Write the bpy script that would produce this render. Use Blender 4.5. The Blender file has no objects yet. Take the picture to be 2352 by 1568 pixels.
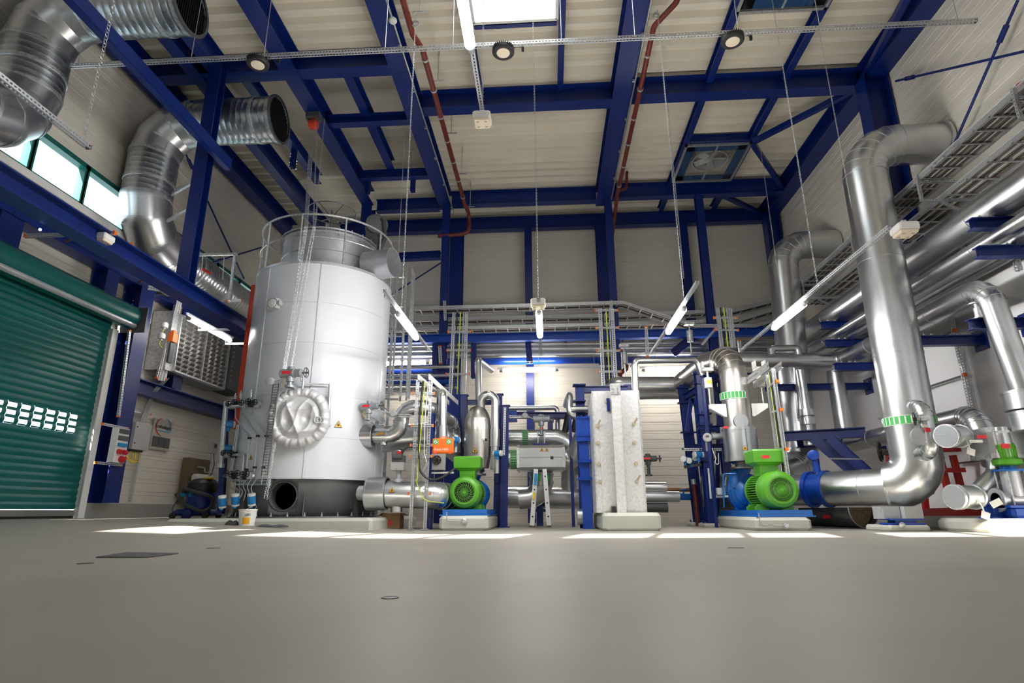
import bpy, bmesh, math, random
from mathutils import Vector, Matrix
random.seed(7)
SC = bpy.context.scene
COL = SC.collection
V = Vector
PI = math.pi

# ---------------------------------------------------------------- camera
CAM_H = 0.32
FPX = 1353.27
PITCH, YAW, ROLL = 0.279486, 0.0577995, -0.005840
def _basis():
    cy, sy, cp, sp = math.cos(YAW), math.sin(YAW), math.cos(PITCH), math.sin(PITCH)
    fwd = V((-sy*cp, cy*cp, sp)); right = V((cy, sy, 0)); up = right.cross(fwd)
    c, s = math.cos(ROLL), math.sin(ROLL)
    return c*right + s*up, -s*right + c*up, fwd
RIGHT, UP, FWD = _basis()
cam = bpy.data.cameras.new('camera'); camo = bpy.data.objects.new('camera', cam); COL.objects.link(camo)
cam.sensor_width = 36; cam.lens = 36*FPX/2352; cam.clip_start = 0.05; cam.clip_end = 200
m = Matrix.Identity(4)
for i in range(3):
    m[i][0] = RIGHT[i]; m[i][1] = UP[i]; m[i][2] = -FWD[i]
m[2][3] = CAM_H
camo.matrix_world = m
SC.camera = camo
SC.view_settings.view_transform = 'Standard'; SC.view_settings.look = 'None'
SC.view_settings.gamma = 1; SC.view_settings.use_curve_mapping = False
SC.view_settings.exposure = 0.22
SC.cycles.use_denoising = True
SC.cycles.max_bounces = 10; SC.cycles.diffuse_bounces = 5; SC.cycles.glossy_bounces = 5; SC.cycles.transparent_max_bounces = 24
SC.cycles.sample_clamp_indirect = 6; SC.cycles.caustics_reflective = False; SC.cycles.caustics_refractive = False

# ---------------------------------------------------------------- daylight
W = bpy.data.worlds.new('sky'); SC.world = W; W.use_nodes = True
bg = W.node_tree.nodes['Background']; bg.inputs[0].default_value = (0.80, 0.90, 1.0, 1); bg.inputs[1].default_value = 2.2
SUN_EL = math.radians(28)
sd = V((0.25, 1.0, 0)).normalized()*math.cos(SUN_EL); sd.z = -math.sin(SUN_EL)
sun = bpy.data.lights.new('sun', 'SUN'); sun.energy = 34; sun.angle = 0.009; sun.color = (1, .93, .82)
suno = bpy.data.objects.new('sun', sun); COL.objects.link(suno); suno.rotation_euler = sd.to_track_quat('-Z', 'Y').to_euler()
suno.location = (0, -10, 14)
def portal(c, rot, sx, sy):      # tells the renderer where daylight enters; gives no light of its own
    l = bpy.data.lights.new('daylight_opening', 'AREA'); l.shape = 'RECTANGLE'; l.size = sx; l.size_y = sy; l.cycles.is_portal = True
    o = bpy.data.objects.new('daylight_opening', l); COL.objects.link(o); o.location = c; o.rotation_euler = rot

# ---------------------------------------------------------------- pixel helpers (photograph pixel -> point of the place)
O0 = V((0, 0, CAM_H))
def ray(px, py): return RIGHT*((px-1176)/FPX) + UP*(-(py-784)/FPX) + FWD
def AY(px, py, y): d = ray(px, py); return O0 + d*(y/d.y)
def AX(px, py, x): d = ray(px, py); return O0 + d*(x/d.x)
def AZ(px, py, z): d = ray(px, py); return O0 + d*((z-CAM_H)/d.z)

# ---------------------------------------------------------------- materials
MATS = {}
def _new(n):
    mt = bpy.data.materials.new(n); mt.use_nodes = True; nt = mt.node_tree
    return mt, nt, nt.nodes['Principled BSDF']
def pbr(n, col, rough=.5, metal=0., noise=0., nscale=6., bump=0., bscale=40., spec=.5, coat=0.):
    mt, nt, b = _new(n); L = nt.links.new
    b.inputs['Base Color'].default_value = (*col, 1); b.inputs['Roughness'].default_value = rough; b.inputs['Metallic'].default_value = metal
    b.inputs['Specular IOR Level'].default_value = spec; b.inputs['Coat Weight'].default_value = coat
    tc = nt.nodes.new('ShaderNodeTexCoord')
    if noise:
        nz = nt.nodes.new('ShaderNodeTexNoise'); nz.inputs['Scale'].default_value = nscale; nz.inputs['Detail'].default_value = 5
        L(tc.outputs['Object'], nz.inputs['Vector'])
        mr = nt.nodes.new('ShaderNodeMapRange'); mr.inputs['From Min'].default_value = .3; mr.inputs['From Max'].default_value = .7
        mr.inputs['To Min'].default_value = 1-noise; mr.inputs['To Max'].default_value = 1+noise*.5
        L(nz.outputs['Fac'], mr.inputs['Value'])
        mx = nt.nodes.new('ShaderNodeMix'); mx.data_type = 'RGBA'; mx.blend_type = 'MULTIPLY'; mx.inputs['Factor'].default_value = 1
        mx.inputs['A'].default_value = (*col, 1); L(mr.outputs['Result'], mx.inputs['B']); L(mx.outputs['Result'], b.inputs['Base Color'])
        m2 = nt.nodes.new('ShaderNodeMath'); m2.operation = 'MULTIPLY_ADD'; m2.inputs[1].default_value = noise*.6; m2.inputs[2].default_value = rough-noise*.3
        L(nz.outputs['Fac'], m2.inputs[0]); L(m2.outputs[0], b.inputs['Roughness'])
    if bump:
        n2 = nt.nodes.new('ShaderNodeTexNoise'); n2.inputs['Scale'].default_value = bscale; n2.inputs['Detail'].default_value = 3
        L(tc.outputs['Object'], n2.inputs['Vector'])
        bp = nt.nodes.new('ShaderNodeBump'); bp.inputs['Strength'].default_value = bump; bp.inputs['Distance'].default_value = .02
        L(n2.outputs['Fac'], bp.inputs['Height']); L(bp.outputs['Normal'], b.inputs['Normal'])
    MATS[n] = mt; return mt
def emit(n, col, s):
    mt, nt, b = _new(n); b.inputs['Base Color'].default_value = (.9, .9, .9, 1)
    b.inputs['Emission Color'].default_value = (*col, 1); b.inputs['Emission Strength'].default_value = s; MATS[n] = mt
def math_node(nt, op, a, b=None):
    n = nt.nodes.new('ShaderNodeMath'); n.operation = op
    for i, x in enumerate((a, b)):
        if x is None: continue
        if isinstance(x, (int, float)): n.inputs[i].default_value = x
        else: nt.links.new(x, n.inputs[i])
    return n.outputs[0]
def perforated(n, col, pitch, duty, lo, hi, rough=.4, metal=.9):
    """punched galvanised strip: UV.x runs along in metres, UV.y 0..1 across"""
    mt, nt, b = _new(n); L = nt.links.new
    b.inputs['Base Color'].default_value = (*col, 1); b.inputs['Roughness'].default_value = rough; b.inputs['Metallic'].default_value = metal
    uv = nt.nodes.new('ShaderNodeUVMap'); sx = nt.nodes.new('ShaderNodeSeparateXYZ'); L(uv.outputs[0], sx.inputs[0])
    f = math_node(nt, 'FRACT', math_node(nt, 'DIVIDE', sx.outputs[0], pitch))
    a = math_node(nt, 'LESS_THAN', f, duty)
    c = math_node(nt, 'MULTIPLY', math_node(nt, 'GREATER_THAN', sx.outputs[1], lo), math_node(nt, 'LESS_THAN', sx.outputs[1], hi))
    fac = math_node(nt, 'MULTIPLY', a, c)
    tr = nt.nodes.new('ShaderNodeBsdfTransparent'); mix = nt.nodes.new('ShaderNodeMixShader')
    L(fac, mix.inputs[0]); L(b.outputs[0], mix.inputs[1]); L(tr.outputs[0], mix.inputs[2]); L(mix.outputs[0], nt.nodes['Material Output'].inputs[0])
    MATS[n] = mt
def ringed(n, col, rough, pitch, strength, metal=1., slope=0.):
    """rolled sheet tube: seams every pitch metres along UV.x, helical when slope > 0"""
    mt, nt, b = _new(n); L = nt.links.new
    b.inputs['Base Color'].default_value = (*col, 1); b.inputs['Roughness'].default_value = rough; b.inputs['Metallic'].default_value = metal
    uv = nt.nodes.new('ShaderNodeUVMap'); sx = nt.nodes.new('ShaderNodeSeparateXYZ'); L(uv.outputs[0], sx.inputs[0])
    u = math_node(nt, 'ADD', math_node(nt, 'DIVIDE', sx.outputs[0], pitch), math_node(nt, 'MULTIPLY', sx.outputs[1], slope))
    f = math_node(nt, 'FRACT', u); d = math_node(nt, 'ABSOLUTE', math_node(nt, 'SUBTRACT', f, .5))
    h = math_node(nt, 'SMOOTH_MIN', d, .12); h = math_node(nt, 'MULTIPLY', h, -1.)
    bp = nt.nodes.new('ShaderNodeBump'); bp.inputs['Strength'].default_value = strength; bp.inputs['Distance'].default_value = .1
    L(h, bp.inputs['Height']); L(bp.outputs[0], b.inputs['Normal'])
    tc = nt.nodes.new('ShaderNodeTexCoord'); nz = nt.nodes.new('ShaderNodeTexNoise'); nz.inputs['Scale'].default_value = 3; nz.inputs['Detail'].default_value = 6
    L(tc.outputs['Object'], nz.inputs['Vector'])
    L(math_node(nt, 'ADD', math_node(nt, 'MULTIPLY', nz.outputs['Fac'], .25), rough-.12), b.inputs['Roughness'])
    MATS[n] = mt

pbr('blue', (.0015, .017, .155), .38, 0, .15, 3)
pbr('pump_blue', (.004, .14, .52), .35, 0, .1, 8)
pbr('bright_lit_blue', (.006, .06, .40), .35)  # lighter blue; light falling on the rack beam is put into this colour
pbr('lime', (.10, .38, .025), .35, 0, .06, 8)
pbr('alu', (.67, .69, .71), .31, 1., .12, 2.0)
pbr('alu_warm', (.64, .61, .57), .32, 1., .10, 2.0)
pbr('galv', (.66, .68, .70), .42, .9, .3, 22)
pbr('galv_plate', (.78, .78, .79), .42, .65, .14, 26, .03, 60)
pbr('dark_steel', (.20, .21, .22), .45, .85, .2, 8)
pbr('skirt_grey', (.15, .155, .165), .48, .35, .15, 4)
pbr('tank_white', (.70, .73, .79), .26, 0, .03, 1.2)
pbr('stainless', (.60, .62, .66), .36, .65, .12, 5)
pbr('white', (.82, .82, .80), .4)
pbr('grey', (.42, .44, .46), .45)
pbr('actuator_grey', (.33, .36, .39), .4, .3)
pbr('dark_grey', (.08, .085, .09), .5)
pbr('black', (.012, .012, .013), .45)
pbr('orange', (.85, .16, .015), .45)
pbr('red', (.62, .02, .025), .4)
pbr('red_tag', (.80, .03, .05), .5)
pbr('red_pipe', (.16, .022, .014), .35, 0, .3, 4)
pbr('red_paint', (.33, .012, .008), .4)
pbr('orange_red', (.75, .07, .03), .45)
pbr('yellow', (.85, .62, .02), .5)
pbr('amber', (.85, .42, .01), .5)
pbr('yellow_green', (.60, .72, .06), .5)
pbr('teal', (.001, .105, .10), .38, 0, .08, 3)
pbr('teal_frame', (.003, .12, .10), .4)
pbr('green_band', (.05, .42, .09), .45)
pbr('first_aid_green', (.05, .45, .12), .45)
pbr('plinth', (.55, .56, .50), .45, 0, .06, 3)
pbr('plinth_cut', (.36, .36, .33), .6, 0, .2, 30)
pbr('cable_grey', (.45, .45, .45), .5)
pbr('cable_black', (.015, .015, .015), .5)
pbr('cable_brown', (.16, .10, .06), .6)
pbr('brown_board', (.17, .12, .07), .6, 0, .1, 5)
pbr('cardboard', (.34, .20, .10), .8)
pbr('bag_silver', (.62, .63, .66), .52, .25, .12, 5, .30, 9)
pbr('vac_blue', (.005, .025, .20), .4)
pbr('transmitter_blue', (.02, .22, .55), .4)
pbr('lens_cream', (.85, .74, .58), .4)
pbr('copper', (.30, .16, .09), .4, .8)
pbr('wool', (.40, .32, .20), .95, 0, .4, 30, .8, 25)
pbr('mesh_blue', (.01, .06, .18), .5, .3)
pbr('hose', (.05, .05, .05), .6)
pbr('label_blue', (.01, .25, .55), .5)
pbr('plaster', (.90, .90, .92), .75, 0, .04, 1.5, .04, 60)
pbr('panel', (.77, .73, .65), .42, 0, .03, 1.)
pbr('roof_sheet', (.82, .77, .66), .42, 0, .05, 1.2)
pbr('rag', (.10, .10, .12), .9, 0, .4, 20, .5, 30)
pbr('clear_print', (.50, .47, .42), .3)
emit('tube_light', (1.0, .98, .945), 110)
pbr('louvre_grey', (.16, .155, .15), .45, .6, .2, 8)
pbr('white_alu', (.72, .72, .72), .4, .5)
pbr('brass_pale', (.62, .54, .40), .4, .6)
emit('tube_light_soft', (1.0, .96, .90), 22)
emit('tube_light_warm', (1.0, .93, .84), 75)
emit('led_dot', (.2, .45, 1.0), 12)
perforated('strut', (.70, .72, .75), .05, .55, .33, .67)
perforated('tray_side', (.62, .64, .67), .045, .35, .38, .62)
ringed('spiral', (.50, .53, .56), .30, .115, .30, 1., 1.)
ringed('clad', (.78, .79, .80), .28, 1.05, .10)
def _glass():
    mt, nt, b = _new('glass'); L = nt.links.new
    tr = nt.nodes.new('ShaderNodeBsdfTransparent'); gl = nt.nodes.new('ShaderNodeBsdfGlossy'); gl.inputs['Roughness'].default_value = .02
    lw = nt.nodes.new('ShaderNodeLayerWeight'); lw.inputs[0].default_value = .5
    fr = math_node(nt, 'ADD', math_node(nt, 'MULTIPLY', math_node(nt, 'POWER', lw.outputs['Facing'], 4.), .6), .03); mx = nt.nodes.new('ShaderNodeMixShader')
    L(fr, mx.inputs[0]); L(tr.outputs[0], mx.inputs[1]); L(gl.outputs[0], mx.inputs[2]); L(mx.outputs[0], nt.nodes['Material Output'].inputs[0])
    MATS['glass'] = mt
_glass()
def _opal():
    mt, nt, b = _new('opal'); L = nt.links.new
    tl = nt.nodes.new('ShaderNodeBsdfTranslucent'); tl.inputs[0].default_value = (.86, .9, .93, 1)
    L(tl.outputs[0], nt.nodes['Material Output'].inputs[0]); MATS['opal'] = mt
_opal()
def _floor():
    mt, nt, b = _new('floor_resin'); L = nt.links.new
    tc = nt.nodes.new('ShaderNodeTexCoord')
    n1 = nt.nodes.new('ShaderNodeTexNoise'); n1.inputs['Scale'].default_value = .5; n1.inputs['Detail'].default_value = 6; L(tc.outputs['Object'], n1.inputs['Vector'])
    cr = nt.nodes.new('ShaderNodeValToRGB'); e = cr.color_ramp.elements
    e[0].position = .3; e[0].color = (.31, .288, .25, 1); e[1].position = .7; e[1].color = (.36, .338, .295, 1); L(n1.outputs['Fac'], cr.inputs[0])
    n2 = nt.nodes.new('ShaderNodeTexVoronoi'); n2.inputs['Scale'].default_value = 7; L(tc.outputs['Object'], n2.inputs['Vector'])
    sp = math_node(nt, 'LESS_THAN', n2.outputs['Distance'], .014)
    mx = nt.nodes.new('ShaderNodeMix'); mx.data_type = 'RGBA'; mx.inputs['B'].default_value = (.17, .155, .14, 1)
    L(math_node(nt, 'MULTIPLY', sp, .55), mx.inputs['Factor']); L(cr.outputs[0], mx.inputs['A']); L(mx.outputs['Result'], b.inputs['Base Color'])
    n3 = nt.nodes.new('ShaderNodeTexNoise'); n3.inputs['Scale'].default_value = 1.3; n3.inputs['Detail'].default_value = 4; L(tc.outputs['Object'], n3.inputs['Vector'])
    L(math_node(nt, 'ADD', math_node(nt, 'MULTIPLY', n3.outputs['Fac'], .16), .40), b.inputs['Roughness']); b.inputs['Specular IOR Level'].default_value = .28
    bp = nt.nodes.new('ShaderNodeBump'); bp.inputs['Strength'].default_value = .06; bp.inputs['Distance'].default_value = .05; L(n3.outputs['Fac'], bp.inputs['Height']); L(bp.outputs[0], b.inputs['Normal'])
    MATS['floor_resin'] = mt
_floor()

# ---------------------------------------------------------------- mesh builder
def frame(d, up=None):
    d = V(d).normalized()
    u = V(up) if up is not None else (V((0, 0, 1)) if abs(d.z) < .95 else V((0, 1, 0)))
    s = d.cross(u).normalized(); return d, s, s.cross(d).normalized()
class MB:
    def __init__(self): self.v = []; self.f = []; self.m = []; self.uv = []; self.cur = 0; self.flat = True; self.sm = []
    def face(self, idx, uv=None, smooth=False):
        self.f.append(tuple(idx)); self.m.append(self.cur); self.uv.append(uv); self.sm.append(smooth)
    def quad(self, a, b, c, d, uv=None):
        n = len(self.v); self.v += [V(a), V(b), V(c), V(d)]; self.face((n, n+1, n+2, n+3), uv); return self
    def mat(self, i): self.cur = i; return self
    def obox(self, c, ax, ay, az):
        c, ax, ay, az = V(c), V(ax), V(ay), V(az); n = len(self.v)
        for sz in (-1, 1):
            for sx, sy in ((-1, -1), (1, -1), (1, 1), (-1, 1)): self.v.append(c+sx*ax+sy*ay+sz*az)
        fs = [(3, 2, 1, 0), (4, 5, 6, 7), (0, 1, 5, 4), (1, 2, 6, 5), (2, 3, 7, 6), (3, 0, 4, 7)]
        flip = ax.cross(ay).dot(az) < 0
        for q in fs: self.face([n+i for i in (q[::-1] if flip else q)], [(0, 0), (1, 0), (1, 1), (0, 1)])
        return self
    def box(self, x0, x1, y0, y1, z0, z1):
        return self.obox(((x0+x1)/2, (y0+y1)/2, (z0+z1)/2), ((x1-x0)/2, 0, 0), (0, (y1-y0)/2, 0), (0, 0, (z1-z0)/2))
    def cbox(self, c, sx, sy, sz): return self.obox(c, (sx/2, 0, 0), (0, sy/2, 0), (0, 0, sz/2))
    def bbox(self, c, sx, sy, sz, b):     # box with chamfered vertical and top edges
        c = V(c); hx, hy, hz = sx/2, sy/2, sz/2
        def ring(ix, z): return [(c.x-hx+ix+b, c.y-hy+ix, z), (c.x+hx-ix-b, c.y-hy+ix, z), (c.x+hx-ix, c.y-hy+ix+b, z), (c.x+hx-ix, c.y+hy-ix-b, z), (c.x+hx-ix-b, c.y+hy-ix, z), (c.x-hx+ix+b, c.y+hy-ix, z), (c.x-hx+ix, c.y+hy-ix-b, z), (c.x-hx+ix, c.y-hy+ix+b, z)]
        return self.loft([ring(b*.7, c.z-hz), ring(0, c.z-hz+b), ring(0, c.z+hz-b), ring(b*.7, c.z+hz)])
    def loft(self, rings, cap=(True, True), closed=True, smooth=False):
        n0 = len(self.v); k = len(rings[0])
        for r in rings: self.v += [V(p) for p in r]
        for i in range(len(rings)-1):
            for j in range(k if closed else k-1):
                a = n0+i*k+j; b = n0+i*k+(j+1) % k
                self.face((a, b, b+k, a+k), [(i, j/k), (i, (j+1)/k), (i+1, (j+1)/k), (i+1, j/k)], smooth)
        if cap[0]: self.face([n0+j for j in range(k)][::-1])
        if cap[1]: self.face([n0+(len(rings)-1)*k+j for j in range(k)])
        return self
    def bar(self, p0, p1, w, h, up=None):
        p0, p1 = V(p0), V(p1); d, s, u = frame(p1-p0, up)
        return self.obox((p0+p1)/2, (p1-p0)/2, s*w/2, u*h/2)
    def poly(self, p0, p1, prof, up=None, uvs=False):
        """profile (list of (s,u)) swept straight from p0 to p1"""
        p0, p1 = V(p0), V(p1); d, s, u = frame(p1-p0, up)
        return self.loft([[p+s*a+u*b for a, b in prof] for p in (p0, p1)])
    def ibeam(self, p0, p1, h, b, tf=.02, tw=.012, up=None):
        t = tw/2; a = h/2; c = b/2
        return self.poly(p0, p1, [(-c, -a), (c, -a), (c, -a+tf), (t, -a+tf), (t, a-tf), (c, a-tf), (c, a), (-c, a), (-c, a-tf), (-t, a-tf), (-t, -a+tf), (-c, -a+tf)], up)
    def chan(self, p0, p1, h, b, t=.008, up=None):
        a = h/2
        return self.poly(p0, p1, [(0, -a), (b, -a), (b, -a+t), (t, -a+t), (t, a-t), (b, a-t), (b, a), (0, a)], up)
    def strip(self, p0, p1, s, thick=None):
        """flat strip of half-width vector s from p0 to p1, UV in metres"""
        p0, p1, s = V(p0), V(p1), V(s); L = (p1-p0).length
        return self.quad(p0-s, p1-s, p1+s, p0+s, [(0, 0), (L, 0), (L, 1), (0, 1)])
    def strut(self, p0, p1, w=.041, h=.041, up=None):
        """punched channel: slotted back and two plain legs"""
        p0, p1 = V(p0), V(p1); d, s, u = frame(p1-p0, up); b = u*h/2
        self.strip(p0+b, p1+b, s*w/2); self.strip(p0+s*w/2, p1+s*w/2, -b); self.strip(p0-s*w/2, p1-s*w/2, b)
        self.strip(p0-b-s*w*.36, p1-b-s*w*.36, s*w*.14); self.strip(p0-b+s*w*.36, p1-b+s*w*.36, s*w*.14); return self
    def tube(self, pts, r, n=20, cap=True, seams=None, uv0=0.):
        pts = [V(p) for p in pts]; rr = r if isinstance(r, (list, tuple)) else [r]*len(pts)
        tg = []
        for i in range(len(pts)):
            a = pts[max(i-1, 0)]; b = pts[min(i+1, len(pts)-1)]
            if 0 < i < len(pts)-1: t = (pts[i]-a).normalized()+(b-pts[i]).normalized()
            else: t = b-a
            tg.append(t.normalized() if t.length > 1e-9 else V((0, 0, 1)))
        d, s, u = frame(tg[0]); n0 = len(self.v); L = 0; Ls = []
        for i, p in enumerate(pts):
            t = tg[i]
            if i:
                s = (s - t*s.dot(t)).normalized(); L += (p-pts[i-1]).length
            u = t.cross(s)
            k = 1.
            if 0 < i < len(pts)-1:
                ca = (p-pts[i-1]).normalized().dot(t); k = 1/max(ca, .5)
                bend = ((pts[i+1]-p).normalized()-(p-pts[i-1]).normalized())
            Ls.append(L+uv0)
            for j in range(n):
                a = 2*PI*j/n; o = s*math.cos(a)+u*math.sin(a)
                if k > 1.0001 and bend.length > 1e-6:
                    bn = bend.normalized(); o = o + bn*(o.dot(bn)*(k-1))
                self.v.append(p+o*rr[i])
        for i in range(len(pts)-1):
            for j in range(n):
                a = n0+i*n+j; b = n0+i*n+(j+1) % n
                self.face((a, b, b+n, a+n), [(Ls[i], j/n), (Ls[i], (j+1)/n), (Ls[i+1], (j+1)/n), (Ls[i+1], j/n)], True)
        if cap:
            self.face([n0+j for j in range(n)][::-1]); self.face([n0+(len(pts)-1)*n+j for j in range(n)])
        return self
    def cyl(self, p0, p1, r, r2=None, n=20, cap=True): return self.tube([p0, p1], [r, r if r2 is None else r2], n, cap)
    def ring(self, c, d, r, w, t=.008, n=32):
        """raised band of width w, standing t proud of radius r, round axis d"""
        c, d = V(c), V(d).normalized()
        return self.tube([c-d*w/2, c-d*w/2, c+d*w/2, c+d*w/2], [r-.004, r+t, r+t, r-.004], n, False) if False else self.lathe(c, d, [(-w/2, r-.004), (-w/2, r+t), (w/2, r+t), (w/2, r-.004)], n, False)
    def lathe(self, c, d, prof, n=32, cap=True):
        c = V(c); d, s, u = frame(d); n0 = len(self.v); k = len(prof)
        for h, r in prof:
            for j in range(n):
                a = 2*PI*j/n; self.v.append(c+d*h+(s*math.cos(a)+u*math.sin(a))*max(r, 1e-4))
        for i in range(k-1):
            for j in range(n):
                a = n0+i*n+j; b = n0+i*n+(j+1) % n; self.face((a, b, b+n, a+n), [(prof[i][0], j/n), (prof[i][0], (j+1)/n), (prof[i+1][0], (j+1)/n), (prof[i+1][0], j/n)], True)
        if cap:
            self.face([n0+j for j in range(n)][::-1]); self.face([n0+(k-1)*n+j for j in range(n)])
        return self
    def torus(self, c, d, R, r, n=32, k=8, a0=0., a1=2*PI, ref=None):
        c = V(c); d, s, u = frame(d, ref); full = abs(a1-a0-2*PI) < 1e-6; N = n if full else n+1
        pts = [c+(s*math.cos(a0+(a1-a0)*i/n)+u*math.sin(a0+(a1-a0)*i/n))*R for i in range(N)]
        if full: pts = pts+[pts[0]]
        return self.tube(pts, r, k, not full)
    def sphere(self, c, r, sx=1, sy=1, sz=1, n=16):
        c = V(c); rings = []
        for i in range(1, n//2):
            th = PI*i/(n//2); rings.append([(c.x+r*sx*math.sin(th)*math.cos(2*PI*j/n), c.y+r*sy*math.sin(th)*math.sin(2*PI*j/n), c.z-r*sz*math.cos(th)) for j in range(n)])
        return self.loft(rings, smooth=True)
    def prism(self, pts, off):
        """planar polygon pts pushed along off"""
        return self.loft([[V(p) for p in pts], [V(p)+V(off) for p in pts]])
    def bolts(self, c, d, R, r, h, k, a0=0.):
        d, s, u = frame(d)
        for i in range(k):
            a = a0+2*PI*i/k; p = V(c)+(s*math.cos(a)+u*math.sin(a))*R; self.cyl(p, p+d*h, r, n=6)
        return self
def bend(pts, R, seg=5):
    """polyline with corners replaced by arcs of radius R"""
    pts = [V(p) for p in pts]; out = [pts[0]]; RR = R if isinstance(R, (list, tuple)) else [R]*(len(pts)-2)
    for i in range(1, len(pts)-1):
        a, b, c = pts[i-1], pts[i], pts[i+1]; d1 = (a-b).normalized(); d2 = (c-b).normalized()
        ang = d1.angle(d2); half = ang/2
        if PI-ang < .02: continue
        t = RR[i-1]/math.tan(half); t = min(t, (a-b).length*.95, (c-b).length*.95); r = t*math.tan(half)
        ctr = b+(d1+d2).normalized()*(r/math.sin(half))
        s0 = b+d1*t-ctr; s1 = b+d2*t-ctr; tot = s0.angle(s1); ax = s0.cross(s1).normalized()
        for k in range(seg+1): out.append(ctr+Matrix.Rotation(tot*k/seg, 3, ax)@s0)
    out.append(pts[-1]); return out

BASE = {}
def mk(name, mb, mats, parent=None, base=None):
    me = bpy.data.meshes.new(name); base = V(base) if base is not None else V((0, 0, 0))
    me.from_pydata([v-base for v in mb.v], [], mb.f)
    for x in (mats if isinstance(mats, (list, tuple)) else [mats]): me.materials.append(MATS[x])
    me.polygons.foreach_set('material_index', mb.m); me.polygons.foreach_set('use_smooth', mb.sm)
    if any(u for u in mb.uv):
        ul = me.uv_layers.new(name='UVMap').data; i = 0; flat = []
        for f, u in zip(mb.f, mb.uv):
            flat += [c for k in range(len(f)) for c in (u[k] if u and k < len(u) else (0, 0))]
        ul.foreach_set('uv', flat)
    me.update()
    if any(mb.sm) and mats != 'bag_silver': me.set_sharp_from_angle(angle=math.radians(27))
    o = bpy.data.objects.new(name, me); COL.objects.link(o)
    if parent is not None: o.parent = parent
    return o
def tag(o, label, cat, group=None, kind=None):
    o['label'] = label; o['category'] = cat
    if group: o['group'] = group
    if kind: o['kind'] = kind
    return o
def T(name, label, cat, base, group=None):
    o = bpy.data.objects.new(name, None); COL.objects.link(o); o.empty_display_size = .1
    o.location = base; BASE[o.name] = V(base); return tag(o, label, cat, group, 'thing')
def part(par, name, mb, mats, label=None):
    b = BASE[par.name]; o = mk(name, mb, mats, par, b); BASE[o.name] = b
    if label: o['label'] = label
    return o
def one(name, label, cat, mb, mats, group=None, kind='thing'):
    xs = [v for v in mb.v]; b = V((sum(v.x for v in xs)/len(xs), sum(v.y for v in xs)/len(xs), min(v.z for v in xs)))
    o = mk(name, mb, mats, None, b); o.location = b; BASE[o.name] = b; return tag(o, label, cat, group, kind)
def struct(name, mb, mats):
    o = mk(name, mb, mats); o['kind'] = 'structure'; return o
def dup(o, off, label=None, rotz=0., parent=None):
    """copy of a thing with copies of its parts and sub-parts, moved by off"""
    r = o.copy(); COL.objects.link(r)
    if parent is None:
        r.location = o.location+V(off); r.rotation_euler.z += rotz; BASE[r.name] = BASE.get(o.name, V())+V(off)
        if label: r['label'] = label
    else: r.parent = parent
    for ch in o.children: dup(ch, None, parent=r)
    return r
def rep(par, name, mb, mats, offs):
    """the same part repeated at offsets (shared mesh)"""
    f = part(par, name, mb, mats); out = [f]
    for of in offs:
        c = f.copy(); c.location = V(of); COL.objects.link(c); out.append(c); BASE[c.name] = BASE[par.name]
    return out
def text(par, name, s, c, right, up, size, mat, align='CENTER', depth=.002, label=None, width=None):
    cu = bpy.data.curves.new(name, 'FONT'); cu.body = s; cu.size = size; cu.align_x = align; cu.align_y = 'CENTER'; cu.extrude = depth
    to = bpy.data.objects.new('tmp', cu); COL.objects.link(to)
    dg = bpy.context.evaluated_depsgraph_get(); me = bpy.data.meshes.new_from_object(to.evaluated_get(dg))
    bpy.data.objects.remove(to); bpy.data.curves.remove(cu)
    r, u = V(right).normalized(), V(up).normalized(); nrm = r.cross(u); b = BASE[par.name] if par else V()
    xs = [v.co.x for v in me.vertices]; k = width/(max(xs)-min(xs)) if width and xs else 1.
    for v in me.vertices: v.co = V(c)+r*v.co.x*k+u*v.co.y+nrm*v.co.z-b
    me.materials.clear(); me.materials.append(MATS[mat])
    for p in me.polygons: p.material_index = 0
    me.name = name; o = bpy.data.objects.new(name, me); COL.objects.link(o); o.parent = par; BASE[o.name] = b
    if label: o['label'] = label
    return o
# ================================================================ the hall
XL, XR, YB, YF, ZC = -8.5, 7.2, 17.15, -3.2, 9.42
def _lerp(tab, x):
    for (a, fa), (b, fb) in zip(tab, tab[1:]):
        if x <= b: return fa+(fb-fa)*max(0, min(1, (x-a)/(b-a)))
    return tab[-1][1]
def floor_z(x, y):      # the floor falls from the roller door towards the middle of the hall
    t = max(0, min(1, (y-5.2)/3.3)); t = t*t*(3-2*t)
    return t*_lerp([(-9, .245), (-7.2, .215), (-5.2, .135), (-4.1, .07), (-2.4, .012), (-1.6, 0), (9, 0)], x)
mb = MB(); xs = [XL-.6+i*.35 for i in range(int((XR-XL+1.2)/.35)+1)]+[XR+.6]; ys = [YF-.3+i*.35 for i in range(int((YB-YF+.6)/.35)+2)]
for y in ys:
    for x in xs: mb.v.append(V((x, y, floor_z(x, y))))
for j in range(len(ys)-1):
    for i in range(len(xs)-1):
        a = j*len(xs)+i; mb.face((a, a+1, a+1+len(xs), a+len(xs)), None, True)
struct('floor', mb, 'floor_resin')

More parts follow.
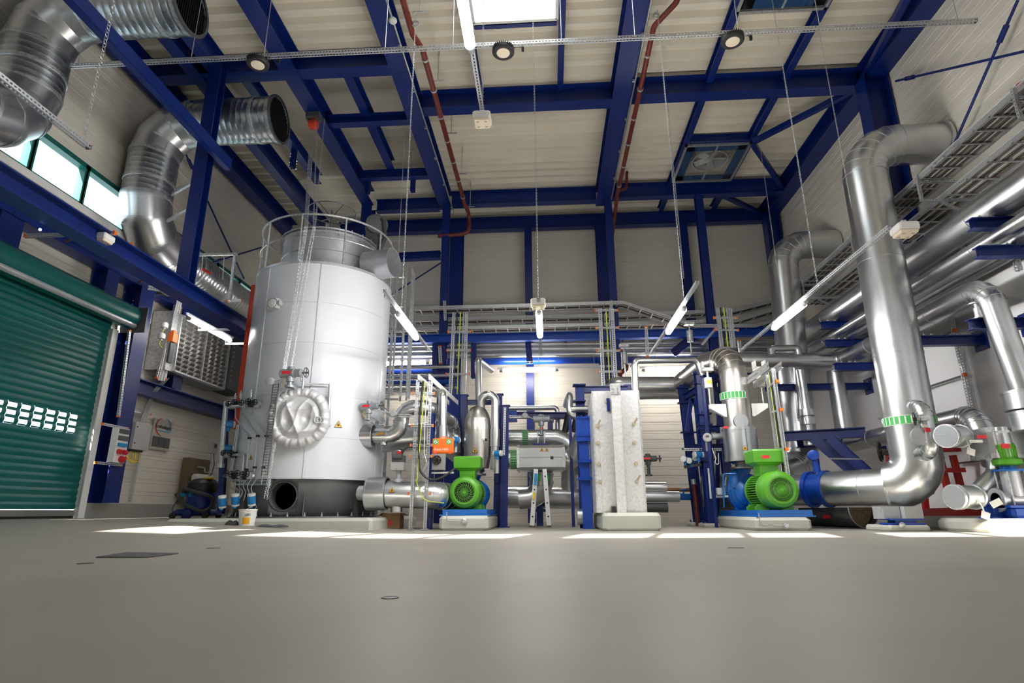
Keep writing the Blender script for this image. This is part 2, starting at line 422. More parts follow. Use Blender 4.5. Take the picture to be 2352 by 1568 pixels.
def rib_profile(z0, z1, pitch=.25, dep=.012):
    pts = [(z0, 0.)]; z = z0
    while z < z1:
        for dz, o in ((.150, 0), (.160, dep*.6), (.172, 0), (.228, 0), (.236, dep), (.250, dep), (.250, 0)):
            if z+dz < z1: pts.append((z+dz, o))
        z += pitch
    pts.append((z1, 0.)); return pts
def ribbed(mb, fn, a, b, z0, z1, **k):
    """horizontal ribs: fn(along, out, z) -> point"""
    prof = rib_profile(z0, z1, **k); n = len(mb.v)
    for s in (a, b): mb.v += [V(fn(s, o, z)) for z, o in prof]
    m = len(prof)
    for i in range(m-1): mb.face((n+i, n+m+i, n+m+i+1, n+i+1))
mb = MB(); ribbed(mb, lambda s, o, z: (s, YB+o, z), XL-.6, XR+.6, 0, ZC+1.6)
struct('wall_back', mb, 'panel')
# left wall: opening for the roller door and the ribbon of windows
LW = lambda s, o, z: (XL-o, s, z)
DY0, DY1, DZ = 5.9, 10.42, 4.1
WZ0, WZ1, WE = 5.74, 6.58, [4.72+1.13*i for i in range(12)]
mb = MB(); ribbed(mb, LW, YF, DY0, 0, WZ0-.02); ribbed(mb, LW, DY0, DY1, DZ, WZ0-.02); ribbed(mb, LW, DY1, YB+.1, 0, WZ0-.02)
ribbed(mb, LW, YF, YB+.1, WZ1+.02, ZC+1.6); ribbed(mb, LW, YF, WE[0]-.02, WZ0-.02, WZ1+.02); ribbed(mb, LW, WE[-1]+.02, YB+.1, WZ0-.02, WZ1+.02)
struct('wall_left', mb, 'panel')
# right wall: smooth plaster below, panels above
RW = lambda s, o, z: (XR+o, s, z)
mb = MB(); ribbed(mb, RW, YF, YB+.1, 5.25, ZC+.2)
o = struct('wall_right', mb, 'panel')
mb = MB().box(XR-.03, XR+.2, YF, YB+.1, -.1, 5.25)
struct('wall_right.001', mb, 'plaster')
# wall behind the camera, with the window ribbon the sun comes through
tanE, kx = math.tan(SUN_EL), .25
def pane_x(px, py, z):
    p = AZ(px, py, z); return p.x-kx*(p.y-YF), p
FWZ0 = (7.46-YF)*math.sqrt(1+kx*kx)*tanE; FWZ1 = (9.0-YF)*math.sqrt(1+kx*kx)*tanE
e = [pane_x(x, 1235.5, 0)[0] for x in (1272, 1512, 1724, 1958)]
pw = (e[3]-e[0])/3
FE = []
for k in range(-6, 2):
    g = e[0]+k*(3*pw+.55)
    FE += [(g+i*pw+.03, g+(i+1)*pw-.03) for i in range(3)]
FE = [q for q in FE if q[0] > XL+.1 and q[1] < XR-.1]
GX = [(4.3, 5.12), (5.2, 6.02), (6.1, 6.92)]; GZ0, GZ1 = 1.0, 3.9        # three tall windows added unseen behind the camera to brighten the right side
mb = MB().box(XL, GX[0][0], YF-.2, YF, -.1, FWZ0).box(GX[-1][1], XR, YF-.2, YF, -.1, FWZ0).box(GX[0][0], GX[-1][1], YF-.2, YF, -.1, GZ0).box(GX[0][0], GX[-1][1], YF-.2, YF, GZ1, FWZ0).box(XL, XR, YF-.2, YF, FWZ1, ZC+.2)
px_ = XL
for a, b in FE: mb.box(px_, a, YF-.2, YF, FWZ0, FWZ1); px_ = b
mb.box(px_, XR, YF-.2, YF, FWZ0, FWZ1)
struct('wall_front', mb, 'panel')
wn = 0
for a, b in FE:
    wn += 1; mb = MB()
    for x0, x1, z0, z1 in ((a, a+.04, FWZ0, FWZ1), (b-.04, b, FWZ0, FWZ1), (a, b, FWZ0, FWZ0+.04), (a, b, FWZ1-.04, FWZ1)): mb.box(x0, x1, YF-.1, YF-.04, z0, z1)
    o = struct('window_%d' % wn, mb, 'teal_frame'); BASE[o.name] = V()
    part(o, 'pane', MB().quad((a, YF-.07, FWZ0), (b, YF-.07, FWZ0), (b, YF-.07, FWZ1), (a, YF-.07, FWZ1)), 'glass')
for a, b in GX:  # the added daylight windows, framed like the others
    wn += 1; mb = MB()
    for x0, x1, z0, z1 in ((a-.04, a+.03, GZ0, GZ1), (b-.03, b+.04, GZ0, GZ1), (a, b, GZ0, GZ0+.05), (a, b, GZ1-.05, GZ1)): mb.box(x0, x1, YF-.1, YF-.04, z0, z1)
    o = struct('window_%d' % wn, mb, 'teal_frame'); BASE[o.name] = V()
    part(o, 'pane', MB().quad((a, YF-.07, GZ0), (b, YF-.07, GZ0), (b, YF-.07, GZ1), (a, YF-.07, GZ1)), 'glass')
portal(((GX[0][0]+GX[-1][1])/2, YF-.22, (GZ0+GZ1)/2), (math.radians(90), 0, 0), GX[-1][1]-GX[0][0], GZ1-GZ0)
portal(((FE[0][0]+FE[-1][1])/2, YF-.22, (FWZ0+FWZ1)/2), (math.radians(90), 0, 0), FE[-1][1]-FE[0][0], FWZ1-FWZ0)
for a, b in zip(WE, WE[1:]):
    wn += 1; mb = MB()
    for y0, y1, z0, z1 in ((a-.02, a+.055, WZ0, WZ1), (b-.055, b+.02, WZ0, WZ1), (a, b, WZ0-.02, WZ0+.075), (a, b, WZ1-.075, WZ1+.02)): mb.box(XL-.12, XL+.03, y0, y1, z0, z1)
    o = struct('window_%d' % wn, mb, 'teal_frame'); BASE[o.name] = V()
    part(o, 'pane', MB().quad((XL-.05, a, WZ0), (XL-.05, b, WZ0), (XL-.05, b, WZ1), (XL-.05, a, WZ1)), 'glass')
portal((XL-.2, (WE[0]+WE[-1])/2, (WZ0+WZ1)/2), (math.radians(90), 0, math.radians(-90)), WE[-1]-WE[0], WZ1-WZ0)
mb = MB().box(XL-.02, XL+.16, YF, YB, WZ0-.16, WZ0-.03)
struct('trim_1', mb, 'white')                                       # sill board under the ribbon
mb = MB().box(XL-.05, XL+.10, DY1+.05, YB, 0, .50)                 # concrete upstand at the foot of the wall
struct('baseboard_left', mb, 'plinth_cut')

# ceiling: trapezoidal sheet with its ribs across the hall
def corrug(mb, x0, x1, y0, y1, z=ZC, pitch=.335, dep=.125):
    k0 = math.floor(y0/pitch); pts = []
    k = k0
    while k*pitch < y1:
        for dy, dz in ((0, 0), (.10, 0), (.15, dep), (.205, dep), (.215, dep-.012), (.235, dep-.012), (.245, dep), (.285, dep)): pts.append((k*pitch+dy, z+dz))
        k += 1
    pts.append((k*pitch, z))
    def at(y):
        for (a, za), (b, zb) in zip(pts, pts[1:]):
            if a <= y <= b: return za+(zb-za)*((y-a)/(b-a) if b > a else 0)
        return z
    pp = [(y0, at(y0))]+[p for p in pts if y0 < p[0] < y1]+[(y1, at(y1))]; n = len(mb.v); m = len(pp)
    for x in (x0, x1): mb.v += [V((x, y, zz)) for y, zz in pp]
    for i in range(m-1): mb.face((n+i, n+i+1, n+m+i+1, n+m+i))
SKX0, SKX1, SKY0, SKY1 = -1.22, .36, 5.4, 9.05
LX0, LX1, LY0, LY1 = -6.9, -2.98, 9.95, 14.25        # raised roof over the tank
VENTS = [(3.72, 5.2, 7.45, 8.95), (3.72, 5.2, 13.2, 14.8)]
SK2 = []
cutx = sorted({XL-.6, XR+.6, SKX0, SKX1, LX0, LX1, 3.72, 5.2, -6.6, -4.9, 3.3, 5.0})
holes = [(SKX0, SKX1, SKY0, SKY1), (LX0, LX1, LY0, LY1)]+VENTS+SK2
mb = MB()
for a, b in zip(cutx, cutx[1:]):
    ivs = sorted((h[2], h[3]) for h in holes if h[0] < (a+b)/2 < h[1]); y = YF-.3
    for h0, h1 in ivs: corrug(mb, a, b, y, h0); y = h1
    corrug(mb, a, b, y, YB+.3)
struct('ceiling', mb, 'roof_sheet')
LZ = 10.55
mb = MB(); prof = [(LY0+i*.05+d, LZ+(.006 if d else 0)) for i in range(int((LY1-LY0)/.05)) for d in (0, .012)]+[(LY1, LZ)]
n = len(mb.v)
for x in (LX0, LX1): mb.v += [V((x, y, z)) for y, z in prof]
for i in range(len(prof)-1): mb.face((n+i, n+i+1, n+len(prof)+i+1, n+len(prof)+i))
struct('ceiling.001', mb, 'panel')
mb = MB()
ribbed(mb, lambda s, o, z: (LX0-o, s, z), LY0, LY1, ZC-.05, LZ, pitch=.25); ribbed(mb, lambda s, o, z: (s, LY1+o, z), LX0, LX1, ZC-.05, LZ)
mb.quad((LX1, LY0, ZC-.05), (LX1, LY1, ZC-.05), (LX1, LY1, LZ), (LX1, LY0, LZ)); mb.quad((LX0, LY0, ZC-.05), (LX1, LY0, ZC-.05), (LX1, LY0, LZ), (LX0, LY0, LZ))
struct('wall_shaft', mb, 'panel')
def skylight(n, x0, x1, y0, y1, panes):
    mb = MB()
    for a in (x0, x1): mb.box(a-.03, a+.03, y0, y1, ZC-.20, ZC+.12)
    for b in (y0, y1): mb.box(x0, x1, b-.03, b+.03, ZC-.20, ZC+.12)
    for k in range(1, panes): y = y0+(y1-y0)*k/panes; mb.box(x0, x1, y-.025, y+.025, ZC-.18, ZC-.10)
    o = struct('window_%d' % n, mb, 'white'); BASE[o.name] = V()
    part(o, 'pane', MB().quad((x0, y0, ZC-.1), (x0, y1, ZC-.1), (x1, y1, ZC-.1), (x1, y0, ZC-.1)), 'opal')
wn += 1; skylight(wn, SKX0, SKX1, SKY0, SKY1, 3)
for s in SK2: wn += 1; skylight(wn, *s, 4)

# ================================================================ blue steel frame
ZR = 8.92            # underside of the rafters
def beam(name, label, p0, p1, h, b, up=None, group=None, cat='beam', mat='blue', tf=.022):
    mb = MB().ibeam(p0, p1, h, b, tf, .014, up); return one(name, label, cat, mb, mat, group)
raf = 'rafters running to the back wall'
hR = .48
for x, b, y1, lab in ((-7.05, .26, 17.0, 'slim blue roof rafter next to the left wall, over the two spiral ducts'),
                      (-6.6, .24, 9.7, 'slim blue roof rafter passing just behind the upper left duct mouth'),
                      (-5.08, .34, 15.2, 'blue roof rafter carrying the red chain hoist over the white tank'),
                      (-2.84, .36, 15.6, 'wide blue roof rafter beside the brown sprinkler pipe, left of the skylight'),
                      (1.78, .40, 15.7, 'widest blue roof rafter, right of the skylight, with red pipe along it')):
    beam('roof_rafter', lab, (x, YF+.1, ZR+hR/2), (x, y1, ZR+hR/2), hR, b, group=raf)
beam('roof_rafter', 'dark blue edge rafter along the top of the right wall', (6.98, YF+.1, ZR+hR/2), (6.98, YB-.05, ZR+hR/2), hR, .4, group=raf)
beam('roof_rafter', 'dark blue edge rafter along the top of the left wall', (-8.2, YF+.1, ZR+hR/2), (-8.2, YB-.05, ZR+hR/2), hR, .36, group=raf)
crs = 'cross beams between the rafters'
beam('cross_beam', 'deep blue cross beam over the tank, left of the sprinkler pipe, behind the hanging rail', (-8.0, 9.85, ZR+.25), (-3.0, 9.85, ZR+.25), .44, .3, group=crs)
beam('cross_beam', 'blue cross beam just behind the skylight, between the two widest rafters', (-2.64, 11.15, ZR+.23), (1.58, 11.15, ZR+.23), .46, .3, group=crs)
beam('cross_beam', 'blue cross beam from the widest rafter to the right wall, behind the round lamps', (2.0, 11.05, ZR+.23), (6.8, 11.05, ZR+.23), .46, .3, group=crs)
beam('cross_beam', 'blue cross beam near the back wall between the two widest rafters', (-2.64, 15.4, ZR+.2), (1.58, 15.4, ZR+.2), .44, .24, group=crs)
beam('cross_beam', 'blue cross beam near the back wall under the square fan vent', (2.0, 15.3, ZR+.2), (6.8, 15.3, ZR+.2), .44, .24, group=crs)
beam('cross_beam', 'dark blue cross beam behind the wheel frame over the tank', (-4.9, 15.5, ZR+.12), (-3.02, 15.5, ZR+.12), .36, .24, group=crs)
beam('wall_beam', 'long dark blue beam across the top of the back wall', (-6.5, 16.85, ZR+.1), (6.8, 16.85, ZR+.1), .42, .26)
beam('wall_beam', 'short blue beam behind the outlet stub on the tank top', AY(860, 594, 15.5), AY(1012, 586, 15.5), .22, .2)
for y, lab in ((11.6, 'slim blue beam across the raised roof, right beside the chain hoist'), (13.95, 'slim blue beam at the far edge of the raised roof over the tank')):
    beam('trim_beam', lab, (-4.95, y, ZR+.2), (-2.98, y, ZR+.2), .24, .2, group='slim beams of the raised roof')
beam('trim_beam', 'slim blue beam running back through the raised roof toward the tank', (-4.05, 10.08, ZR+.42), (-4.05, 13.8, ZR+.42), .3, .2)
beam('shaft_beam', 'dark blue sloping-looking beam along the left edge of the raised roof', (-6.2, 10.0, ZR+.3), (-6.2, 14.2, ZR+.3), .3, .2)
for y, lab in ((11.2, 'near blue stub hanging at the raised roof left of the chain hoist'), (12.6, 'far blue stub hanging at the raised roof left of the chain hoist')):
    beam('hanging_post', lab, (-6.2, y, ZR-.35), (-6.2, y, ZR+.2), .12, .12, up=(0, 1, 0), group='stubs at the raised roof')
for x, lab in ((-4.75, 'short blue stub hanging behind the tank railing, left one'), (-3.5, 'short blue stub hanging behind the tank railing, right one')):
    beam('hanging_post', lab, (x, 14.1, ZR-.25), (x, 14.1, ZR+.25), .12, .12, up=(0, 1, 0), group='stubs behind the tank')
pur = 'purlins beside the roof openings'
for x, y0, y1, lab in ((SKX0-.1, SKY0, 10.95, 'blue purlin along the left side of the skylight'), (SKX1+.1, SKY0, 10.95, 'blue purlin along the right side of the skylight')):
    beam('roof_purlin', lab, (x, y0, ZR+.36), (x, y1, ZR+.36), .2, .12, group=pur)
mb = MB().chan((SKX0, SKY1+.16, ZR+.42), (SKX1, SKY1+.16, ZR+.42), .22, .09).box(SKX1-.12, SKX1-.01, SKY1+.14, SKY1+.155, ZR+.35, ZR+.48)
one('roof_purlin', 'blue channel across the near end of the skylight opening', 'beam', mb, 'blue', pur)
for x, lab in ((3.66, 'left blue purlin of the pair carrying the square vents'), (5.26, 'right blue purlin of the pair carrying the square vents')):
    beam('vent_purlin', lab+', front bay', (x, 5.5, ZR+.34), (x, 10.9, ZR+.34), .22, .14, group=pur)
    beam('vent_purlin', lab+', middle bay', (x, 11.2, ZR+.34), (x, 15.2, ZR+.34), .22, .14, group=pur)
    beam('vent_purlin', lab+', short piece at the back wall', (x, 15.4, ZR+.34), (x, 16.75, ZR+.34), .22, .14, group=pur)
beam('vent_purlin', 'short blue trimmer at the near edge of the fan vent', (3.75, 13.1, ZR+.34), (5.2, 13.1, ZR+.34), .2, .12)
brc = 'roof bracing'
for a, b, lab in (((5.26, 12.95), (6.85, 11.15), 'blue diagonal brace rising toward the right wall above the fan vent'), ((5.3, 13.1), (6.75, 15.15), 'blue diagonal brace dropping to the right wall beside the fan vent'),
                  ((6.3, 7.0), (6.85, 10.9), 'blue diagonal brace near the end of the hanging rail'), ((5.2, 15.5), (6.8, 16.8), 'short blue diagonal brace in the far right roof corner')):
    mb = MB().bar((a[0], a[1], ZR+.12), (b[0], b[1], ZR+.12), .12, .12); one('roof_brace', lab, 'brace', mb, 'blue', brc)
# columns
colg = 'columns along the back wall'
for x, y, b, h, z1, lab in ((-2.68, 16.8, .38, .4, ZR, 'wide dark blue column at the back wall, left of the hanging lamp'), (1.80, 16.8, .30, .4, ZR, 'wide dark blue column at the back wall below the widest rafter'),
                        (-.45, 16.85, .22, .3, ZR-.1, 'single slim blue column in the middle of the back wall'), (4.33, 16.85, .22, .3, ZR-.1, 'slim blue column at the back wall under the fan vent'),
                        (-5.08, 15.3, .3, .4, ZR, 'blue column rising behind the tank top under the chain hoist rafter')):
    beam('steel_column', lab, (x, y, floor_z(x, y)), (x, y, z1), h, b, up=(0, 1, 0), group=colg, cat='column')
rk = 'posts of the pipe rack'
for x, z1, lab in ((-2.78, ZR, 'slim bright blue post standing before the wide left column'), (1.90, ZR, 'slim bright blue post standing before the column under the widest rafter'),
                   (4.47, ZR, 'blue post rising beside the crossed cable ladder to the roof')):
    beam('rack_post', lab, (x, 15.35, 0), (x, 15.35, z1), .22, .2, up=(0, 1, 0), group=rk, cat='column')
beam('steel_column', 'blue column standing on the high left beam under the roof', (-6.42, 9.5, 4.27), (-6.42, 9.5, ZR+.02), .22, .24, up=(0, 1, 0), cat='column')
beam('steel_column', 'massive dark blue column at the right wall behind the tall pipe', (6.92, 10.75, 5.2), (6.92, 10.75, ZR), .5, .36, up=(1, 0, 0), cat='column')
beam('steel_column', 'dark blue column in the far right corner behind the farther wall duct', (6.92, 16.6, 2.5), (6.92, 16.6, ZR), .4, .36, up=(1, 0, 0), cat='column')
beam('steel_column', 'bright blue column beside the roller door with socket box on it', (-8.28, 10.88, .5), (-8.28, 10.88, 4.75), .36, .4, up=(1, 0, 0), cat='column')
beam('steel_column', 'dark blue column above the roller door drum, nearer the camera', (-8.3, 7.75, 4.15), (-8.3, 7.75, 4.75), .3, .4, up=(1, 0, 0), cat='column')
beam('steel_column', 'blue post above the roller door, between drum and wall beam', (-8.3, 9.95, 4.1), (-8.3, 9.95, 4.75), .3, .3, up=(1, 0, 0), cat='column')
beam('steel_column', 'blue column on the left wall behind the metal louvre', (-8.30, 12.35, 2.95), (-8.30, 12.35, 4.72), .3, .32, up=(1, 0, 0), cat='column')
beam('steel_column', 'dark blue post in the far left corner behind the vacuum cleaner', (-8.0, 15.6, .5), (-8.0, 15.6, 4.75), .3, .32, up=(1, 0, 0), cat='column')
beam('wall_beam', 'dark blue beam along the left wall above the roller door', (-8.3, YF, 4.92), (-8.3, 16.5, 4.92), .36, .3)
beam('gallery_beam', 'high blue beam along the left side with lamp rails under it', (-6.42, 1.0, 4.12), (-6.42, 11.75, 4.12), .28, .3)
beam('wall_beam', 'dark blue beam low on the left wall under the metal louvre', (-8.3, 11.15, 2.78), (-8.3, 16.0, 2.78), .30, .3)
mb = MB().chan((-6.05, 3.0, 6.85), (-6.05, 9.78, 6.85), .24, -.11, .01)
one('crane_channel', 'blue channel beam hanging free in front of the spiral ducts', 'beam', mb, 'blue')
# tie rods
rods = 'round tie rods of the wall bracing'
def rod(lab, a, b, r=.022):
    mb = MB().cyl(a, b, r, n=10); d = (V(b)-V(a)).normalized(); c = V(a)+d*.45; mb.cyl(c-d*.12, c+d*.12, r*1.9, n=10); one('tie_rod', lab, 'tie rod', mb, 'blue', rods)
rod('blue tie rod rising steeply across the upper right wall', AX(2338, 0, 7.0), AX(2190, 335, 7.0)); rod('blue tie rod crossing the upper right wall at a low angle', AX(2058, 186, 7.0), AX(2352, 118, 7.0))
rod('blue tie rod falling across the upper left wall behind the slim column', AX(418, 335, -8.3), AX(560, 640, -8.3)); rod('blue tie rod rising toward the tank on the upper left wall', AX(480, 605, -8.3), AX(610, 565, -8.3))
rod('thin blue tie rod on the back wall right of the tank', (-5.6, 16.6, 6.0), (-3.0, 16.6, 7.75))
# ---------------------------------------------------------------- shared builders
def pipe(mb, pts, r, R=None, seg=5, n=24, step=1.0, bead=True, cap=True, off=.5):
    """clad pipe: straight runs, segmented bends, raised seams"""
    pts = [V(p) for p in pts]; path = bend(pts, R if R is not None else r*1.6, seg) if len(pts) > 2 else pts
    mb.tube(path, r, n, cap)
    if bead:
        t = min(.008, r*.05); w = min(.022, r*.16)
        for i in range(1, len(path)):
            a, b = path[i-1], path[i]; d = b-a; L = d.length
            if L < 1e-4: continue
            d = d/L
            if i > 1: mb.ring(a, (d+(a-path[i-2]).normalized()), r, w, t, n)
            if L > step*1.3:
                k = max(1, int(L/step))
                for j in range(1, k): mb.ring(a+d*(L*j/k), d, r, w, t, n)
    return mb
def chain(mb, p0, p1, link=.06, wire=.008, k=5):
    p0, p1 = V(p0), V(p1); d, s, u = frame(p1-p0); L = (p1-p0).length; n = max(2, int(L/(link*.8)))
    for i in range(n):
        c = p0+d*L*(i+.5)/n; a = s if i % 2 else u; h = link*.5; w = link*.3
        pts = [c+d*h*x+a*w*y for x, y in ((-.55, -1), (.55, -1), (1, -.4), (1, .4), (.55, 1), (-.55, 1), (-1, .4), (-1, -.4), (-.55, -1))]
        mb.tube(pts, wire/2, 4, False)
    return mb
def warning(par, c, right, up, size=.12):
    """yellow triangle with black edge and a flame mark"""
    r, u = V(right).normalized(), V(up).normalized(); nrm = r.cross(u)
    def tri(s, o): return [V(c)+r*x*s+u*y*s+nrm*o for x, y in ((-.5, -.42), (.5, -.42), (0, .45))]
    mb = MB().prism(tri(size, .0), nrm*.002).mat(1).prism(tri(size*.80, .002), nrm*.0015).mat(0)
    mb.prism([V(c)+r*x*size+u*y*size+nrm*.0035 for x, y in ((-.10, -.24), (.10, -.24), (.13, -.08), (.02, .16), (-.02, -.02), (-.13, .06))], nrm*.001)
    return part(par, 'warning_sign', mb, ['black', 'amber'], 'small yellow warning triangle')
def surf_warning(par, axis_c, d_axis, r, ang_dir, h, size=.12):
    """warning triangle stuck on a tube: axis point, axis dir, radius, outward direction"""
    n = V(ang_dir).normalized(); up = V((0, 0, 1)); right = up.cross(n)*1.0
    if right.length < .1: right = V((1, 0, 0))
    right.normalize(); up2 = n.cross(right)
    return warning(par, V(axis_c)+n*(r+.004), right, up2, size)
def handwheel(mb, c, d, R, r=.008, spokes=4):
    mb.torus(c, d, R, r, 24, 8); dd, s, u = frame(d)
    for i in range(spokes):
        a = 2*PI*i/spokes; mb.bar(c, V(c)+(s*math.cos(a)+u*math.sin(a))*R, r*1.6, r*1.6)
    mb.cyl(V(c)-dd*.02, V(c)+dd*.03, r*2.2, n=10); return mb
def actuator(name, label, c, ax=(1, 0, 0), s=1.0, tagc='red_tag', down=.22, mat='actuator_grey', wheel=True, disc=None, group=None, base=None):
    """electric valve actuator: horizontal motor body, gearbox, side wheel, stem flange"""
    c = V(c); ax = V(ax).normalized(); side = V((0, 0, 1)).cross(ax).normalized(); up = V((0, 0, 1)); fr = side if side.y < 0 else -side
    t = T(name, label, 'valve actuator', base or (c.x, c.y, c.z-down*s), group)
    mb = MB().lathe(c-ax*.17*s, ax, [(0, .05*s), (.015*s, .068*s), (.20*s, .068*s), (.21*s, .075*s), (.235*s, .075*s), (.24*s, .062*s), (.34*s, .062*s), (.36*s, .045*s)], 24)
    mb.cyl(c+up*.05*s, c+up*.10*s, .06*s, .05*s, 16); part(t, 'motor_body', mb, mat)
    mb = MB().cyl(c-up*.05*s, c-up*.13*s, .055*s, .06*s, 18).cyl(c-up*.13*s, c-up*down*s, .035*s, .035*s, 16).cyl(c-up*(down-.03)*s, c-up*down*s, .07*s, .07*s, 18)
    part(t, 'gearbox', mb, mat)
    if wheel:
        mb = MB(); handwheel(mb, c+ax*.25*s, ax, .075*s, .007*s); mb.cyl(c+ax*.19*s, c+ax*.29*s, .014*s, n=10); part(t, 'handwheel', mb, 'dark_grey')
    if tagc:
        mb = MB().obox(c+fr*.069*s-ax*.03*s, ax*.075*s, up*.022*s, fr*.004*s); part(t, 'tag_plate', mb, tagc, 'red tag plate on the motor')
    if disc is not None:
        q = c+V(disc)*s; mb = MB().lathe(q, fr, [(-.04*s, .05*s), (-.03*s, .06*s), (.03*s, .06*s), (.035*s, .05*s)], 20); mb.bar(q, c-up*.06*s, .02*s, .02*s); part(t, 'display_head', mb, 'grey')
    mb = MB().tube(bend([c-ax*.10*s-up*.05*s, c-ax*.12*s-up*.17*s, c-ax*.02*s-up*.21*s+fr*.03, c+ax*.04*s-up*.12*s], .04*s, 4), .006*s, 6); part(t, 'signal_cable', mb, 'yellow')
    return t
def strut_thing(name, label, p0, p1, w=.045, up=None, group=None, ends=True, mat='strut', cat='channel', h=None):
    p0, p1 = V(p0), V(p1); t = T(name, label, cat, (p0 if p0.z < p1.z else p1), group)
    part(t, 'channel', MB().strut(p0, p1, w, h or w, up), mat)
    if ends:
        d = (p1-p0).normalized(); dd, s, u = frame(d, up)
        for q, sg in ((p0, -1), (p1, 1)): part(t, 'end_cap', MB().obox(q+d*sg*.008, d*.012, s*w*.55, u*w*.55), 'orange', 'orange plastic end cap')
    return t
def cable(name, label, pts, r, mat, R=.12, group=None):
    return one(name, label, 'cable', MB().tube(bend(pts, R, 5), r, 8), mat, group)
def solid(name, mb, mat):
    return mk(name, mb, mat)
def cut(o, cutters):
    """subtract cutter objects from o and bake the result"""
    for c in cutters:
        md = o.modifiers.new('cut', 'BOOLEAN'); md.operation = 'DIFFERENCE'; md.object = c; md.solver = 'EXACT'
    dg = bpy.context.evaluated_depsgraph_get(); me = bpy.data.meshes.new_from_object(o.evaluated_get(dg)); o.modifiers.clear(); old = o.data; o.data = me
    for c in cutters: bpy.data.objects.remove(c)
    return o
# ================================================================ white storage tank
TX, TY, TR = -4.635, 11.5, 1.365
tf = floor_z(TX, 10)
mb = MB().bbox((TX+.02, TY+.05, .085), 3.5, 3.4, .27, .05)
one('tank_plinth', 'low square concrete plinth carrying the white tank', 'plinth', mb, 'plinth')
tank = T('storage_tank', 'tall white cylindrical tank with grey skirt and railed top', 'tank', (TX, TY, .22))
def TA(deg, r, z): a = math.radians(deg); return V((TX+r*math.sin(a), TY-r*math.cos(a), z))   # 0 deg faces the camera end
def TN(deg): a = math.radians(deg); return V((math.sin(a), -math.cos(a), 0))
def deg_at(px, py, r=TR):       # pixel on the tank surface -> angle, height
    d = ray(px, py); a = d.x**2+d.y**2; ox, oy = -TX, -TY; b = 2*(d.x*ox+d.y*oy); c = ox*ox+oy*oy-r*r
    dis = max(b*b-4*a*c, 0); t = (-b-math.sqrt(dis))/(2*a); p = O0+d*t
    return math.degrees(math.atan2(p.x-TX, -(p.y-TY))), p.z
zb0, zt0 = .87, 4.88
mb = MB().lathe((TX, TY, 0), (0, 0, 1), [(zb0, TR-.1), (zb0, TR), (zt0, TR), (zt0, TR-.06)], 96, False)
jacket = part(tank, 'jacket', mb, 'tank_white')
mb = MB()
for py in (693, 786, 905, 1003):
    z = deg_at(720, py)[1]; mb.lathe((TX, TY, z), (0, 0, 1), [(-.003, TR-.001), (-.003, TR+.0025), (.003, TR+.0025), (.003, TR-.001)], 96, False)
part(tank, 'jacket_seam', mb, 'grey')
for px in (603, 728, 884, 1010):
    a, _ = deg_at(px if px < 884 else 880, 760)
    if px == 1010: a = -75
    mb = MB().prism([TA(a-1.1, TR, zb0+.01), TA(a+1.1, TR, zb0+.01), TA(a+1.1, TR+.012, zb0+.01), TA(a-1.1, TR+.012, zb0+.01)], (0, 0, zt0-zb0-.02))
    for k in range(22):
        q = TA(a+.5, TR+.012, zb0+.1+k*.18); mb.cyl(q, q+TN(a)*.004, .006, n=6)
    part(tank, 'cover_strip', mb, 'tank_white')
# skirt with its round opening
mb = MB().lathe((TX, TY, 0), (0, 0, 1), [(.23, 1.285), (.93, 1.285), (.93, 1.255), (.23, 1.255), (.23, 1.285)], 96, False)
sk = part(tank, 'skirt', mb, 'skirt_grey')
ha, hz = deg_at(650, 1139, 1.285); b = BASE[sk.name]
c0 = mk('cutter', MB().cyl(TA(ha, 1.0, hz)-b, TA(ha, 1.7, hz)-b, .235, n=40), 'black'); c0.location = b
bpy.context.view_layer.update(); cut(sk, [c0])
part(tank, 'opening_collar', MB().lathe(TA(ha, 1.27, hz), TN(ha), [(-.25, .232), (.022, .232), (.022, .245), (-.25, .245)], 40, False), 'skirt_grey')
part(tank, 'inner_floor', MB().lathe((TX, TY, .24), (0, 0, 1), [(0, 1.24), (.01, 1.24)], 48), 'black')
part(tank, 'base_ring', MB().lathe((TX, TY, 0), (0, 0, 1), [(.22, 1.255), (.22, 1.375), (.245, 1.375), (.245, 1.255)], 96, False), 'dark_steel')
for px, w in ((697, .02), (815, .10), (560, .10)):
    a, _ = deg_at(px, 1165, 1.285)
    part(tank, 'gusset', MB().prism([TA(a, 1.285, .245)+TN(a+90)*-w/2, TA(a, 1.285, .245)+TN(a+90)*w/2, TA(a, 1.285, .62)+TN(a+90)*w/4, TA(a, 1.285, .62)+TN(a+90)*-w/4], TN(a)*.05), 'skirt_grey')
for k in range(14):
    a = -75+k*12; part(tank, 'anchor_bolt', MB().cyl(TA(a, 1.34, .245), TA(a, 1.34, .275), .018, n=6).cyl(TA(a, 1.34, .275), TA(a, 1.34, .31), .009, n=8), 'galv')
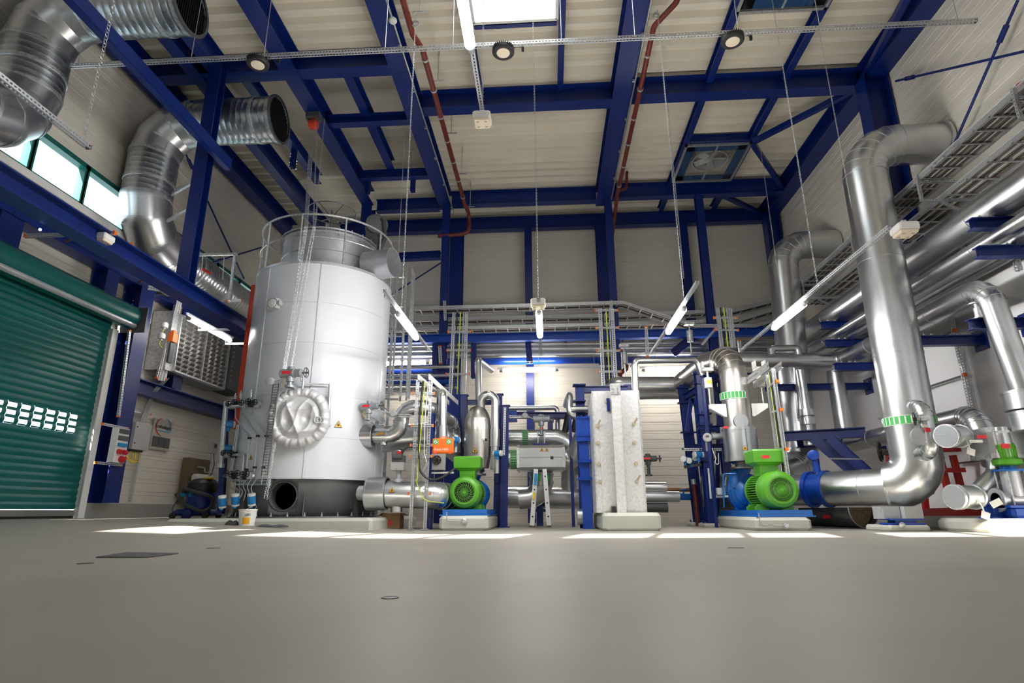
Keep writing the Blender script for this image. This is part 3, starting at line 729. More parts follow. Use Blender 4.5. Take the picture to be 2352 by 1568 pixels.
# top deck, neck, outlet stub
part(tank, 'top_deck', MB().lathe((TX, TY, 0), (0, 0, 1), [(zt0, TR+.01), (zt0+.05, TR+.01), (zt0+.06, TR-.02), (zt0+.10, 1.0)], 96), 'stainless')
mb = MB().lathe((TX+.03, TY, 0), (0, 0, 1), [(4.95, .95), (5.36, .95), (5.37, .965), (5.40, .965), (5.41, .95), (5.72, .95), (5.72, 1.02), (5.76, 1.02), (5.76, .95), (5.80, .95), (5.80, 1.02), (5.83, 1.02), (5.90, .8), (5.95, .3)], 72)
for k in range(24):
    a = k*15; mb.cyl(TA(a, .995, 5.69)+V((.03, 0, 0)), TA(a, .995, 5.87)+V((.03, 0, 0)), .014, n=6)
part(tank, 'neck', mb, 'stainless')
nd = V((.97, -.24, 0)).normalized(); nc = AY(905, 603, 10.95)
mb = MB(); mb.lathe(nc-nd*.62, nd, [(0, .30), (.60, .30), (.62, .31), (.62, .29), (.1, .285), (.1, .05)], 40, False); part(tank, 'outlet_stub', mb, 'stainless')
# railing
zr0 = zt0+.05
mb = MB().torus((TX, TY, zr0+1.0), (0, 0, 1), 1.345, .021, 72, 10).torus((TX, TY, zr0+.52), (0, 0, 1), 1.345, .015, 72, 8); part(tank, 'handrail', mb, 'galv')
for k in range(10):
    a = -38+36*k; part(tank, 'rail_post', MB().cyl(TA(a, 1.345, zr0-.02), TA(a, 1.345, zr0+1.0), .02, n=12), 'galv')
# ring with spokes on the neck
wc = AY(763, 489, 11.55)
mb = MB().torus(wc, (0, 0, 1), .52, .012, 48, 8)
for k in range(6):
    a = PI*k/3+.3; mb.cyl(wc+V((0, 0, -.12)), wc+V((math.cos(a)*.52, math.sin(a)*.52, 0)), .012, n=8)
mb.cyl(wc+V((0, 0, -.45)), wc+V((0, 0, .06)), .03, n=12); part(tank, 'spoked_ring', mb, 'dark_steel')
# inlet box, warning triangles, marks on the jacket
a, z = deg_at(634, 700); q = TA(a, TR, z); n_ = TN(a); r_ = TN(a+90)
mb = MB().obox(q+n_*.05, r_*.10, V((0, 0, .10)), n_*.05).mat(1).lathe(q+n_*.10, n_, [(0, .085), (.015, .085), (.02, .06)], 24).mat(0)
for sx in (-1, 1):
    for sz in (-1, 1): mb.cyl(q+r_*.085*sx+V((0, 0, .085*sz)), q+n_*.125+r_*.085*sx+V((0, 0, .085*sz)), .014, n=8)
mb.cyl(q+n_*.05+r_*.1, q+n_*.05+r_*.16, .05, n=16); part(tank, 'gauge_box', mb, ['grey', 'white'])
for px, py, s in ((777, 974, .15), (577, 1050, .10)):
    a, z = deg_at(px, py); warning(tank, TA(a, TR+.006, z), TN(a+90), (0, 0, 1), s)
for k, ch in enumerate('NI'):
    a, z = deg_at(884+k*4, 681+k); text(tank, 'lettering', ch, TA(a, TR+.004, z), TN(a+90), (0, 0, 1), .14, 'dark_grey')
# insulated manhole bag and its davit
a, z = deg_at(689, 961); mc = TA(a, TR, z); mn = TN(a); mr = TN(a+90); mu = V((0, 0, 1))
part(tank, 'manhole_neck', MB().cyl(mc-mn*.05, mc+mn*.12, .40, n=40), 'stainless')
mb = MB(); N = 144; rings = []
prof = [(.45, .0), (.50, .03), (.535, .07), (.545, .11), (.535, .15), (.505, .19), (.46, .215), (.42, .215), (.395, .20), (.385, .175), (.375, .165)]+[(.365-.0135*q, .17+.04*min(1, q/5)) for q in range(27)]
random.seed(3); ph = [random.uniform(0, 6.28) for _ in range(12)]
def fold(x, y):
    a = abs(math.sin(7*x+3*y+.7)); b = abs(math.sin(-4*x+8*y+2.1+.8*math.sin(5*x))); c = abs(math.sin(13*x-7*y+.6*math.sin(9*y)+.3))
    return .034*(1-a)**2+.028*(1-b)**2+.014*(1-c)**2-.03*math.exp(-((x-.16)**2+(y+.02)**2)/.004)-.03*math.exp(-((x+.17)**2+(y+.05)**2)/.004)-.01
for i, (r, h) in enumerate(prof):
    rg = []
    for j in range(N):
        t = 2*PI*j/N; w = (.006*math.sin(23*t+ph[0]+.8*math.sin(3*t))+.004*math.sin(41*t+ph[1]))*(1.4 if 5 < i < 9 else .6) if i < 11 else fold(r*math.cos(t), r*math.sin(t))*min(1, (.40-r)/.12)
        rr = r*(1+.02*math.sin(4*t+ph[4])) + (w if i < 11 else 0); hh = h+(w*1.2 if i < 11 else w*1.5)
        rg.append(mc+mr*rr*math.cos(t)+mu*rr*math.sin(t)*.98+mn*hh)
    rings.append(rg)
mb.loft(rings, (True, True), smooth=True); bag = part(tank, 'manhole_bag', mb, 'bag_silver', 'crumpled silver insulation bag over the manhole')
mb = MB().torus(mc+mn*.175+mu*.0, mn, .385, .009, 48, 6)
for k in range(2):
    mb.torus(mc+mn*.22+mr*(.34+.05*k)-mu*.05, mn, .055, .009, 20, 6)
part(bag, 'draw_cord', mb, 'bag_silver')
t0 = TA(deg_at(760, 888)[0], TR, deg_at(760, 888)[1]); 
p_top = t0+mn*.12; p_bot = TA(deg_at(756, 985)[0], TR, deg_at(756, 985)[1])+mn*.12; hk = mc+mu*.62+mn*.16
mb = MB().cyl(p_top+mu*.02, p_bot, .028, n=14).cyl(p_top+mu*.02, V((hk.x, hk.y, p_top.z))+mn*.0, .016, n=10)
mb.tube(bend([hk+V((0, 0, .02)), hk+mr*-.03+mu*.10, hk+mr*.03+mu*.10, hk+mr*.03-mu*.12], .03, 4), .014, 8)
for q in (p_top-mu*.2, p_bot+mu*.06): mb.bar(q, q-mn*.13, .05, .03)
mb.bar(p_bot+mu*.06, mc+mr*.42-mu*.2+mn*.08, .03, .03); part(tank, 'davit', mb, 'stainless')
# red ladder profile on the tank's left flank
mb = MB().bar(AX(585, 655, TX-TR-.16), AX(543, 985, TX-TR-.16), .12, .06); part(tank, 'red_edge_profile', mb, 'orange_red')
# blower behind the neck
bq = AY(858, 540, 11.6)
blower = T('tank_blower', 'dark round blower with hoses on the tank top, behind the outlet stub', 'blower', (bq.x, bq.y, bq.z-.45))
part(blower, 'housing', MB().lathe(bq+V((.05, 0, .22)), (.4, -.9, .1), [(-.12, .16), (-.1, .24), (.1, .24), (.12, .14)], 28), 'dark_grey')
part(blower, 'stand', MB().cbox(bq+V((-.02, .05, -.15)), .26, .3, .5), 'dark_grey')
part(blower, 'hose', MB().tube(bend([bq+V((.05, 0, .35)), bq+V((.22, -.05, .35)), bq+V((.27, -.05, -.1)), bq+V((.15, 0, -.35))], .1, 6), .05, 12), 'hose')
# chain hoist
hz = ZR-.28; hp = AZ(720, 287, hz)
h = T('chain_hoist', 'small red chain hoist hanging from the rafter over the tank', 'hoist', (hp.x, hp.y, hz-.15))
part(h, 'trolley', MB().cbox(hp+V((0, 0, .20)), .30, .26, .12).bar(hp+V((-.13, 0, .1)), hp+V((-.13, 0, .3)), .03, .2).bar(hp+V((.13, 0, .1)), hp+V((.13, 0, .3)), .03, .2), 'dark_grey')
part(h, 'hoist_body', MB().lathe(hp+V((-.10, 0, 0)), (1, 0, 0), [(0, .07), (.02, .11), (.16, .11), (.2, .07)], 20).cbox(hp+V((0, 0, .1)), .08, .08, .1), 'orange_red')
ends = [(618, 1120), (613, 1146), (655, 852), (652, 858), (607, 1143)]
tops = [hp+V((-.06, 0, -.08)), hp+V((-.02, 0, -.08)), hp+V((.02, 0, -.08)), hp+V((.10, -.05, .0)), hp+V((.26, -.05, .12))]
for i, (tp, ed) in enumerate(zip(tops, ends)):
    q0 = AY(*((700, 520), (703, 520), (706, 520), (720, 520), (724, 520))[i], 9.98); e_ = AY(ed[0], ed[1], 9.93 if i != 3 else 9.95)
    q1 = AY(*((648, 880), (645, 880), (655, 850), (660, 850), (668, 850))[i], 9.93) if i in (0, 1, 4) else e_
    mb = MB(); chain(mb, tp, q0, .042, .006); chain(mb, q0, q1, .042, .006)
    if (q1-e_).length > .05: chain(mb, q1, e_, .042, .006)
    part(h, 'hand_chain' if i > 2 else 'load_chain', mb, 'galv')
# valve with motor above the manhole
q = AY(668, 857, 9.80); actuator('valve_actuator', 'grey motor actuator with red label above the silver manhole bag', q, (1, -.1, 0), 1.15, disc=(-.30, -.02, -.12), base=(q.x, q.y, q.z-.25))
part(bpy.data.objects['valve_actuator'], 'wall_arm', MB().bar(q+V((0, .02, -.22)), q+V((0, .30, -.22)), .06, .06), 'actuator_grey')
mb = MB()
for s in (-1, 1): mb.strip(AY(634, 880, 9.86)+V((.05*s, 0, 0)), AY(607, 1092, 9.86)+V((.05*s, 0, 0)), V((0, .02, 0)))
p0, p1 = AY(634, 880, 9.86), AY(607, 1092, 9.86)
for k in range(34): c = p0.lerp(p1, (k+.5)/34); mb.bar(c-V((.05, 0, 0)), c+V((.05, 0, 0)), .008, .008)
one('wire_cable_ladder', 'narrow dark wire ladder running down the tank front beside the chains', 'cable ladder', mb, 'dark_grey')
# ================================================================ roller door
DX = XL+.06
door = mk('door_1', MB().box(XL-.02, XL+.10, DY0-.02, DY0+.02, .2, DZ), 'galv'); door['kind'] = 'structure'; BASE[door.name] = V()
mb = MB(); p = .118; z = .36; rows = []
zc = [AX(90, 958+13*k-13, DX).z for k in range(3)]
zh = sum(zc)/3; k0 = round((zh-.36)/p)-1; z0 = zh-1.5*p-k0*p
hy = [10.0-.25*k for k in range(17)]
def slat(mb, ya, yb, zz):
    pr = [(0, 0), (.004, .016), (.012, .034), (.016, .059), (.012, .084), (.004, .102), (0, p)]
    n = len(mb.v)
    for y in (ya, yb): mb.v += [V((DX+o, y, zz+h)) for o, h in pr]
    for i in range(len(pr)-1): mb.face((n+i, n+i+len(pr), n+i+len(pr)+1, n+i+1), None, True)
zz = z0
for k in range(-1, 40):
    zz = z0+k*p
    if zz < .34 or zz > DZ: continue
    if k in (k0, k0+1, k0+2):
        y = DY1
        for h in hy:
            slat(mb, h+.085, y+(.06 if y == DY1 else 0), zz); y = h-.085
            x = DX+.012; mb.quad((x, h-.085, zz), (x, h+.085, zz), (x, h+.085, zz+.024), (x, h-.085, zz+.024)); mb.quad((x, h-.085, zz+p-.024), (x, h+.085, zz+p-.024), (x, h+.085, zz+p), (x, h-.085, zz+p))
        slat(mb, DY0, y, zz)
    else: slat(mb, DY0, DY1+.06, zz)
part(door, 'curtain', mb, 'teal')
part(door, 'bottom_rail', MB().box(DX-.02, DX+.045, DY0, DY1-.01, .275, .375), 'alu')
part(door, 'bottom_seal', MB().box(DX-.01, DX+.03, DY0, DY1-.01, .22, .275), 'black')
mb = MB().box(XL-.02, XL+.17, DY1+.01, DY1+.11, .2, 3.75).box(XL+.165, XL+.185, DY1-.02, DY1+.13, .2, 3.75)
for k in range(8): mb.cyl((XL+.18, DY1+.06, .45+k*.45), (XL+.192, DY1+.06, .45+k*.45), .012, n=8)
part(door, 'guide_rail', mb, 'white')
mb = MB(); mb.lathe((XL+.30, 5.0, 4.05), (0, 1, 0), [(0, .235), (5.62, .235)], 32); part(door, 'drum_housing', mb, 'teal')
part(door, 'drum_lip', MB().lathe((XL+.42, 5.0, 3.87), (0, 1, 0), [(0, .06), (5.62, .06)], 16), 'stainless')
part(door, 'end_plate', MB().box(XL+.02, XL+.62, 10.66, 10.69, 3.74, 4.25), 'dark_grey')
# ================================================================ spiral ducts
def duct(lab, y, zh, mouth_x, zlow, end, grp='spiral ducts'):
    x = -7.97; r = .46
    t = T('spiral_duct', lab, 'ventilation duct', (x, y, zlow-.4), grp)
    path = bend([(mouth_x, y, zh), (x, y, zh), (x, y, zlow), end], [.78, .80], 3)
    def seg(a, b): return path[a:b]
    part(t, 'horizontal_tube', MB().tube([path[0], path[1]], r, 40, False), 'spiral')
    part(t, 'upper_elbow', pipe(MB(), [path[1]+V((.06, 0, 0))]+path[1:5]+[path[4]-V((0, 0, .06))], r, 0.01, n=40, cap=False, bead=True), 'alu')
    part(t, 'riser_tube', MB().tube([path[4], path[5]], r, 40, False), 'spiral')
    q = path[8]; e = V(end); d = (e-q).normalized()
    part(t, 'lower_elbow', pipe(MB(), [path[5]+V((0, 0, .06))]+path[5:9]+[q+d*.06], r, .01, n=40, cap=False), 'alu')
    part(t, 'wall_tube', MB().tube([q, e], r, 40, False), 'spiral')
    for c, dd in ((V((mouth_x-.06, y, zh)), (1, 0, 0)), (V((mouth_x-.42, y, zh)), (1, 0, 0)), (path[1], (1, 0, 0)), (path[4], (0, 0, 1)), (path[5]+V((0, 0, .35)), (0, 0, 1)), (path[5], (0, 0, 1)), (q, d), (q+d*.8, d), (q+d*1.9, d), (q+d*3.1, d)): part(t, 'clamp_ring', MB().ring(c, dd, r, .06, .012, 40), 'galv')
    mb = MB().lathe((mouth_x-.02, y, zh), (1, 0, 0), [(0, r-.02), (0, r+.035), (.04, r+.035), (.04, r-.02)], 40, False); part(t, 'mouth_flange', mb, 'dark_steel')
    mb = MB()
    for k in range(17):
        u = -.40+k*.05; w = math.sqrt(max(.001, (r-.02)**2-u*u)); mb.obox((mouth_x-.02, y+u, zh), (.012, 0, 0), (0, .004, 0), (0, 0, w))
    mb.cyl((mouth_x-.01, y, zh-.43), (mouth_x-.01, y, zh+.43), .008, n=6)
    part(t, 'mouth_grille', mb, 'black')
    part(t, 'mouth_shade', MB().lathe((mouth_x-.9, y, zh), (1, 0, 0), [(0, .01), (0, r-.012), (.86, r-.012)], 40, False), 'black')  # black sleeve and disc put the shade inside the mouth into colour
    return t
mA = AY(641, 275, 10.2)
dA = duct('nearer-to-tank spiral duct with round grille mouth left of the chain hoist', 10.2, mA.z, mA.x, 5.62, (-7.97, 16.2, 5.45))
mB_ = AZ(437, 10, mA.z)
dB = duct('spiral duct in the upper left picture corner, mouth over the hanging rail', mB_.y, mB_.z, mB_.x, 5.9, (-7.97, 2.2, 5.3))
for t, y in ((dA, 10.2),):
    for z in (6.55, 5.95): part(t, 'support_arm', MB().bar((-7.55, y+.1, z), (-6.55, y-.55, z-.06), .05, .05), 'galv')
# ================================================================ things on and before the left wall
def lw(px0, px1, pyc, py0, py1, x):
    pc = (px0+px1)/2
    return AX(px0, pyc, x).y, AX(px1, pyc, x).y, AX(pc, py1, x).z, AX(pc, py0, x).z
y0, y1, z0, z1 = lw(404, 522, 810, 752, 872, -8.0)
t = T('louvre_unit', 'big metal louvre unit of square cells high on the left wall', 'louvre', (-8.2, (y0+y1)/2, z0))
part(t, 'casing', MB().box(-8.48, -8.02, y0-.25, y1+.05, z0-.06, z1+.06), 'galv')
mb = MB(); nc, nr = 8, 11
for i in range(nc):
    for j in range(nr):
        a, b = y0+(y1-y0)*(i+.08)/nc, y0+(y1-y0)*(i+.92)/nc; c, d = z0+(z1-z0)*(j+.06)/nr, z0+(z1-z0)*(j+.94)/nr
        f = [V((-8.015, a, c)), V((-8.015, b, c)), V((-8.015, b, d)), V((-8.015, a, d))]; g = [V((-7.975, a+.03, c+.05)), V((-7.975, b-.03, c+.05)), V((-7.975, b-.03, d-.01)), V((-7.975, a+.03, d-.01))]
        mb.loft([f, g], (False, True))
part(t, 'louvre_cells', mb, 'louvre_grey')
mb = MB()
for y in (y0-.02, (y0+y1)/2, y1+.02): mb.box(-8.02, -7.96, y-.018, y+.018, z0-.05, z1+.05)
for z in (z0-.03, z1+.03): mb.box(-8.02, -7.96, y0-.03, y1+.03, z-.02, z+.02)
part(t, 'front_frame', mb, 'galv')
q = V((-8.0, y0-.18, z0+(z1-z0)*.55)); part(t, 'drive', MB().cbox(q, .12, .16, .2).cyl(q+V((0, 0, .1)), q+V((0, 0, .16)), .05, n=14), 'orange', 'orange damper drive')
part(t, 'drive_bracket', MB().box(-8.03, -7.98, y0-.24, y0-.10, z0+.1, z0+(z1-z0)*.45), 'dark_grey')
yb0, yb1, zb_0, zb_1 = lw(530, 560, 850, 792, 900, -7.9)
t = T('duct_box', 'dark grey duct box with rivets between the louvre and the tank', 'duct', (-8.1, (yb0+yb1)/2, zb_0))
mb = MB().box(-8.48, -7.92, yb0, yb0+1.0, zb_0, zb_1); part(t, 'casing', mb, 'dark_grey')
mb = MB()
for k in range(9): mb.cyl((-7.92, yb0+.06, zb_0+.1+k*(zb_1-zb_0-.2)/8), (-7.90, yb0+.06, zb_0+.1+k*(zb_1-zb_0-.2)/8), .013, n=8)
part(t, 'rivets', mb, 'galv')
# socket combination
y0, y1, z0, z1 = lw(266, 293, 1020, 982, 1063, -7.95)
t = T('socket_box', 'white socket distribution box with red sockets on the blue column by the door', 'socket box', (-8.0, (y0+y1)/2, z0))
part(t, 'body', MB().box(-8.07, -7.95, y0, y1, z0, z1), 'white'); H_ = z1-z0; yc = (y0+y1)/2; w = (y1-y0)
for k in range(2): part(t, 'breaker_window', MB().box(-7.95, -7.93, yc-w*.4, yc+w*.4, z0+H_*(.84-.2*k), z0+H_*(.97-.2*k)), 'dark_grey')
part(t, 'blue_socket', MB().box(-7.95, -7.92, yc-w*.35, yc+w*.35, z0+H_*.46, z0+H_*.56), 'label_blue')
for dy, dz, r in ((-.22, .32, .045), (.24, .32, .045), (.1, .11, .06)): part(t, 'red_socket', MB().lathe((-7.95, yc+w*dy, z0+H_*dz), (1, 0, -.25), [(0, r), (.07, r), (.075, r*.8)], 18), 'red')
for z in (z1+.02, z0-.03): strut_thing('mounting_channel', 'punched channel with orange caps %s the white socket box' % ('above' if z > z0 else 'below'), (-8.05, y0-.28, z), (-8.05, y1+.05, z), .045, (1, 0, 0), 'channels of the socket box')
strut_thing('mounting_channel', 'punched channel running up the bright blue column beside the door', AX(297, 760, -8.03), AX(272, 955, -8.03), .045, (1, 0, 0))
# cabinet
y0, y1, z0, z1 = lw(306, 345, 1003, 970, 1034, -8.05)
t = T('switch_cabinet', 'light grey switch cabinet hanging on the left wall beside the socket box', 'cabinet', (-8.2, (y0+y1)/2, z0))
part(t, 'body', MB().box(-8.33, -8.06, y0, y1, z0, z1), 'grey')
d = part(t, 'door', MB().box(-8.06, -8.04, y0+.005, y1-.005, z0+.005, z1-.005), 'cable_grey')
part(d, 'lock', MB().cyl((-8.04, y0+.05, z1-.1), (-8.025, y0+.05, z1-.1), .012, n=10).cyl((-8.04, y0+.05, z0+.12), (-8.025, y0+.05, z0+.12), .012, n=10), 'black')
part(t, 'cable_glands', MB().box(-8.28, -8.1, y0+.08, y1-.08, z0-.03, z0), 'black')
cb = MB()
for k in range(5):
    ya = y0-.06+.03*k; cb.tube(bend([(-8.1, yc+.05+.02*k, z0+.10), (-8.05, ya, z0-.18-.02*k), (-8.1, y0+.10+.06*k, z0-.22), (-8.15, y0+.12+.07*k, z0)], .08, 4), .009, 6)
one('cable_bundle', 'tangle of yellow and grey cables under the switch cabinet', 'cables', cb, 'yellow')
strut_thing('wall_channel', 'long punched channel down the left wall under the switch cabinet', AX(322, 1036, -8.38), AX(298, 1152, -8.38), .05, (1, 0, 0), ends=False)
strut_thing('wall_channel', 'long punched channel on the left wall above the switch cabinet', AX(352, 890, -8.38), AX(327, 970, -8.38), .05, (1, 0, 0), ends=False)
for py, lab in ((908, 'upper'), (943, 'lower')): strut_thing('wall_rung', '%s short horizontal channel with orange cap between louvre and cabinet' % lab, AX(297, py, -8.36), AX(345, py+8, -8.36), .04, (1, 0, 0), 'rungs above the switch cabinet')
cb = MB()
for k in range(4): cb.tube(bend([AX(376+4*k, 868, -8.2), AX(352+3*k, 898, -8.3), AX(333+3*k, 940, -8.33), AX(322+4*k, 972, -8.25)], .1, 4), .01, 6)
one('cable_bundle', 'loose cables dropping from the cable ladder to the switch cabinet', 'cables', cb, 'cable_grey')
# company board
y0, y1, z0, z1 = lw(350, 394, 1000, 963, 1034, XL+.06)
t = T('company_board', 'clear wall board with red and blue arcs and three grey plates', 'sign', (XL+.03, (y0+y1)/2, z0)); X_ = XL+.062
part(t, 'board', MB().box(XL+.03, XL+.055, y0, y1, z0, z1), 'clear_print')
yc, zc_ = (y0+y1)/2, z0+(z1-z0)*.76; w = y1-y0
def arc(mat, a0, a1, lab):
    mb = MB(); n = 20; o1 = []; o2 = []
    for i in range(n+1):
        a = a0+(a1-a0)*i/n; k = math.sin(PI*i/n); r = w*.36
        o1.append(V((X_, yc+math.cos(a)*r, zc_+math.sin(a)*r*.82))); o2.append(V((X_, yc+math.cos(a)*(r+.005+.035*k), zc_+math.sin(a)*(r+.005+.035*k)*.82)))
    for i in range(n): mb.quad(o1[i], o1[i+1], o2[i+1], o2[i])
    part(t, 'arc', mb, mat, lab)
arc('red', PI*.60, PI*1.45, 'red arc'); arc('label_blue', -PI*.25, PI*.45, 'blue arc')
text(t, 'lettering', 'Kraftanlagen', (X_, yc, zc_), (0, 1, 0), (0, 0, 1), w*.17, 'black')
part(t, 'underline', MB().box(X_-.002, X_, yc-w*.28, yc+w*.28, zc_-w*.15, zc_-w*.12), 'label_blue')
for k in range(3): part(t, 'plate', MB().box(XL+.055, XL+.07, yc-w*.46+w*.31*k, yc-w*.19+w*.31*k, z0+.06, z0+(z1-z0)*.42), 'dark_grey')
# vertical cable ladder with cables, by the louvre
t = T('cable_ladder', 'upright cable ladder full of cables left of the louvre', 'cable ladder', AX(368, 868, -8.1))
a0, a1, b0, b1 = AX(403, 700, -8.1), AX(360, 868, -8.1), AX(416, 705, -8.1), AX(378, 870, -8.1)
for q0, q1 in ((a0, a1), (b0, b1)):
    part(t, 'side_rail', MB().strut(q0, q1, .05, .04, (1, 0, 0)), 'strut'); part(t, 'end_cap', MB().cbox(q1, .06, .07, .03), 'orange')
for k in range(5): c = (k+.5)/5; part(t, 'rung', MB().bar(a0.lerp(a1, c), b0.lerp(b1, c), .03, .02), 'dark_grey')
for k in range(7):
    f = (k+.7)/8; part(t, 'cable', MB().tube(bend([a0.lerp(b0, f)+V((.03, .55, .35)), a0.lerp(b0, f)+V((.03, 0, .35)), a1.lerp(b1, f)+V((.03, 0, -.05))], .3, 6), .012, 6), 'cable_grey' if k % 3 else 'white')
for px, py, lab in ((378, 746, 'upper'), (371, 771, 'lower')):
    c = AX(px, py, -8.05); t = T('warning_beacon', '%s white round beacon on the cable ladder by the louvre' % lab, 'beacon', c-V((0, 0, .1)), 'beacons on the cable ladder')
    part(t, 'dome', MB().lathe(c-V((0, 0, .06)), (0, 0, 1), [(0, .07), (.08, .075), (.11, .06), (.13, .02)], 18), 'white'); part(t, 'foot', MB().cyl(c-V((0, 0, .1)), c-V((0, 0, .06)), .03, n=10), 'grey')
    part(t, 'cable', MB().tube(bend([c-V((0, 0, .1)), c-V((0, .03, .2)), c-V((-.02, -.06, .25))], .05, 3), .008, 6), 'yellow_green')
one('copper_pipe', 'thin copper coloured pipe running along the left wall above the door', 'pipe', MB().cyl(AX(160, 540, -8.05), AX(350, 642, -8.05), .03, n=12).bar(AX(170, 545, -8.05), AX(170, 545, -8.05)+V((-.2, 0, -.12)), .03, .03).bar(AX(340, 637, -8.05), AX(340, 637, -8.05)+V((-.2, 0, -.12)), .03, .03), 'copper')
# sink board and dispenser in the far corner
y0, y1, z0, z1 = lw(430, 478, 1095, 1053, 1150, -8.3)
t = T('sink_board', 'brown splash board with tap and white basin in the far left corner', 'washbasin', (-8.3, (y0+y1)/2, z0))
part(t, 'board', MB().box(-8.46, -8.30, y0, y1, .50, z1), 'brown_board'); yc = (y0+y1)/2
mb = MB().bbox((-8.18, yc, z0+(z1-z0)*.52), .22, (y1-y0)*.8, .2, .05); part(t, 'basin', mb, 'white')
q = V((-8.28, yc, z0+(z1-z0)*.8)); part(t, 'tap', MB().cyl(q+V((0, -.1, 0)), q+V((0, .1, 0)), .022, n=10).tube(bend([q, q+V((.12, 0, -.02)), q+V((.12, 0, -.12)), q+V((.28, .12, -.12))], .04, 4), .014, 8), 'galv')
c = AX(489, 1029, -8.1); t = T('dispenser', 'small grey dispenser head on a pipe above the washbasin corner', 'dispenser', c-V((0, 0, .7)))
part(t, 'head', MB().cbox(c, .12, .2, .26), 'grey'); part(t, 'screen', MB().cbox(c+V((.062, 0, .05)), .01, .1, .09), 'black'); part(t, 'pipe', MB().cyl(c-V((0, 0, .13)), c-V((0, 0, .72)), .025, n=10), 'galv')
part(t, 'hose', MB().tube(bend([c+V((0, .08, -.13)), c+V((0, .16, -.4)), c+V((0, .05, -.7)), c+V((.05, .12, -1.1))], .1, 4), .01, 6), 'black')
# vacuum cleaner
vx, vy = AY(455, 1185, 11.7).x, 11.7; vz = floor_z(vx, vy)
t = T('vacuum_cleaner', 'blue and black wet vacuum cleaner with grey hose on the floor left', 'vacuum cleaner', (vx, vy, vz))
part(t, 'chassis', MB().bbox((vx, vy, vz+.12), .74, .52, .12, .04).bbox((vx-.33, vy-.05, vz+.11), .22, .3, .1, .03), 'vac_blue')
for dx, dy, r in ((-.40, -.2, .06), (-.40, .2, .06), (.28, -.24, .065), (.28, .24, .065)): part(t, 'wheel', MB().lathe((vx+dx, vy+dy-.03, vz+r), (0, 1, 0), [(0, r*.8), (.01, r), (.05, r), (.06, r*.8)], 20), 'black')
part(t, 'wheel', MB().lathe((vx-.05, vy-.32, vz+.09), (0, 1, 0), [(0, .07), (.01, .09), (.05, .09), (.06, .07)], 22), 'vac_blue')
part(t, 'tank', MB().lathe((vx+.02, vy, vz+.16), (0, 0, 1), [(0, .26), (.04, .29), (.30, .30), (.34, .29)], 32), 'vac_blue')
part(t, 'motor_head', MB().lathe((vx+.02, vy, vz+.50), (0, 0, 1), [(0, .30), (.06, .31), (.18, .29), (.25, .2), (.27, .1)], 32), 'black')
part(t, 'lid_tray', MB().bbox((vx+.18, vy-.1, vz+.77), .16, .12, .04, .015), 'yellow')
for k in range(2): part(t, 'badge', MB().cbox((vx-.2+.17*k, vy-.285, vz+.45), .09, .02, .07), 'label_blue')
part(t, 'hose', MB().tube(bend([(vx-.30, vy-.1, vz+.50), (vx-.12, vy-.42, vz+.56), (vx+.35, vy-.4, vz+.44), (vx+.46, vy-.1, vz+.30), (vx+.32, vy-.42, vz+.12), (vx-.02, vy-.46, vz+.26), (vx-.32, vy-.3, vz+.46)], .12, 6), .035, 12), 'hose')
part(t, 'power_cord', MB().tube(bend([(vx-.28, vy-.2, vz+.45), (vx-.42, vy-.22, vz+.2), (vx-.3, vy-.34, vz+.12)], .1, 5), .008, 6), 'black')
# bucket and rag
bx = AY(569, 1180, 9.55).x; bz = floor_z(bx, 9.55)
t = T('mortar_bucket', 'white plastic bucket with printed label in front of the tank', 'bucket', (bx, 9.55, bz))
part(t, 'body', MB().lathe((bx, 9.55, bz), (0, 0, 1), [(0, .115), (.235, .135), (.235, .142), (.255, .142), (.255, .130), (.03, .11), (.03, .0)], 36), 'white')
part(t, 'printed_label', MB().loft([[V((bx+r*math.sin(a), 9.55-r*math.cos(a), bz+z)) for z, r in ((.03, .1195), (.13, .1278))] for a in [(-.1+.9*i/12) for i in range(13)]], (False, False), False), 'amber')
part(t, 'handle', MB().torus((bx, 9.55, bz+.22), (-.62, .0, .75), .142, .0035, 30, 6, PI*.03, PI*.97, ref=(0, 0, 1)), 'galv')
text(t, 'lettering', '#80', (bx+.062, 9.55-.122, bz+.17), (.88, .47, 0), (0, 0, 1), .055, 'dark_grey')
for px0, px1, lab, g in ((590, 662, 'dark rolled rag lying on the floor right of the bucket', 0), (522, 548, 'small dark rag on the floor left of the bucket', 1)):
    c = AY((px0+px1)/2, 1190, 9.55); L = (AY(px1, 1190, 9.55)-AY(px0, 1190, 9.55)).length; zf = floor_z(c.x, 9.55)
    mb = MB(); rg = []
    for i in range(14):
        u = i/13; x = c.x-L/2+L*u; hh = (.028 if not g else .045)*(math.sin(PI*min(max(u, .04), .96))**.4)*(1+.25*math.sin(9*u))
        rg.append([V((x, 9.55-.07*math.cos(a)*(1+.2*math.sin(5*u)), zf+max(0, hh*math.sin(a))*1.6+.002)) for a in [PI*k/7 for k in range(8)]])
    mb.loft(rg, (True, True), True, True); one('cleaning_rag', lab, 'rag', mb, 'rag')
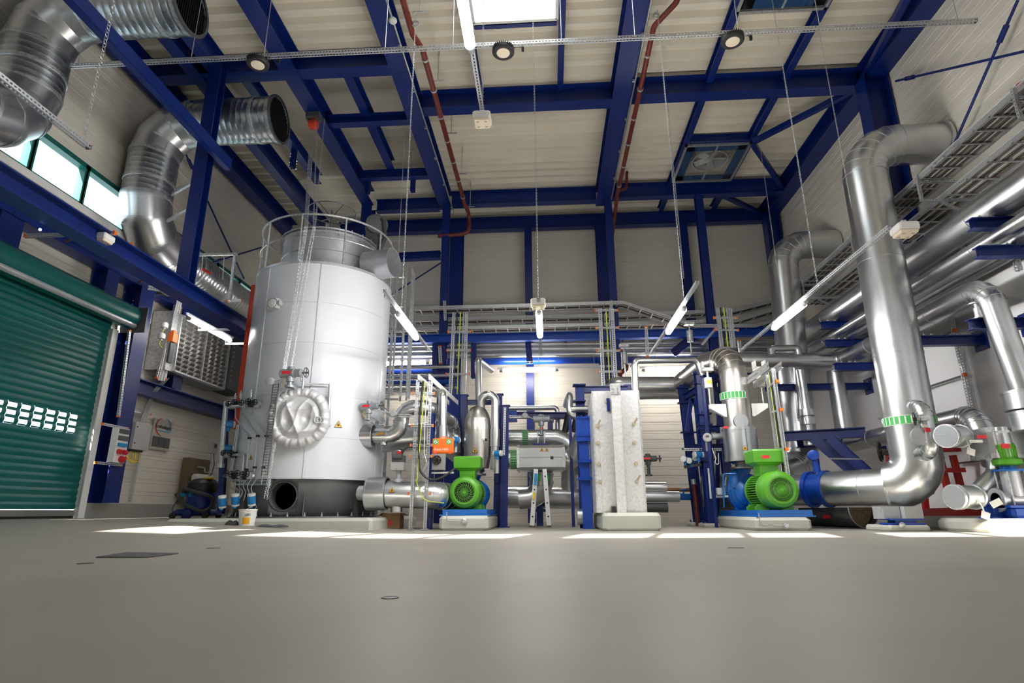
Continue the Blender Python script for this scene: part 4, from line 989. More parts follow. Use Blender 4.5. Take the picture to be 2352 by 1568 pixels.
# ---------------------------------------------------------------- level instruments on the tank's left side
yI = 10.35
def IP(px, py, y=yI):      # a point just off the tank's flank
    if y != yI: return AY(px, py, y)
    d = ray(px, py); r = TR+.055; a = d.x**2+d.y**2; b = 2*(-d.x*TX-d.y*TY); c = TX*TX+TY*TY-r*r; s = b*b-4*a*c
    return O0+d*((-b-math.sqrt(s))/(2*a)) if s > 0 else O0+d*(-b/(2*a))
t = T('standpipe', 'pale upright standpipe left of the tank, above the vacuum cleaner', 'pipe', IP(507, 1080))
part(t, 'tube', MB().cyl(IP(519, 925), IP(507, 1068), .045, n=16).cyl(IP(507, 1064), IP(506, 1074), .07, n=16).cyl(IP(519, 922), IP(519, 930), .05, n=16), 'stainless')
bl = MB().bar(IP(518, 960, 10.9), IP(507, 1180, 10.9), .10, .10); one('instrument_post', 'dark blue square post behind the standpipe left of the tank', 'post', bl, 'blue')
strut_thing('instrument_rail', 'white punched rail running down the tank left of the thin tubes', IP(548, 975), IP(531, 1090), .05, (0, 1, 0), ends=False)
lines = [[(540, 905), (541, 960), (573, 1003), (566, 1075)], [(553, 905), (553, 945), (592, 998), (584, 1082), (560, 1110)], [(576, 905), (576, 950), (612, 998), (604, 1082), (600, 1112)]]
for k, (ln, nm) in enumerate(zip(lines, ('left', 'middle', 'right'))):
    t = T('impulse_tube', '%s of the three thin bent steel tubes left of the manhole bag' % nm, 'tube', IP(*ln[-1]), 'thin tubes on the tank')
    part(t, 'tube', MB().tube(bend([IP(*q) for q in ln], .06, 4), .011, 8), 'stainless')
    for q in (ln[2], (ln[2][0]-7, ln[2][1]+72)): part(t, 'clamp', MB().cbox(IP(q[0], q[1]+3), .055, .04, .035), 'black')
def manifold(lab, pts, y=yI, s=1.):
    cx = sum(p[0] for p in pts)/len(pts); cy = sum(p[1] for p in pts)/len(pts)
    t = T('valve_manifold', lab, 'valve', IP(cx, cy+10, y), 'valve manifolds on the tank')
    a, b = IP(pts[0][0]-12, pts[0][1]+2, y), IP(pts[-1][0]+8, pts[-1][1], y)
    part(t, 'body_tube', MB().cyl(a, b, .025, n=12), 'stainless')
    for i, (px, py) in enumerate(pts):
        c = IP(px, py, y); part(t, 'valve_body', MB().lathe(c-V((.05, 0, 0))*s, (1, 0, 0), [(0, .03), (.01, .062), (.04, .066), (.06, .066), (.09, .062), (.1, .03)], 16).cyl(c, c+V((0, -.12, .02)), .02, n=8), 'stainless' if i % 2 == 0 else 'black')
        mb = MB(); handwheel(mb, c+V((.0, -.13, .02)), (0, 1, 0), .05, .008, 4); part(t, 'handwheel', mb, 'black')
    return t
manifold('upper row of valves at the left flank of the tank', [(532, 932), (546, 928), (562, 930), (577, 927), (592, 929)])
manifold('lower row of valves at the left flank of the tank', [(527, 1090), (540, 1092), (553, 1090), (566, 1093), (574, 1092)])
manifold('small valve pair on the pale post left of the tank', [(522, 1044), (537, 1044)])
for px, py in ((540, 914), (553, 908), (576, 906)):
    c = IP(px, py); one('air_pot', 'small steel pot on the upper tank valves, %s' % {540: 'left', 553: 'middle', 576: 'right'}[px], 'air pot', MB().lathe(c-V((0, 0, .06)), (0, 0, 1), [(0, .01), (.01, .025), (.10, .025), (.12, .01), (.16, .01)], 12), 'stainless', 'air pots')
def transmitter(lab, c, nose=(0, -1, 0), s=1., grp='blue transmitters'):
    t = T('pressure_transmitter', lab, 'transmitter', V(c)-V((0, 0, .12))*s, grp); n = V(nose).normalized()
    part(t, 'housing', MB().lathe(V(c)-n*.06*s, n, [(0, .05*s), (.01, .06*s), (.11*s, .06*s), (.12*s, .05*s)], 20).cyl(V(c)-V((0, 0, .12))*s, V(c), .025*s, n=12), 'transmitter_blue')
    part(t, 'cover', MB().lathe(V(c)+n*.06*s, n, [(0, .058*s), (.03*s, .058*s), (.035*s, .045*s)], 20), 'white')
    part(t, 'cover', MB().lathe(V(c)-n*.09*s, n, [(0, .045*s), (.005, .055*s), (.03*s, .055*s)], 20), 'white')
    return t
for px, py, lab, ns in ((526, 974, 'upper blue transmitter on the post left of the tank', (-.8, -.6, 0)), (523, 1030, 'lower blue transmitter on the post left of the tank', (-.8, -.6, 0)),
                    (511, 1152, 'blue transmitter near the floor, leftmost of three beside the tank skirt', (0, -.3, 1)), (541, 1148, 'blue transmitter near the floor, middle of three beside the tank skirt', (0, -.3, 1)), (578, 1147, 'blue transmitter near the floor, just above the bucket', (0, -.3, 1))):
    transmitter(lab, IP(px, py, 10.2 if py > 1100 else yI), ns, 1.15)
mb = MB()
for k in range(6): mb.tube(bend([IP(530+12*k, 1098), IP(526+10*k, 1118), IP(548+6*k, 1128), IP(520+13*k, 1150, 10.2)], .08, 4), .009, 6)
one('cable_tangle', 'tangle of thin grey tubes under the lower tank valves', 'tubes', mb, 'cable_grey')
mb = MB().strut(IP(545, 1108), IP(622, 1108), .09, .05, (0, 1, 0)); one('support_rail', 'short punched rail across the tank skirt under the valves', 'channel', mb, 'tray_side')
mb = MB().tube(bend([IP(543, 1044), IP(560, 1044), IP(557, 1085)], .06, 5), .02, 12); one('drain_tube', 'bent steel tube between the small valve pair and lower valves', 'tube', mb, 'stainless')
# ================================================================ machinery between tank and heat exchanger
def k_(y): return y*1.03/FPX            # metres per photograph pixel at depth y
GV, ST = 'galv', 'alu'
def plinth(lab, x0, x1, y0, y1, z1, b=.05):
    zf = min(floor_z(x0, y0), floor_z(x1, y0))-.01; return one('machine_plinth', lab, 'plinth', MB().bbox(((x0+x1)/2, (y0+y1)/2, (zf+z1)/2), x1-x0, y1-y0, z1-zf, b), 'plinth')
def clad(name, lab, pts, r, R=None, mat='alu', step=.9, extra=None, group=None, seg=5, cat='pipe', lows=None):
    """insulated pipe as a thing: jacket plus optional end collars"""
    t = T(name, lab, cat, lows or min((V(p) for p in pts), key=lambda p: p.z), group)
    part(t, 'jacket', pipe(MB(), pts, r, R, seg, 28, step), mat); return t
def collar(t, c, d, r, w, screws=10):
    mb = MB().lathe(V(c)-V(d).normalized()*w/2, d, [(0, r-.02), (0, r), (w, r), (w, r-.02)], 32, False); d_ = V(d).normalized()
    for s in (-.5, .5): mb.ring(V(c)+d_*w*s*.9, d_, r, .014, .006, 32)
    return part(t, 'sleeve', mb, 'alu')
# --- pipes leaving the tank
y = 11.0
t = clad('insulated_pipe', 'silver pipe with double bend from the tank side, under the small red-labelled actuator', [AY(836, 1000, y), AY(921, 1001, y), AY(921, 936, y), AY(985, 935, y), AY(1043, 975, y+1.4), AY(1045, 1040, y+1.4)], .14, [.24, .24, .3, .3], step=.6)
collar(t, AY(843, 1000, y), (1, 0, 0), .22, .26); part(t, 'drain_stub', pipe(MB(), [AY(880, 1003, y), AY(880, 1022, y)], .075), 'alu')
for px in (874, 884): surf_warning(t, AY(px, 1000, y), (1, 0, 0), .165, (0, -1, .15), 0, .085)
y = 12.1
t = clad('insulated_pipe', 'thick silver pipe behind the double bend, at the right flank of the tank', [AY(846, 1012, y), AY(1012, 998, y), AY(1060, 1040, y+.9)], .27, .4, step=.75)
collar(t, AY(860, 1012, y), (1, 0, 0), .31, .2); part(t, 'drain_stub', pipe(MB(), [AY(913, 1020, y), AY(913, 1048, y)], .12), 'alu')
y = 10.75
t = clad('insulated_pipe', 'thick low silver pipe from the tank skirt to the left green motor', [AY(850, 1133, y), AY(998, 1137, y), AY(1030, 1140, y+.45), AY(1060, 1142, y+1.2)], .235, .4, step=.45, lows=AY(850, 1165, y))
collar(t, AY(867, 1133, y), (1, 0, 0), .29, .36); part(t, 'drain_stub', pipe(MB(), [AY(911, 1150, y), AY(911, 1176, y)], .105), 'alu')
part(t, 'skirt_neck', MB().cyl(AY(826, 1132, y+.05), AY(855, 1133, y), .13, n=24), 'stainless')
warning(t, AY(908, 1127, y)+V((0, -.242, .01)), (1, 0, 0), (0, .1, 1), .11)
one('white_post', 'smooth white upright between tank and its right side pipes', 'post', MB().cyl(AY(864, 1100, 12.4), AY(868, 940, 12.4), .13, n=20), 'white')
# butterfly valve standing on the low pipe
c = AY(915, 1075, 10.75); t = T('flow_valve', 'valve with pale box standing on the low pipe, its stem widening downward', 'valve', AY(915, 1107, 10.75))
part(t, 'stem', MB().lathe(AY(915, 1107, 10.75), (0, 0, 1), [(0, .10), (.03, .085), (.06, .05), (.2, .05), (.22, .11), (.25, .11)], 24), 'grey')
part(t, 'box', MB().cbox(c+V((0, 0, .03)), .24, .2, .14), 'cable_grey'); part(t, 'gearbox', MB().cbox(c+V((0, 0, .16)), .22, .18, .12).cyl(c+V((-.08, -.09, .2)), c+V((.08, -.09, .2)), .05, n=12), 'dark_grey')
part(t, 'red_joint', MB().cyl(c+V((0, 0, .22)), c+V((0, 0, .30)), .055, n=16), 'red')
part(t, 'cable', MB().tube(bend([c+V((.05, -.05, .2)), c+V((.12, -.05, .36)), c+V((.32, -.05, .38))], .1, 5), .013, 8), 'cable_black')
actuator('valve_actuator', 'grey actuator with red label at the right edge of the tank, over a silver sleeve', AY(848, 933, 10.7), (1, -.15, .02), 1.0, disc=(.48, -.03, -.14), down=.26)
strut_thing('support_channel', 'white punched channel carrying the round display beside the tank', AY(888, 953, 10.75), AY(946, 955, 10.75), .05, (0, 1, 0), ends=False)
mb = MB().strut(AY(834, 951, 10.85), AY(866, 970, 10.6), .09, .05); one('wall_bracket', 'small perforated arm on the tank side below the actuator', 'bracket', mb, 'tray_side')
cb = MB().torus(AY(876, 966, 10.7), (0, 1, 0), .075, .008, 24, 6).torus(AY(878, 963, 10.72), (0, 1, .1), .06, .008, 24, 6); one('cable_coil', 'small coil of pale cable below the actuator at the tank', 'cable', cb, 'cable_grey')
# cardboard box
bx = AY(903, 1190, 11.0); zf = floor_z(bx.x, 11)
t = T('cardboard_box', 'open brown cardboard box on the floor between tank plinth and cable rack', 'box', (bx.x, 11, zf)); part(t, 'body', MB().cbox((bx.x, 11, zf+.13), .32, .3, .26), 'cardboard')
for s in (-1, 1): part(t, 'flap', MB().prism([(bx.x+s*.16, 10.86, zf+.26), (bx.x+s*.16, 11.14, zf+.26), (bx.x+s*.24, 11.14, zf+.22), (bx.x+s*.24, 10.86, zf+.22)], (0, 0, .006)), 'cardboard')
part(t, 'printed_mark', MB().cbox((bx.x-.04, 10.848, zf+.10), .10, .004, .10), 'orange_red')
# caged ladder behind the tank
lx, ly = AY(918, 750, 12.9).x, 12.9
t = T('caged_ladder', 'galvanised caged ladder rising beside the tank', 'ladder', (lx, ly, AY(910, 915, ly).z)); z0, z1 = AY(910, 915, ly).z, AY(930, 618, ly).z
for s in (-1, 1): part(t, 'stile', MB().bar((lx-.24, ly+s*.24, 0.1), (lx-.24, ly+s*.24, z1+.5), .06, .025), 'galv')
for kx in range(18): part(t, 'rung', MB().cyl((lx-.24, ly-.24, .3+.28*kx), (lx-.24, ly+.24, .3+.28*kx), .013, n=8), 'galv')
for a in (-75, -45, -15, 15, 45, 75): a = math.radians(a); part(t, 'cage_bar', MB().bar((lx-.1+.38*math.cos(a), ly+.38*math.sin(a), z0), (lx-.1+.38*math.cos(a), ly+.38*math.sin(a), z1-(0 if abs(a) < 1 else .1)), .045, .012), 'galv')
for kx in range(5): part(t, 'cage_hoop', MB().torus((lx-.1, ly, z0+.06+(z1-z0-.1)*kx/4), (0, 0, 1), .385, .022, 20, 6, -PI*.55, PI*.55, ref=(0, 1, 0)), 'galv')
# ---------------------------------------------------------------- front cable rack and first aid box
y = 10.38; zf = floor_z(-2.7, y)
t = T('cable_rack', 'white punched cable rack standing on the floor left of the first aid box', 'cable rack', V((AY(958, 1208, y).x, y, zf)))
for (a, b) in (((960, 872), (943, 1209)), ((990, 872), (976, 1209))):
    p0, p1 = AY(*a, y), AY(*b, y); p1.z = zf+.005; part(t, 'upright', MB().strut(p1, p0, .055, .05, (0, 1, 0)), 'strut'); part(t, 'foot_plate', MB().cbox((p1.x, y, zf+.005), .13, .13, .01), 'galv')
for py in (903, 977, 1022, 1047, 1133):
    f = (py-872)/337; a = AY(960-17*f-9, py, y-.04); b = AY(990-14*f+9, py, y-.04); part(t, 'rung', MB().strut(a, b, .042, .03, (0, 1, 0)), 'strut')
    for q in (a, b): part(t, 'end_cap', MB().cbox(q, .02, .05, .05), 'orange')
for a, b in (((985, 1062), (953, 1105)), ((953, 1065), (976, 1105))): part(t, 'brace', MB().strut(AY(*a, y-.02), AY(*b, y-.02), .035, .02, (0, 1, 0)), 'strut')
zt = AY(965, 868, y).z
for px in (963, 988):
    q = AY(px, 868, y); part(t, 'top_arm', MB().bar((q.x, y-.1, zt), (q.x+.12, y+2.6, zt), .02, .10), 'white')
cable('power_cable', 'thick black cable hanging in a loop from the cable rack to the left green motor', [AY(972, 875, y-.08), AY(963, 960, y-.08), AY(962, 1078, y-.08), AY(985, 1106, y-.1), AY(1020, 1095, y-.15), AY(1044, 1076, y)], .018, 'cable_black', .25)
cable('earth_cable', 'yellow-green earth wire running down the front cable rack', [AY(976, 875, y-.09), AY(970, 960, y-.09), AY(960, 1080, y-.09), AY(957, 1110, y-.09), AY(973, 1150, y-.09), AY(1020, 1155, y)], .007, 'yellow_green', .2)
cable('control_cable', 'thin pale cable on the right upright of the front cable rack', [AY(984, 875, y-.07), AY(976, 965, y-.07), AY(974, 1040, y-.07), AY(980, 1060, y-.07)], .007, 'white', .2)
bp = MB().ibeam(AY(993, 950, 10.95), V((AY(986, 1208, 10.95).x, 10.95, floor_z(-2.4, 11))), .11, .10, .012, .01, (0, 1, 0)); one('rack_support', 'slim blue post directly behind the front cable rack', 'post', bp, 'blue')
c = AY(1018, 1024, 10.45); t = T('first_aid_box', 'orange first aid box with green cross fields hanging on the cable rack', 'first aid box', c-V((0, 0, .14)))
part(t, 'case', MB().bbox(c, .375, .12, .265, .02), 'orange'); part(t, 'handle', MB().tube(bend([c+V((-.06, 0, .13)), c+V((-.06, 0, .16)), c+V((.06, 0, .16)), c+V((.06, 0, .13))], .015, 3), .009, 8), 'orange')
for dx in (-.125, .11):
    q = c+V((dx, -.062, .065)); f = part(t, 'green_field', MB().cbox(q, .085, .004, .085), 'first_aid_green'); part(f, 'cross', MB().cbox(q+V((0, -.003, 0)), .06, .004, .022).cbox(q+V((0, -.003, 0)), .022, .004, .06), 'white')
for dx in (-.13, .13): part(t, 'latch', MB().cbox(c+V((dx, -.05, -.125)), .045, .03, .035), 'orange_red')
text(t, 'lettering', 'Erste Hilfe', c+V((-.02, -.062, -.065)), (1, 0, 0), (0, 0, 1), .06, 'white', width=.25)
# pipe column behind the first aid box
y = 11.1
t = clad('insulated_pipe', 'slim upright silver pipe with elbow just above the first aid box', [AY(1000, 903, y+.5), AY(1017, 903, y), AY(1015, 1040, y)], .085, .13, step=.6); collar(t, AY(1014, 995, y), (0, 0, 1), .115, .26)
c = AY(1008, 1060, 10.9); t = T('valve_box', 'grey valve box with black handwheel below the first aid box', 'valve', c-V((0, 0, .17))); part(t, 'box', MB().cbox(c, .22, .2, .30), 'cable_grey'); mb = MB(); handwheel(mb, c+V((-.02, -.12, .02)), (0, 1, 0), .075, .010, 6); part(t, 'handwheel', mb, 'black')
part(t, 'support_arm', MB().cbox(c+V((.08, -.02, -.2)), .40, .08, .03), 'white')
# ---------------------------------------------------------------- green motors and pumps
def fan_cover(c, r, n=36):
    """ribbed round grille: rings and swirled bars"""
    mb = MB()
    for k in (1.5, 3, 4.4): mb.torus(c, (0, 1, 0), r*k/4.6, .003, 40, 5)
    for i in range(n):
        a = 2*PI*i/n; pts = [V(c)+V((math.cos(a+u*.9)*r*(.12+.88*u), 0, math.sin(a+u*.9)*r*(.12+.88*u))) for u in (0, .25, .5, .75, 1)]; mb.tube(pts, .0034, 4, False)
    mb.cyl(V(c)-V((0, .006, 0)), V(c)+V((0, .01, 0)), r*.14, n=16); return mb
def motor_pump(lab, c, r, L, boxdx, plinth_top, swirl=True, base_x=(0, 0)):
    """c: centre of the fan cover face (camera end); shaft runs back along +y"""
    c = V(c); x, y, z = c
    t = T('electric_motor', lab, 'motor', (x, y, plinth_top+.11))
    mb = MB().lathe((x, y, z), (0, 1, 0), [(.012, r*.62), (.0, r*.64), (.0, r*.72), (.03, r*.90), (.09, r*.985), (.16, r), (.34, r), (.34, r*.93)], 48, False); part(t, 'fan_cover', mb, 'lime')
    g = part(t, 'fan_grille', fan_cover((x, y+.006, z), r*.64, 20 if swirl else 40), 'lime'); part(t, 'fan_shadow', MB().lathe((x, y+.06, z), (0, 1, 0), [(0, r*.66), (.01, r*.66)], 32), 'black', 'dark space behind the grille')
    mb = MB().lathe((x, y+.30, z), (0, 1, 0), [(0, r*.70), (L, r*.70)], 40)
    for i in range(44):
        a = 2*PI*i/44; o = V((math.cos(a), 0, math.sin(a)))
        if -1.9 < math.atan2(o.z, o.x)+0 < -1.2: continue
        mb.obox(V((x, y+.30+L/2, z))+o*r*.82, o*r*.13, (0, L/2, 0), o.cross(V((0, 1, 0)))*.006)
    part(t, 'finned_body', mb, 'lime')
    part(t, 'end_shield', MB().lathe((x, y+.30+L, z), (0, 1, 0), [(0, r*.97), (.06, r*.99), (.12, r*.8), (.18, r*.5)], 40), 'lime')
    bz = z+r*1.0; bc = V((x+boxdx, y+.30+L*.45, bz))
    def ring(sx, sy, h): return [bc+V((-sx, -sy, h)), bc+V((sx, -sy, h)), bc+V((sx, sy, h)), bc+V((-sx, sy, h))]
    part(t, 'terminal_box', MB().loft([ring(r*.48, .16, -.06), ring(r*.50, .16, .10), ring(r*.84, .22, .16), ring(r*.86, .22, .34), ring(r*.80, .20, .37)]), 'lime')
    part(t, 'lifting_eye', MB().torus((x+r*.35, y+.34, z+r*.95), (0, 1, 0), .035, .010, 16, 6), 'lime')
    for s in (-1, 1):
        for yy in (y+.38, y+.25+L): part(t, 'foot', MB().prism([(x+s*r*.45, yy, z-r*.6), (x+s*r*.98, yy, plinth_top+.16), (x+s*r*.98, yy, plinth_top+.105), (x+s*r*.3, yy, plinth_top+.105)], (0, .12, 0)).cyl((x+s*r*.85, yy+.06, plinth_top+.15), (x+s*r*.85, yy+.06, plinth_top+.20), .018, n=6), 'lime')
    return t
def centrifugal(lab, c, R, r_out, plinth_top, suction=True, out_top=None):
    """volute pump facing the motor; c volute centre"""
    c = V(c); t = T('centrifugal_pump', lab, 'pump', (c.x, c.y, plinth_top+.1))
    n = 40; rings = []
    mb = MB().lathe(c-V((0, .16, 0)), (0, 1, 0), [(0, R*.42), (.03, R*.5), (.05, R*.80), (.10, R*.97), (.16, R), (.22, R*.97), (.27, R*.80), (.29, R*.5), (.34, R*.40)], 44); part(t, 'volute', mb, 'pump_blue')
    mb = MB().tube([c+V((-R*.5, .0, R*.2)), c+V((-R*.35, 0, R*.8)), c+V((0, 0, R*1.25)), c+V((0, 0, R*1.55))], [r_out*1.2, r_out*1.15, r_out, r_out], 24).lathe(c+V((0, 0, R*1.52)), (0, 0, 1), [(0, r_out*1.7), (.035, r_out*1.7)], 32).bolts(c+V((0, 0, R*1.52-.02)), (0, 0, 1), r_out*1.45, .014, .08, 8); part(t, 'discharge_flange', mb, 'pump_blue')
    mb = MB().lathe(c-V((0, .62, 0)), (0, 1, 0), [(0, R*.62), (.05, R*.62), (.06, R*.48), (.30, R*.36), (.40, R*.36), (.46, R*.66)], 36); part(t, 'bearing_bracket', mb, 'pump_blue')
    mb = MB().bar(c+V((-.02, -.3, -R*.3)), V((c.x-.02, c.y-.3, plinth_top+.1)), .09, .06, (0, 1, 0)).bar(c+V((-R*.55, 0, -R*.6)), V((c.x-R*.55, c.y, plinth_top+.1)), .1, .12, (0, 1, 0)).bar(c+V((R*.55, 0, -R*.6)), V((c.x+R*.55, c.y, plinth_top+.1)), .1, .12, (0, 1, 0)); part(t, 'pump_foot', mb, 'pump_blue')
    if suction: part(t, 'suction_nozzle', MB().lathe(c+V((0, .14, 0)), (0, 1, 0), [(0, R*.40), (.15, R*.36), (.15, R*.62), (.19, R*.62)], 32), 'pump_blue')
    return t
# left unit
ym = 10.75; ztop = AY(1062, 1184, 10.45).z; pc = AY(1068, 1184, 10.45)
plinth('machine plinth under the left green motor, left of the stepladder', AY(1008, 1190, 10.4).x, AY(1117, 1190, 10.4).x+.03, 10.4, 12.5, ztop)
mc_ = AY(1066, 1130, ym)
motor_pump('left green electric motor with swirl grille, on its blue base plate', mc_, .29, .52, .0, ztop)
centrifugal('blue pump behind the left green motor, under the domed silver vessel', (mc_.x+.02, ym+1.5, mc_.z), .30, .11, ztop)
t = one('pump_base', 'bright blue base frame under the left green motor', 'base frame', MB().box(mc_.x-.36, mc_.x+.42, ym-.1, ym+1.75, ztop, ztop+.105).box(mc_.x-.42, mc_.x+.46, ym-.12, ym+1.78, ztop, ztop+.02), 'pump_blue')
def ground_point(lab, pts, y):
    t = T('earth_point', lab, 'earthing point', AY(*pts[-1], y), 'earthing points'); c = AY(*pts[-1], y)
    part(t, 'disc', MB().lathe(c, (0, -1, 0), [(0, .05), (.01, .05), (.02, .03), (.03, .03)], 20), 'galv'); part(t, 'wire', MB().tube(bend([AY(*p, y-.012) for p in pts], .05, 4), .009, 8), 'cable_grey')
ground_point('round earthing disc with wire on the left motor plinth', [(1026, 1176), (1026, 1196), (1066, 1197)], 10.385)
# domed vessel over the pump
yv = 12.1; vc = AY(1097, 1000, yv)
t = T('domed_vessel', 'silver vessel with rounded dome and warning triangle above the left pump', 'vessel', V((vc.x, yv, AY(1100, 1075, yv).z)))
z0, z1, z2 = AY(1097, 1075, yv).z, AY(1097, 990, yv).z, AY(1097, 938, yv).z; r = .275
mb = MB().lathe((vc.x, yv, 0), (0, 0, 1), [(z0, r*.84), (z0+.02, r*.86), (z0+(z1-z0)*.3, r*.97), (z0+(z1-z0)*.6, r), (z1, r), (z1+(z2-z1)*.25, r*.985), (z1+(z2-z1)*.5, r*.93), (z1+(z2-z1)*.75, r*.82), (z1+(z2-z1)*.92, r*.66), (z2+.02, r*.48), (z2+.06, r*.2)], 48)
for f in (.30, .62): mb.ring((vc.x, yv, z0+(z1-z0)*f), (0, 0, 1), r*(.972 if f < .5 else 1.0), .02, .006, 40)
mb.ring((vc.x, yv, z1), (0, 0, 1), r, .02, .006, 40); mb.ring((vc.x, yv, z1+(z2-z1)*.5), (0, 0, 1), r*.925, .02, .006, 40)
part(t, 'shell', mb, 'alu_warm'); warning(t, (vc.x-.02, yv-r*1.0-.012, AY(1090, 1034, yv-r).z), (1, 0, 0), (0, 0, 1), .12)
part(t, 'nozzle', MB().cyl(AY(1067, 1010, yv-.1), AY(1076, 1010, yv-.1), .06, n=16), 'stainless'); part(t, 'outlet_neck', MB().cyl((vc.x, yv, z0-.12), (vc.x, yv, z0), .11, n=24).lathe((vc.x, yv, z0-.14), (0, 0, 1), [(0, .18), (.03, .18)], 24), 'dark_steel')
part(t, 'name_plate', MB().cbox(AY(1116, 1010, yv-.27), .05, .02, .05), 'black')
y = 12.0; t = clad('looped_pipe', 'silver pipe looping over beside the domed vessel in an upside-down U', [(vc.x+.07, yv, z2-.02), V((vc.x+.07, y, AY(1103, 905, y).z)), AY(1138, 907, y), AY(1136, 1078, y)], .082, .155, step=.55, seg=8); collar(t, AY(1137, 1005, y), (0, 0, 1), .10, .36)
one('probe_tube', 'short dull steel tube hanging below the looped pipe', 'tube', MB().cyl(AY(1141, 1050, y-.15), AY(1141, 1087, y-.15), .05, n=16), 'stainless')
clad('insulated_pipe', 'slim straight silver pipe standing up behind the domed vessel', [AY(1128, 850, 14.6), AY(1098, 826, 13.2), AY(1100, 930, 13.2)], .075, .09)
# blue support frame round the vessel
def frame_post(mb, a, b, y, w=.13, d=.13): mb.ibeam(AY(*a, y), AY(*b, y), w, d, .014, .01, (0, 1, 0))
t = T('steel_gantry', 'blue steel frame around the domed vessel', 'frame', V((AY(1150, 1190, 12.3).x, 12.3, 0)))
for a, b, y in (((1066, 908), (1066, 1110), 12.5), ((1146, 906), (1141, 1186), 12.5), ((1161, 932), (1157, 1190), 12.2)):
    mb = MB(); q = AY(*b, y)
    if b[1] > 1150: q.z = 0
    mb.ibeam(AY(*a, y), q, .15, .14, .014, .01, (0, 1, 0)); part(t, 'post', mb, 'blue'); part(t, 'base_plate' if b[1] > 1150 else 'end_plate', MB().cbox(q+V((0, 0, .008)), .24, .24, .016), 'blue'); part(t, 'head_plate', MB().cbox(AY(*a, y), .2, .2, .016), 'blue')
part(t, 'cross_member', MB().ibeam(AY(1066, 924, 12.5), AY(1146, 924, 12.5), .1, .08, .01, .01), 'blue'); part(t, 'cross_member', MB().ibeam(AY(1052, 960, 12.5), AY(1066, 960, 12.5), .1, .08, .01, .01), 'blue')
for py in (1030, 1100): part(t, 'joint_plate', MB().cbox(AY(1148, py, 12.4), .2, .1, .14), 'blue')
strut_thing('instrument_channel', 'white punched channel on the blue frame right of the looped pipe', AY(1160, 935, 12.05), AY(1157, 1045, 12.05), .045, (0, 1, 0), ends=False)
transmitter('blue transmitter on the right of the domed vessel, low by the frame', AY(1143, 1041, 11.75), (1, -.4, 0), 1.0); transmitter('blue transmitter left of the domed vessel near the first aid box', AY(1046, 1010, 11.9), (-.7, -.7, 0), 1.1)
# ---------------------------------------------------------------- middle pipework
ya = 13.2
mid = [('insulated_pipe', 'horizontal silver pipe with green band behind the upper middle actuator', [AY(1166, 1006, ya), AY(1288, 1005, ya), AY(1336, 1050, ya), AY(1336, 1090, ya)], .185, .34, .6),
       ('insulated_pipe', 'upright silver pipe dropping behind the insulated valve box', [AY(1307, 1070, ya+.4), AY(1308, 1150, ya+.4)], .185, None, .5),
       ('insulated_pipe', 'slanting silver pipe joining the insulated valve box to the blue frame', [AY(1296, 1055, 12.6), AY(1316, 1055, 12.6), AY(1342, 1000, 12.3)], .20, .2, .6),
       ('insulated_pipe', 'long low silver pipe near the floor behind the stepladder', [AY(1162, 1142, 13.6), AY(1340, 1144, 13.6)], .23, None, .55),
       ('insulated_pipe', 'low silver bend running up behind the stepladder top', [AY(1192, 1145, 13.0), AY(1225, 1142, 13.0), AY(1246, 1120, 13.0), AY(1247, 1070, 13.0)], .22, .3, .5),
       ('insulated_pipe', 'thin silver pipe running flat under the back wall lamp, bent down at its right end', [AY(1164, 938, 13.9), AY(1281, 936, 13.9), AY(1281, 988, 13.9)], .058, .1, .8),
       ('insulated_pipe', 'short silver pipe hooked like a cane left of the heat exchanger', [AY(1300, 930, 13.4), AY(1308, 905, 12.4), AY(1309, 952, 12.4), AY(1335, 957, 12.4)], .072, .13, .6),
       ('insulated_pipe', 'short silver pipe entering the heat exchanger casing near its top left', [AY(1312, 940, 11.4), AY(1352, 939, 11.4)], .06, None, .6)]
for n_, lab, pts, r, R, st in mid: clad(n_, lab, pts, r, R, step=st)
for px, lab in ((1298, 'left'), (1318, 'right')): one('rubber_pipe', '%s of two short black insulated pipes behind the cane shaped pipe' % lab, 'pipe', pipe(MB(), [AY(px+8, 952, 13.5), AY(px, 990, 13.4)], .075, None, bead=False), 'black', 'black pipes')
def green_band(lab, c, d, r, w=.16, n=12):
    t = T('marking_band', lab, 'pipe marking', V(c)-V((0, 0, r)), 'green pipe bands'); dd = V(d).normalized(); dd, s, u = frame(dd)
    part(t, 'band', MB().lathe(V(c)-dd*w/2, dd, [(0, r-.01), (0, r+.003), (w, r+.003), (w, r-.01)], 40, False), 'green_band')
    mb = MB()
    for i in range(n*2):
        a = 2*PI*i/(n*2); o = s*math.cos(a)+u*math.sin(a); mb.obox(V(c)+o*(r+.004), dd*w*.38, o.cross(dd)*r*.03, o*.001)
    for q in (-.46, .46): mb.lathe(V(c)+dd*w*q-dd*w*.03, dd, [(0, r), (0, r+.005), (w*.06, r+.005), (w*.06, r)], 40, False)
    part(t, 'stripes', mb, 'white'); return t
green_band('green band on the horizontal pipe behind the middle actuator', AY(1207, 1006, ya), (1, 0, 0), .187, .14)
green_band('green band at the left end of the insulated valve box', AY(1181, 1055, 12.6), (1, 0, 0), .20, .15)
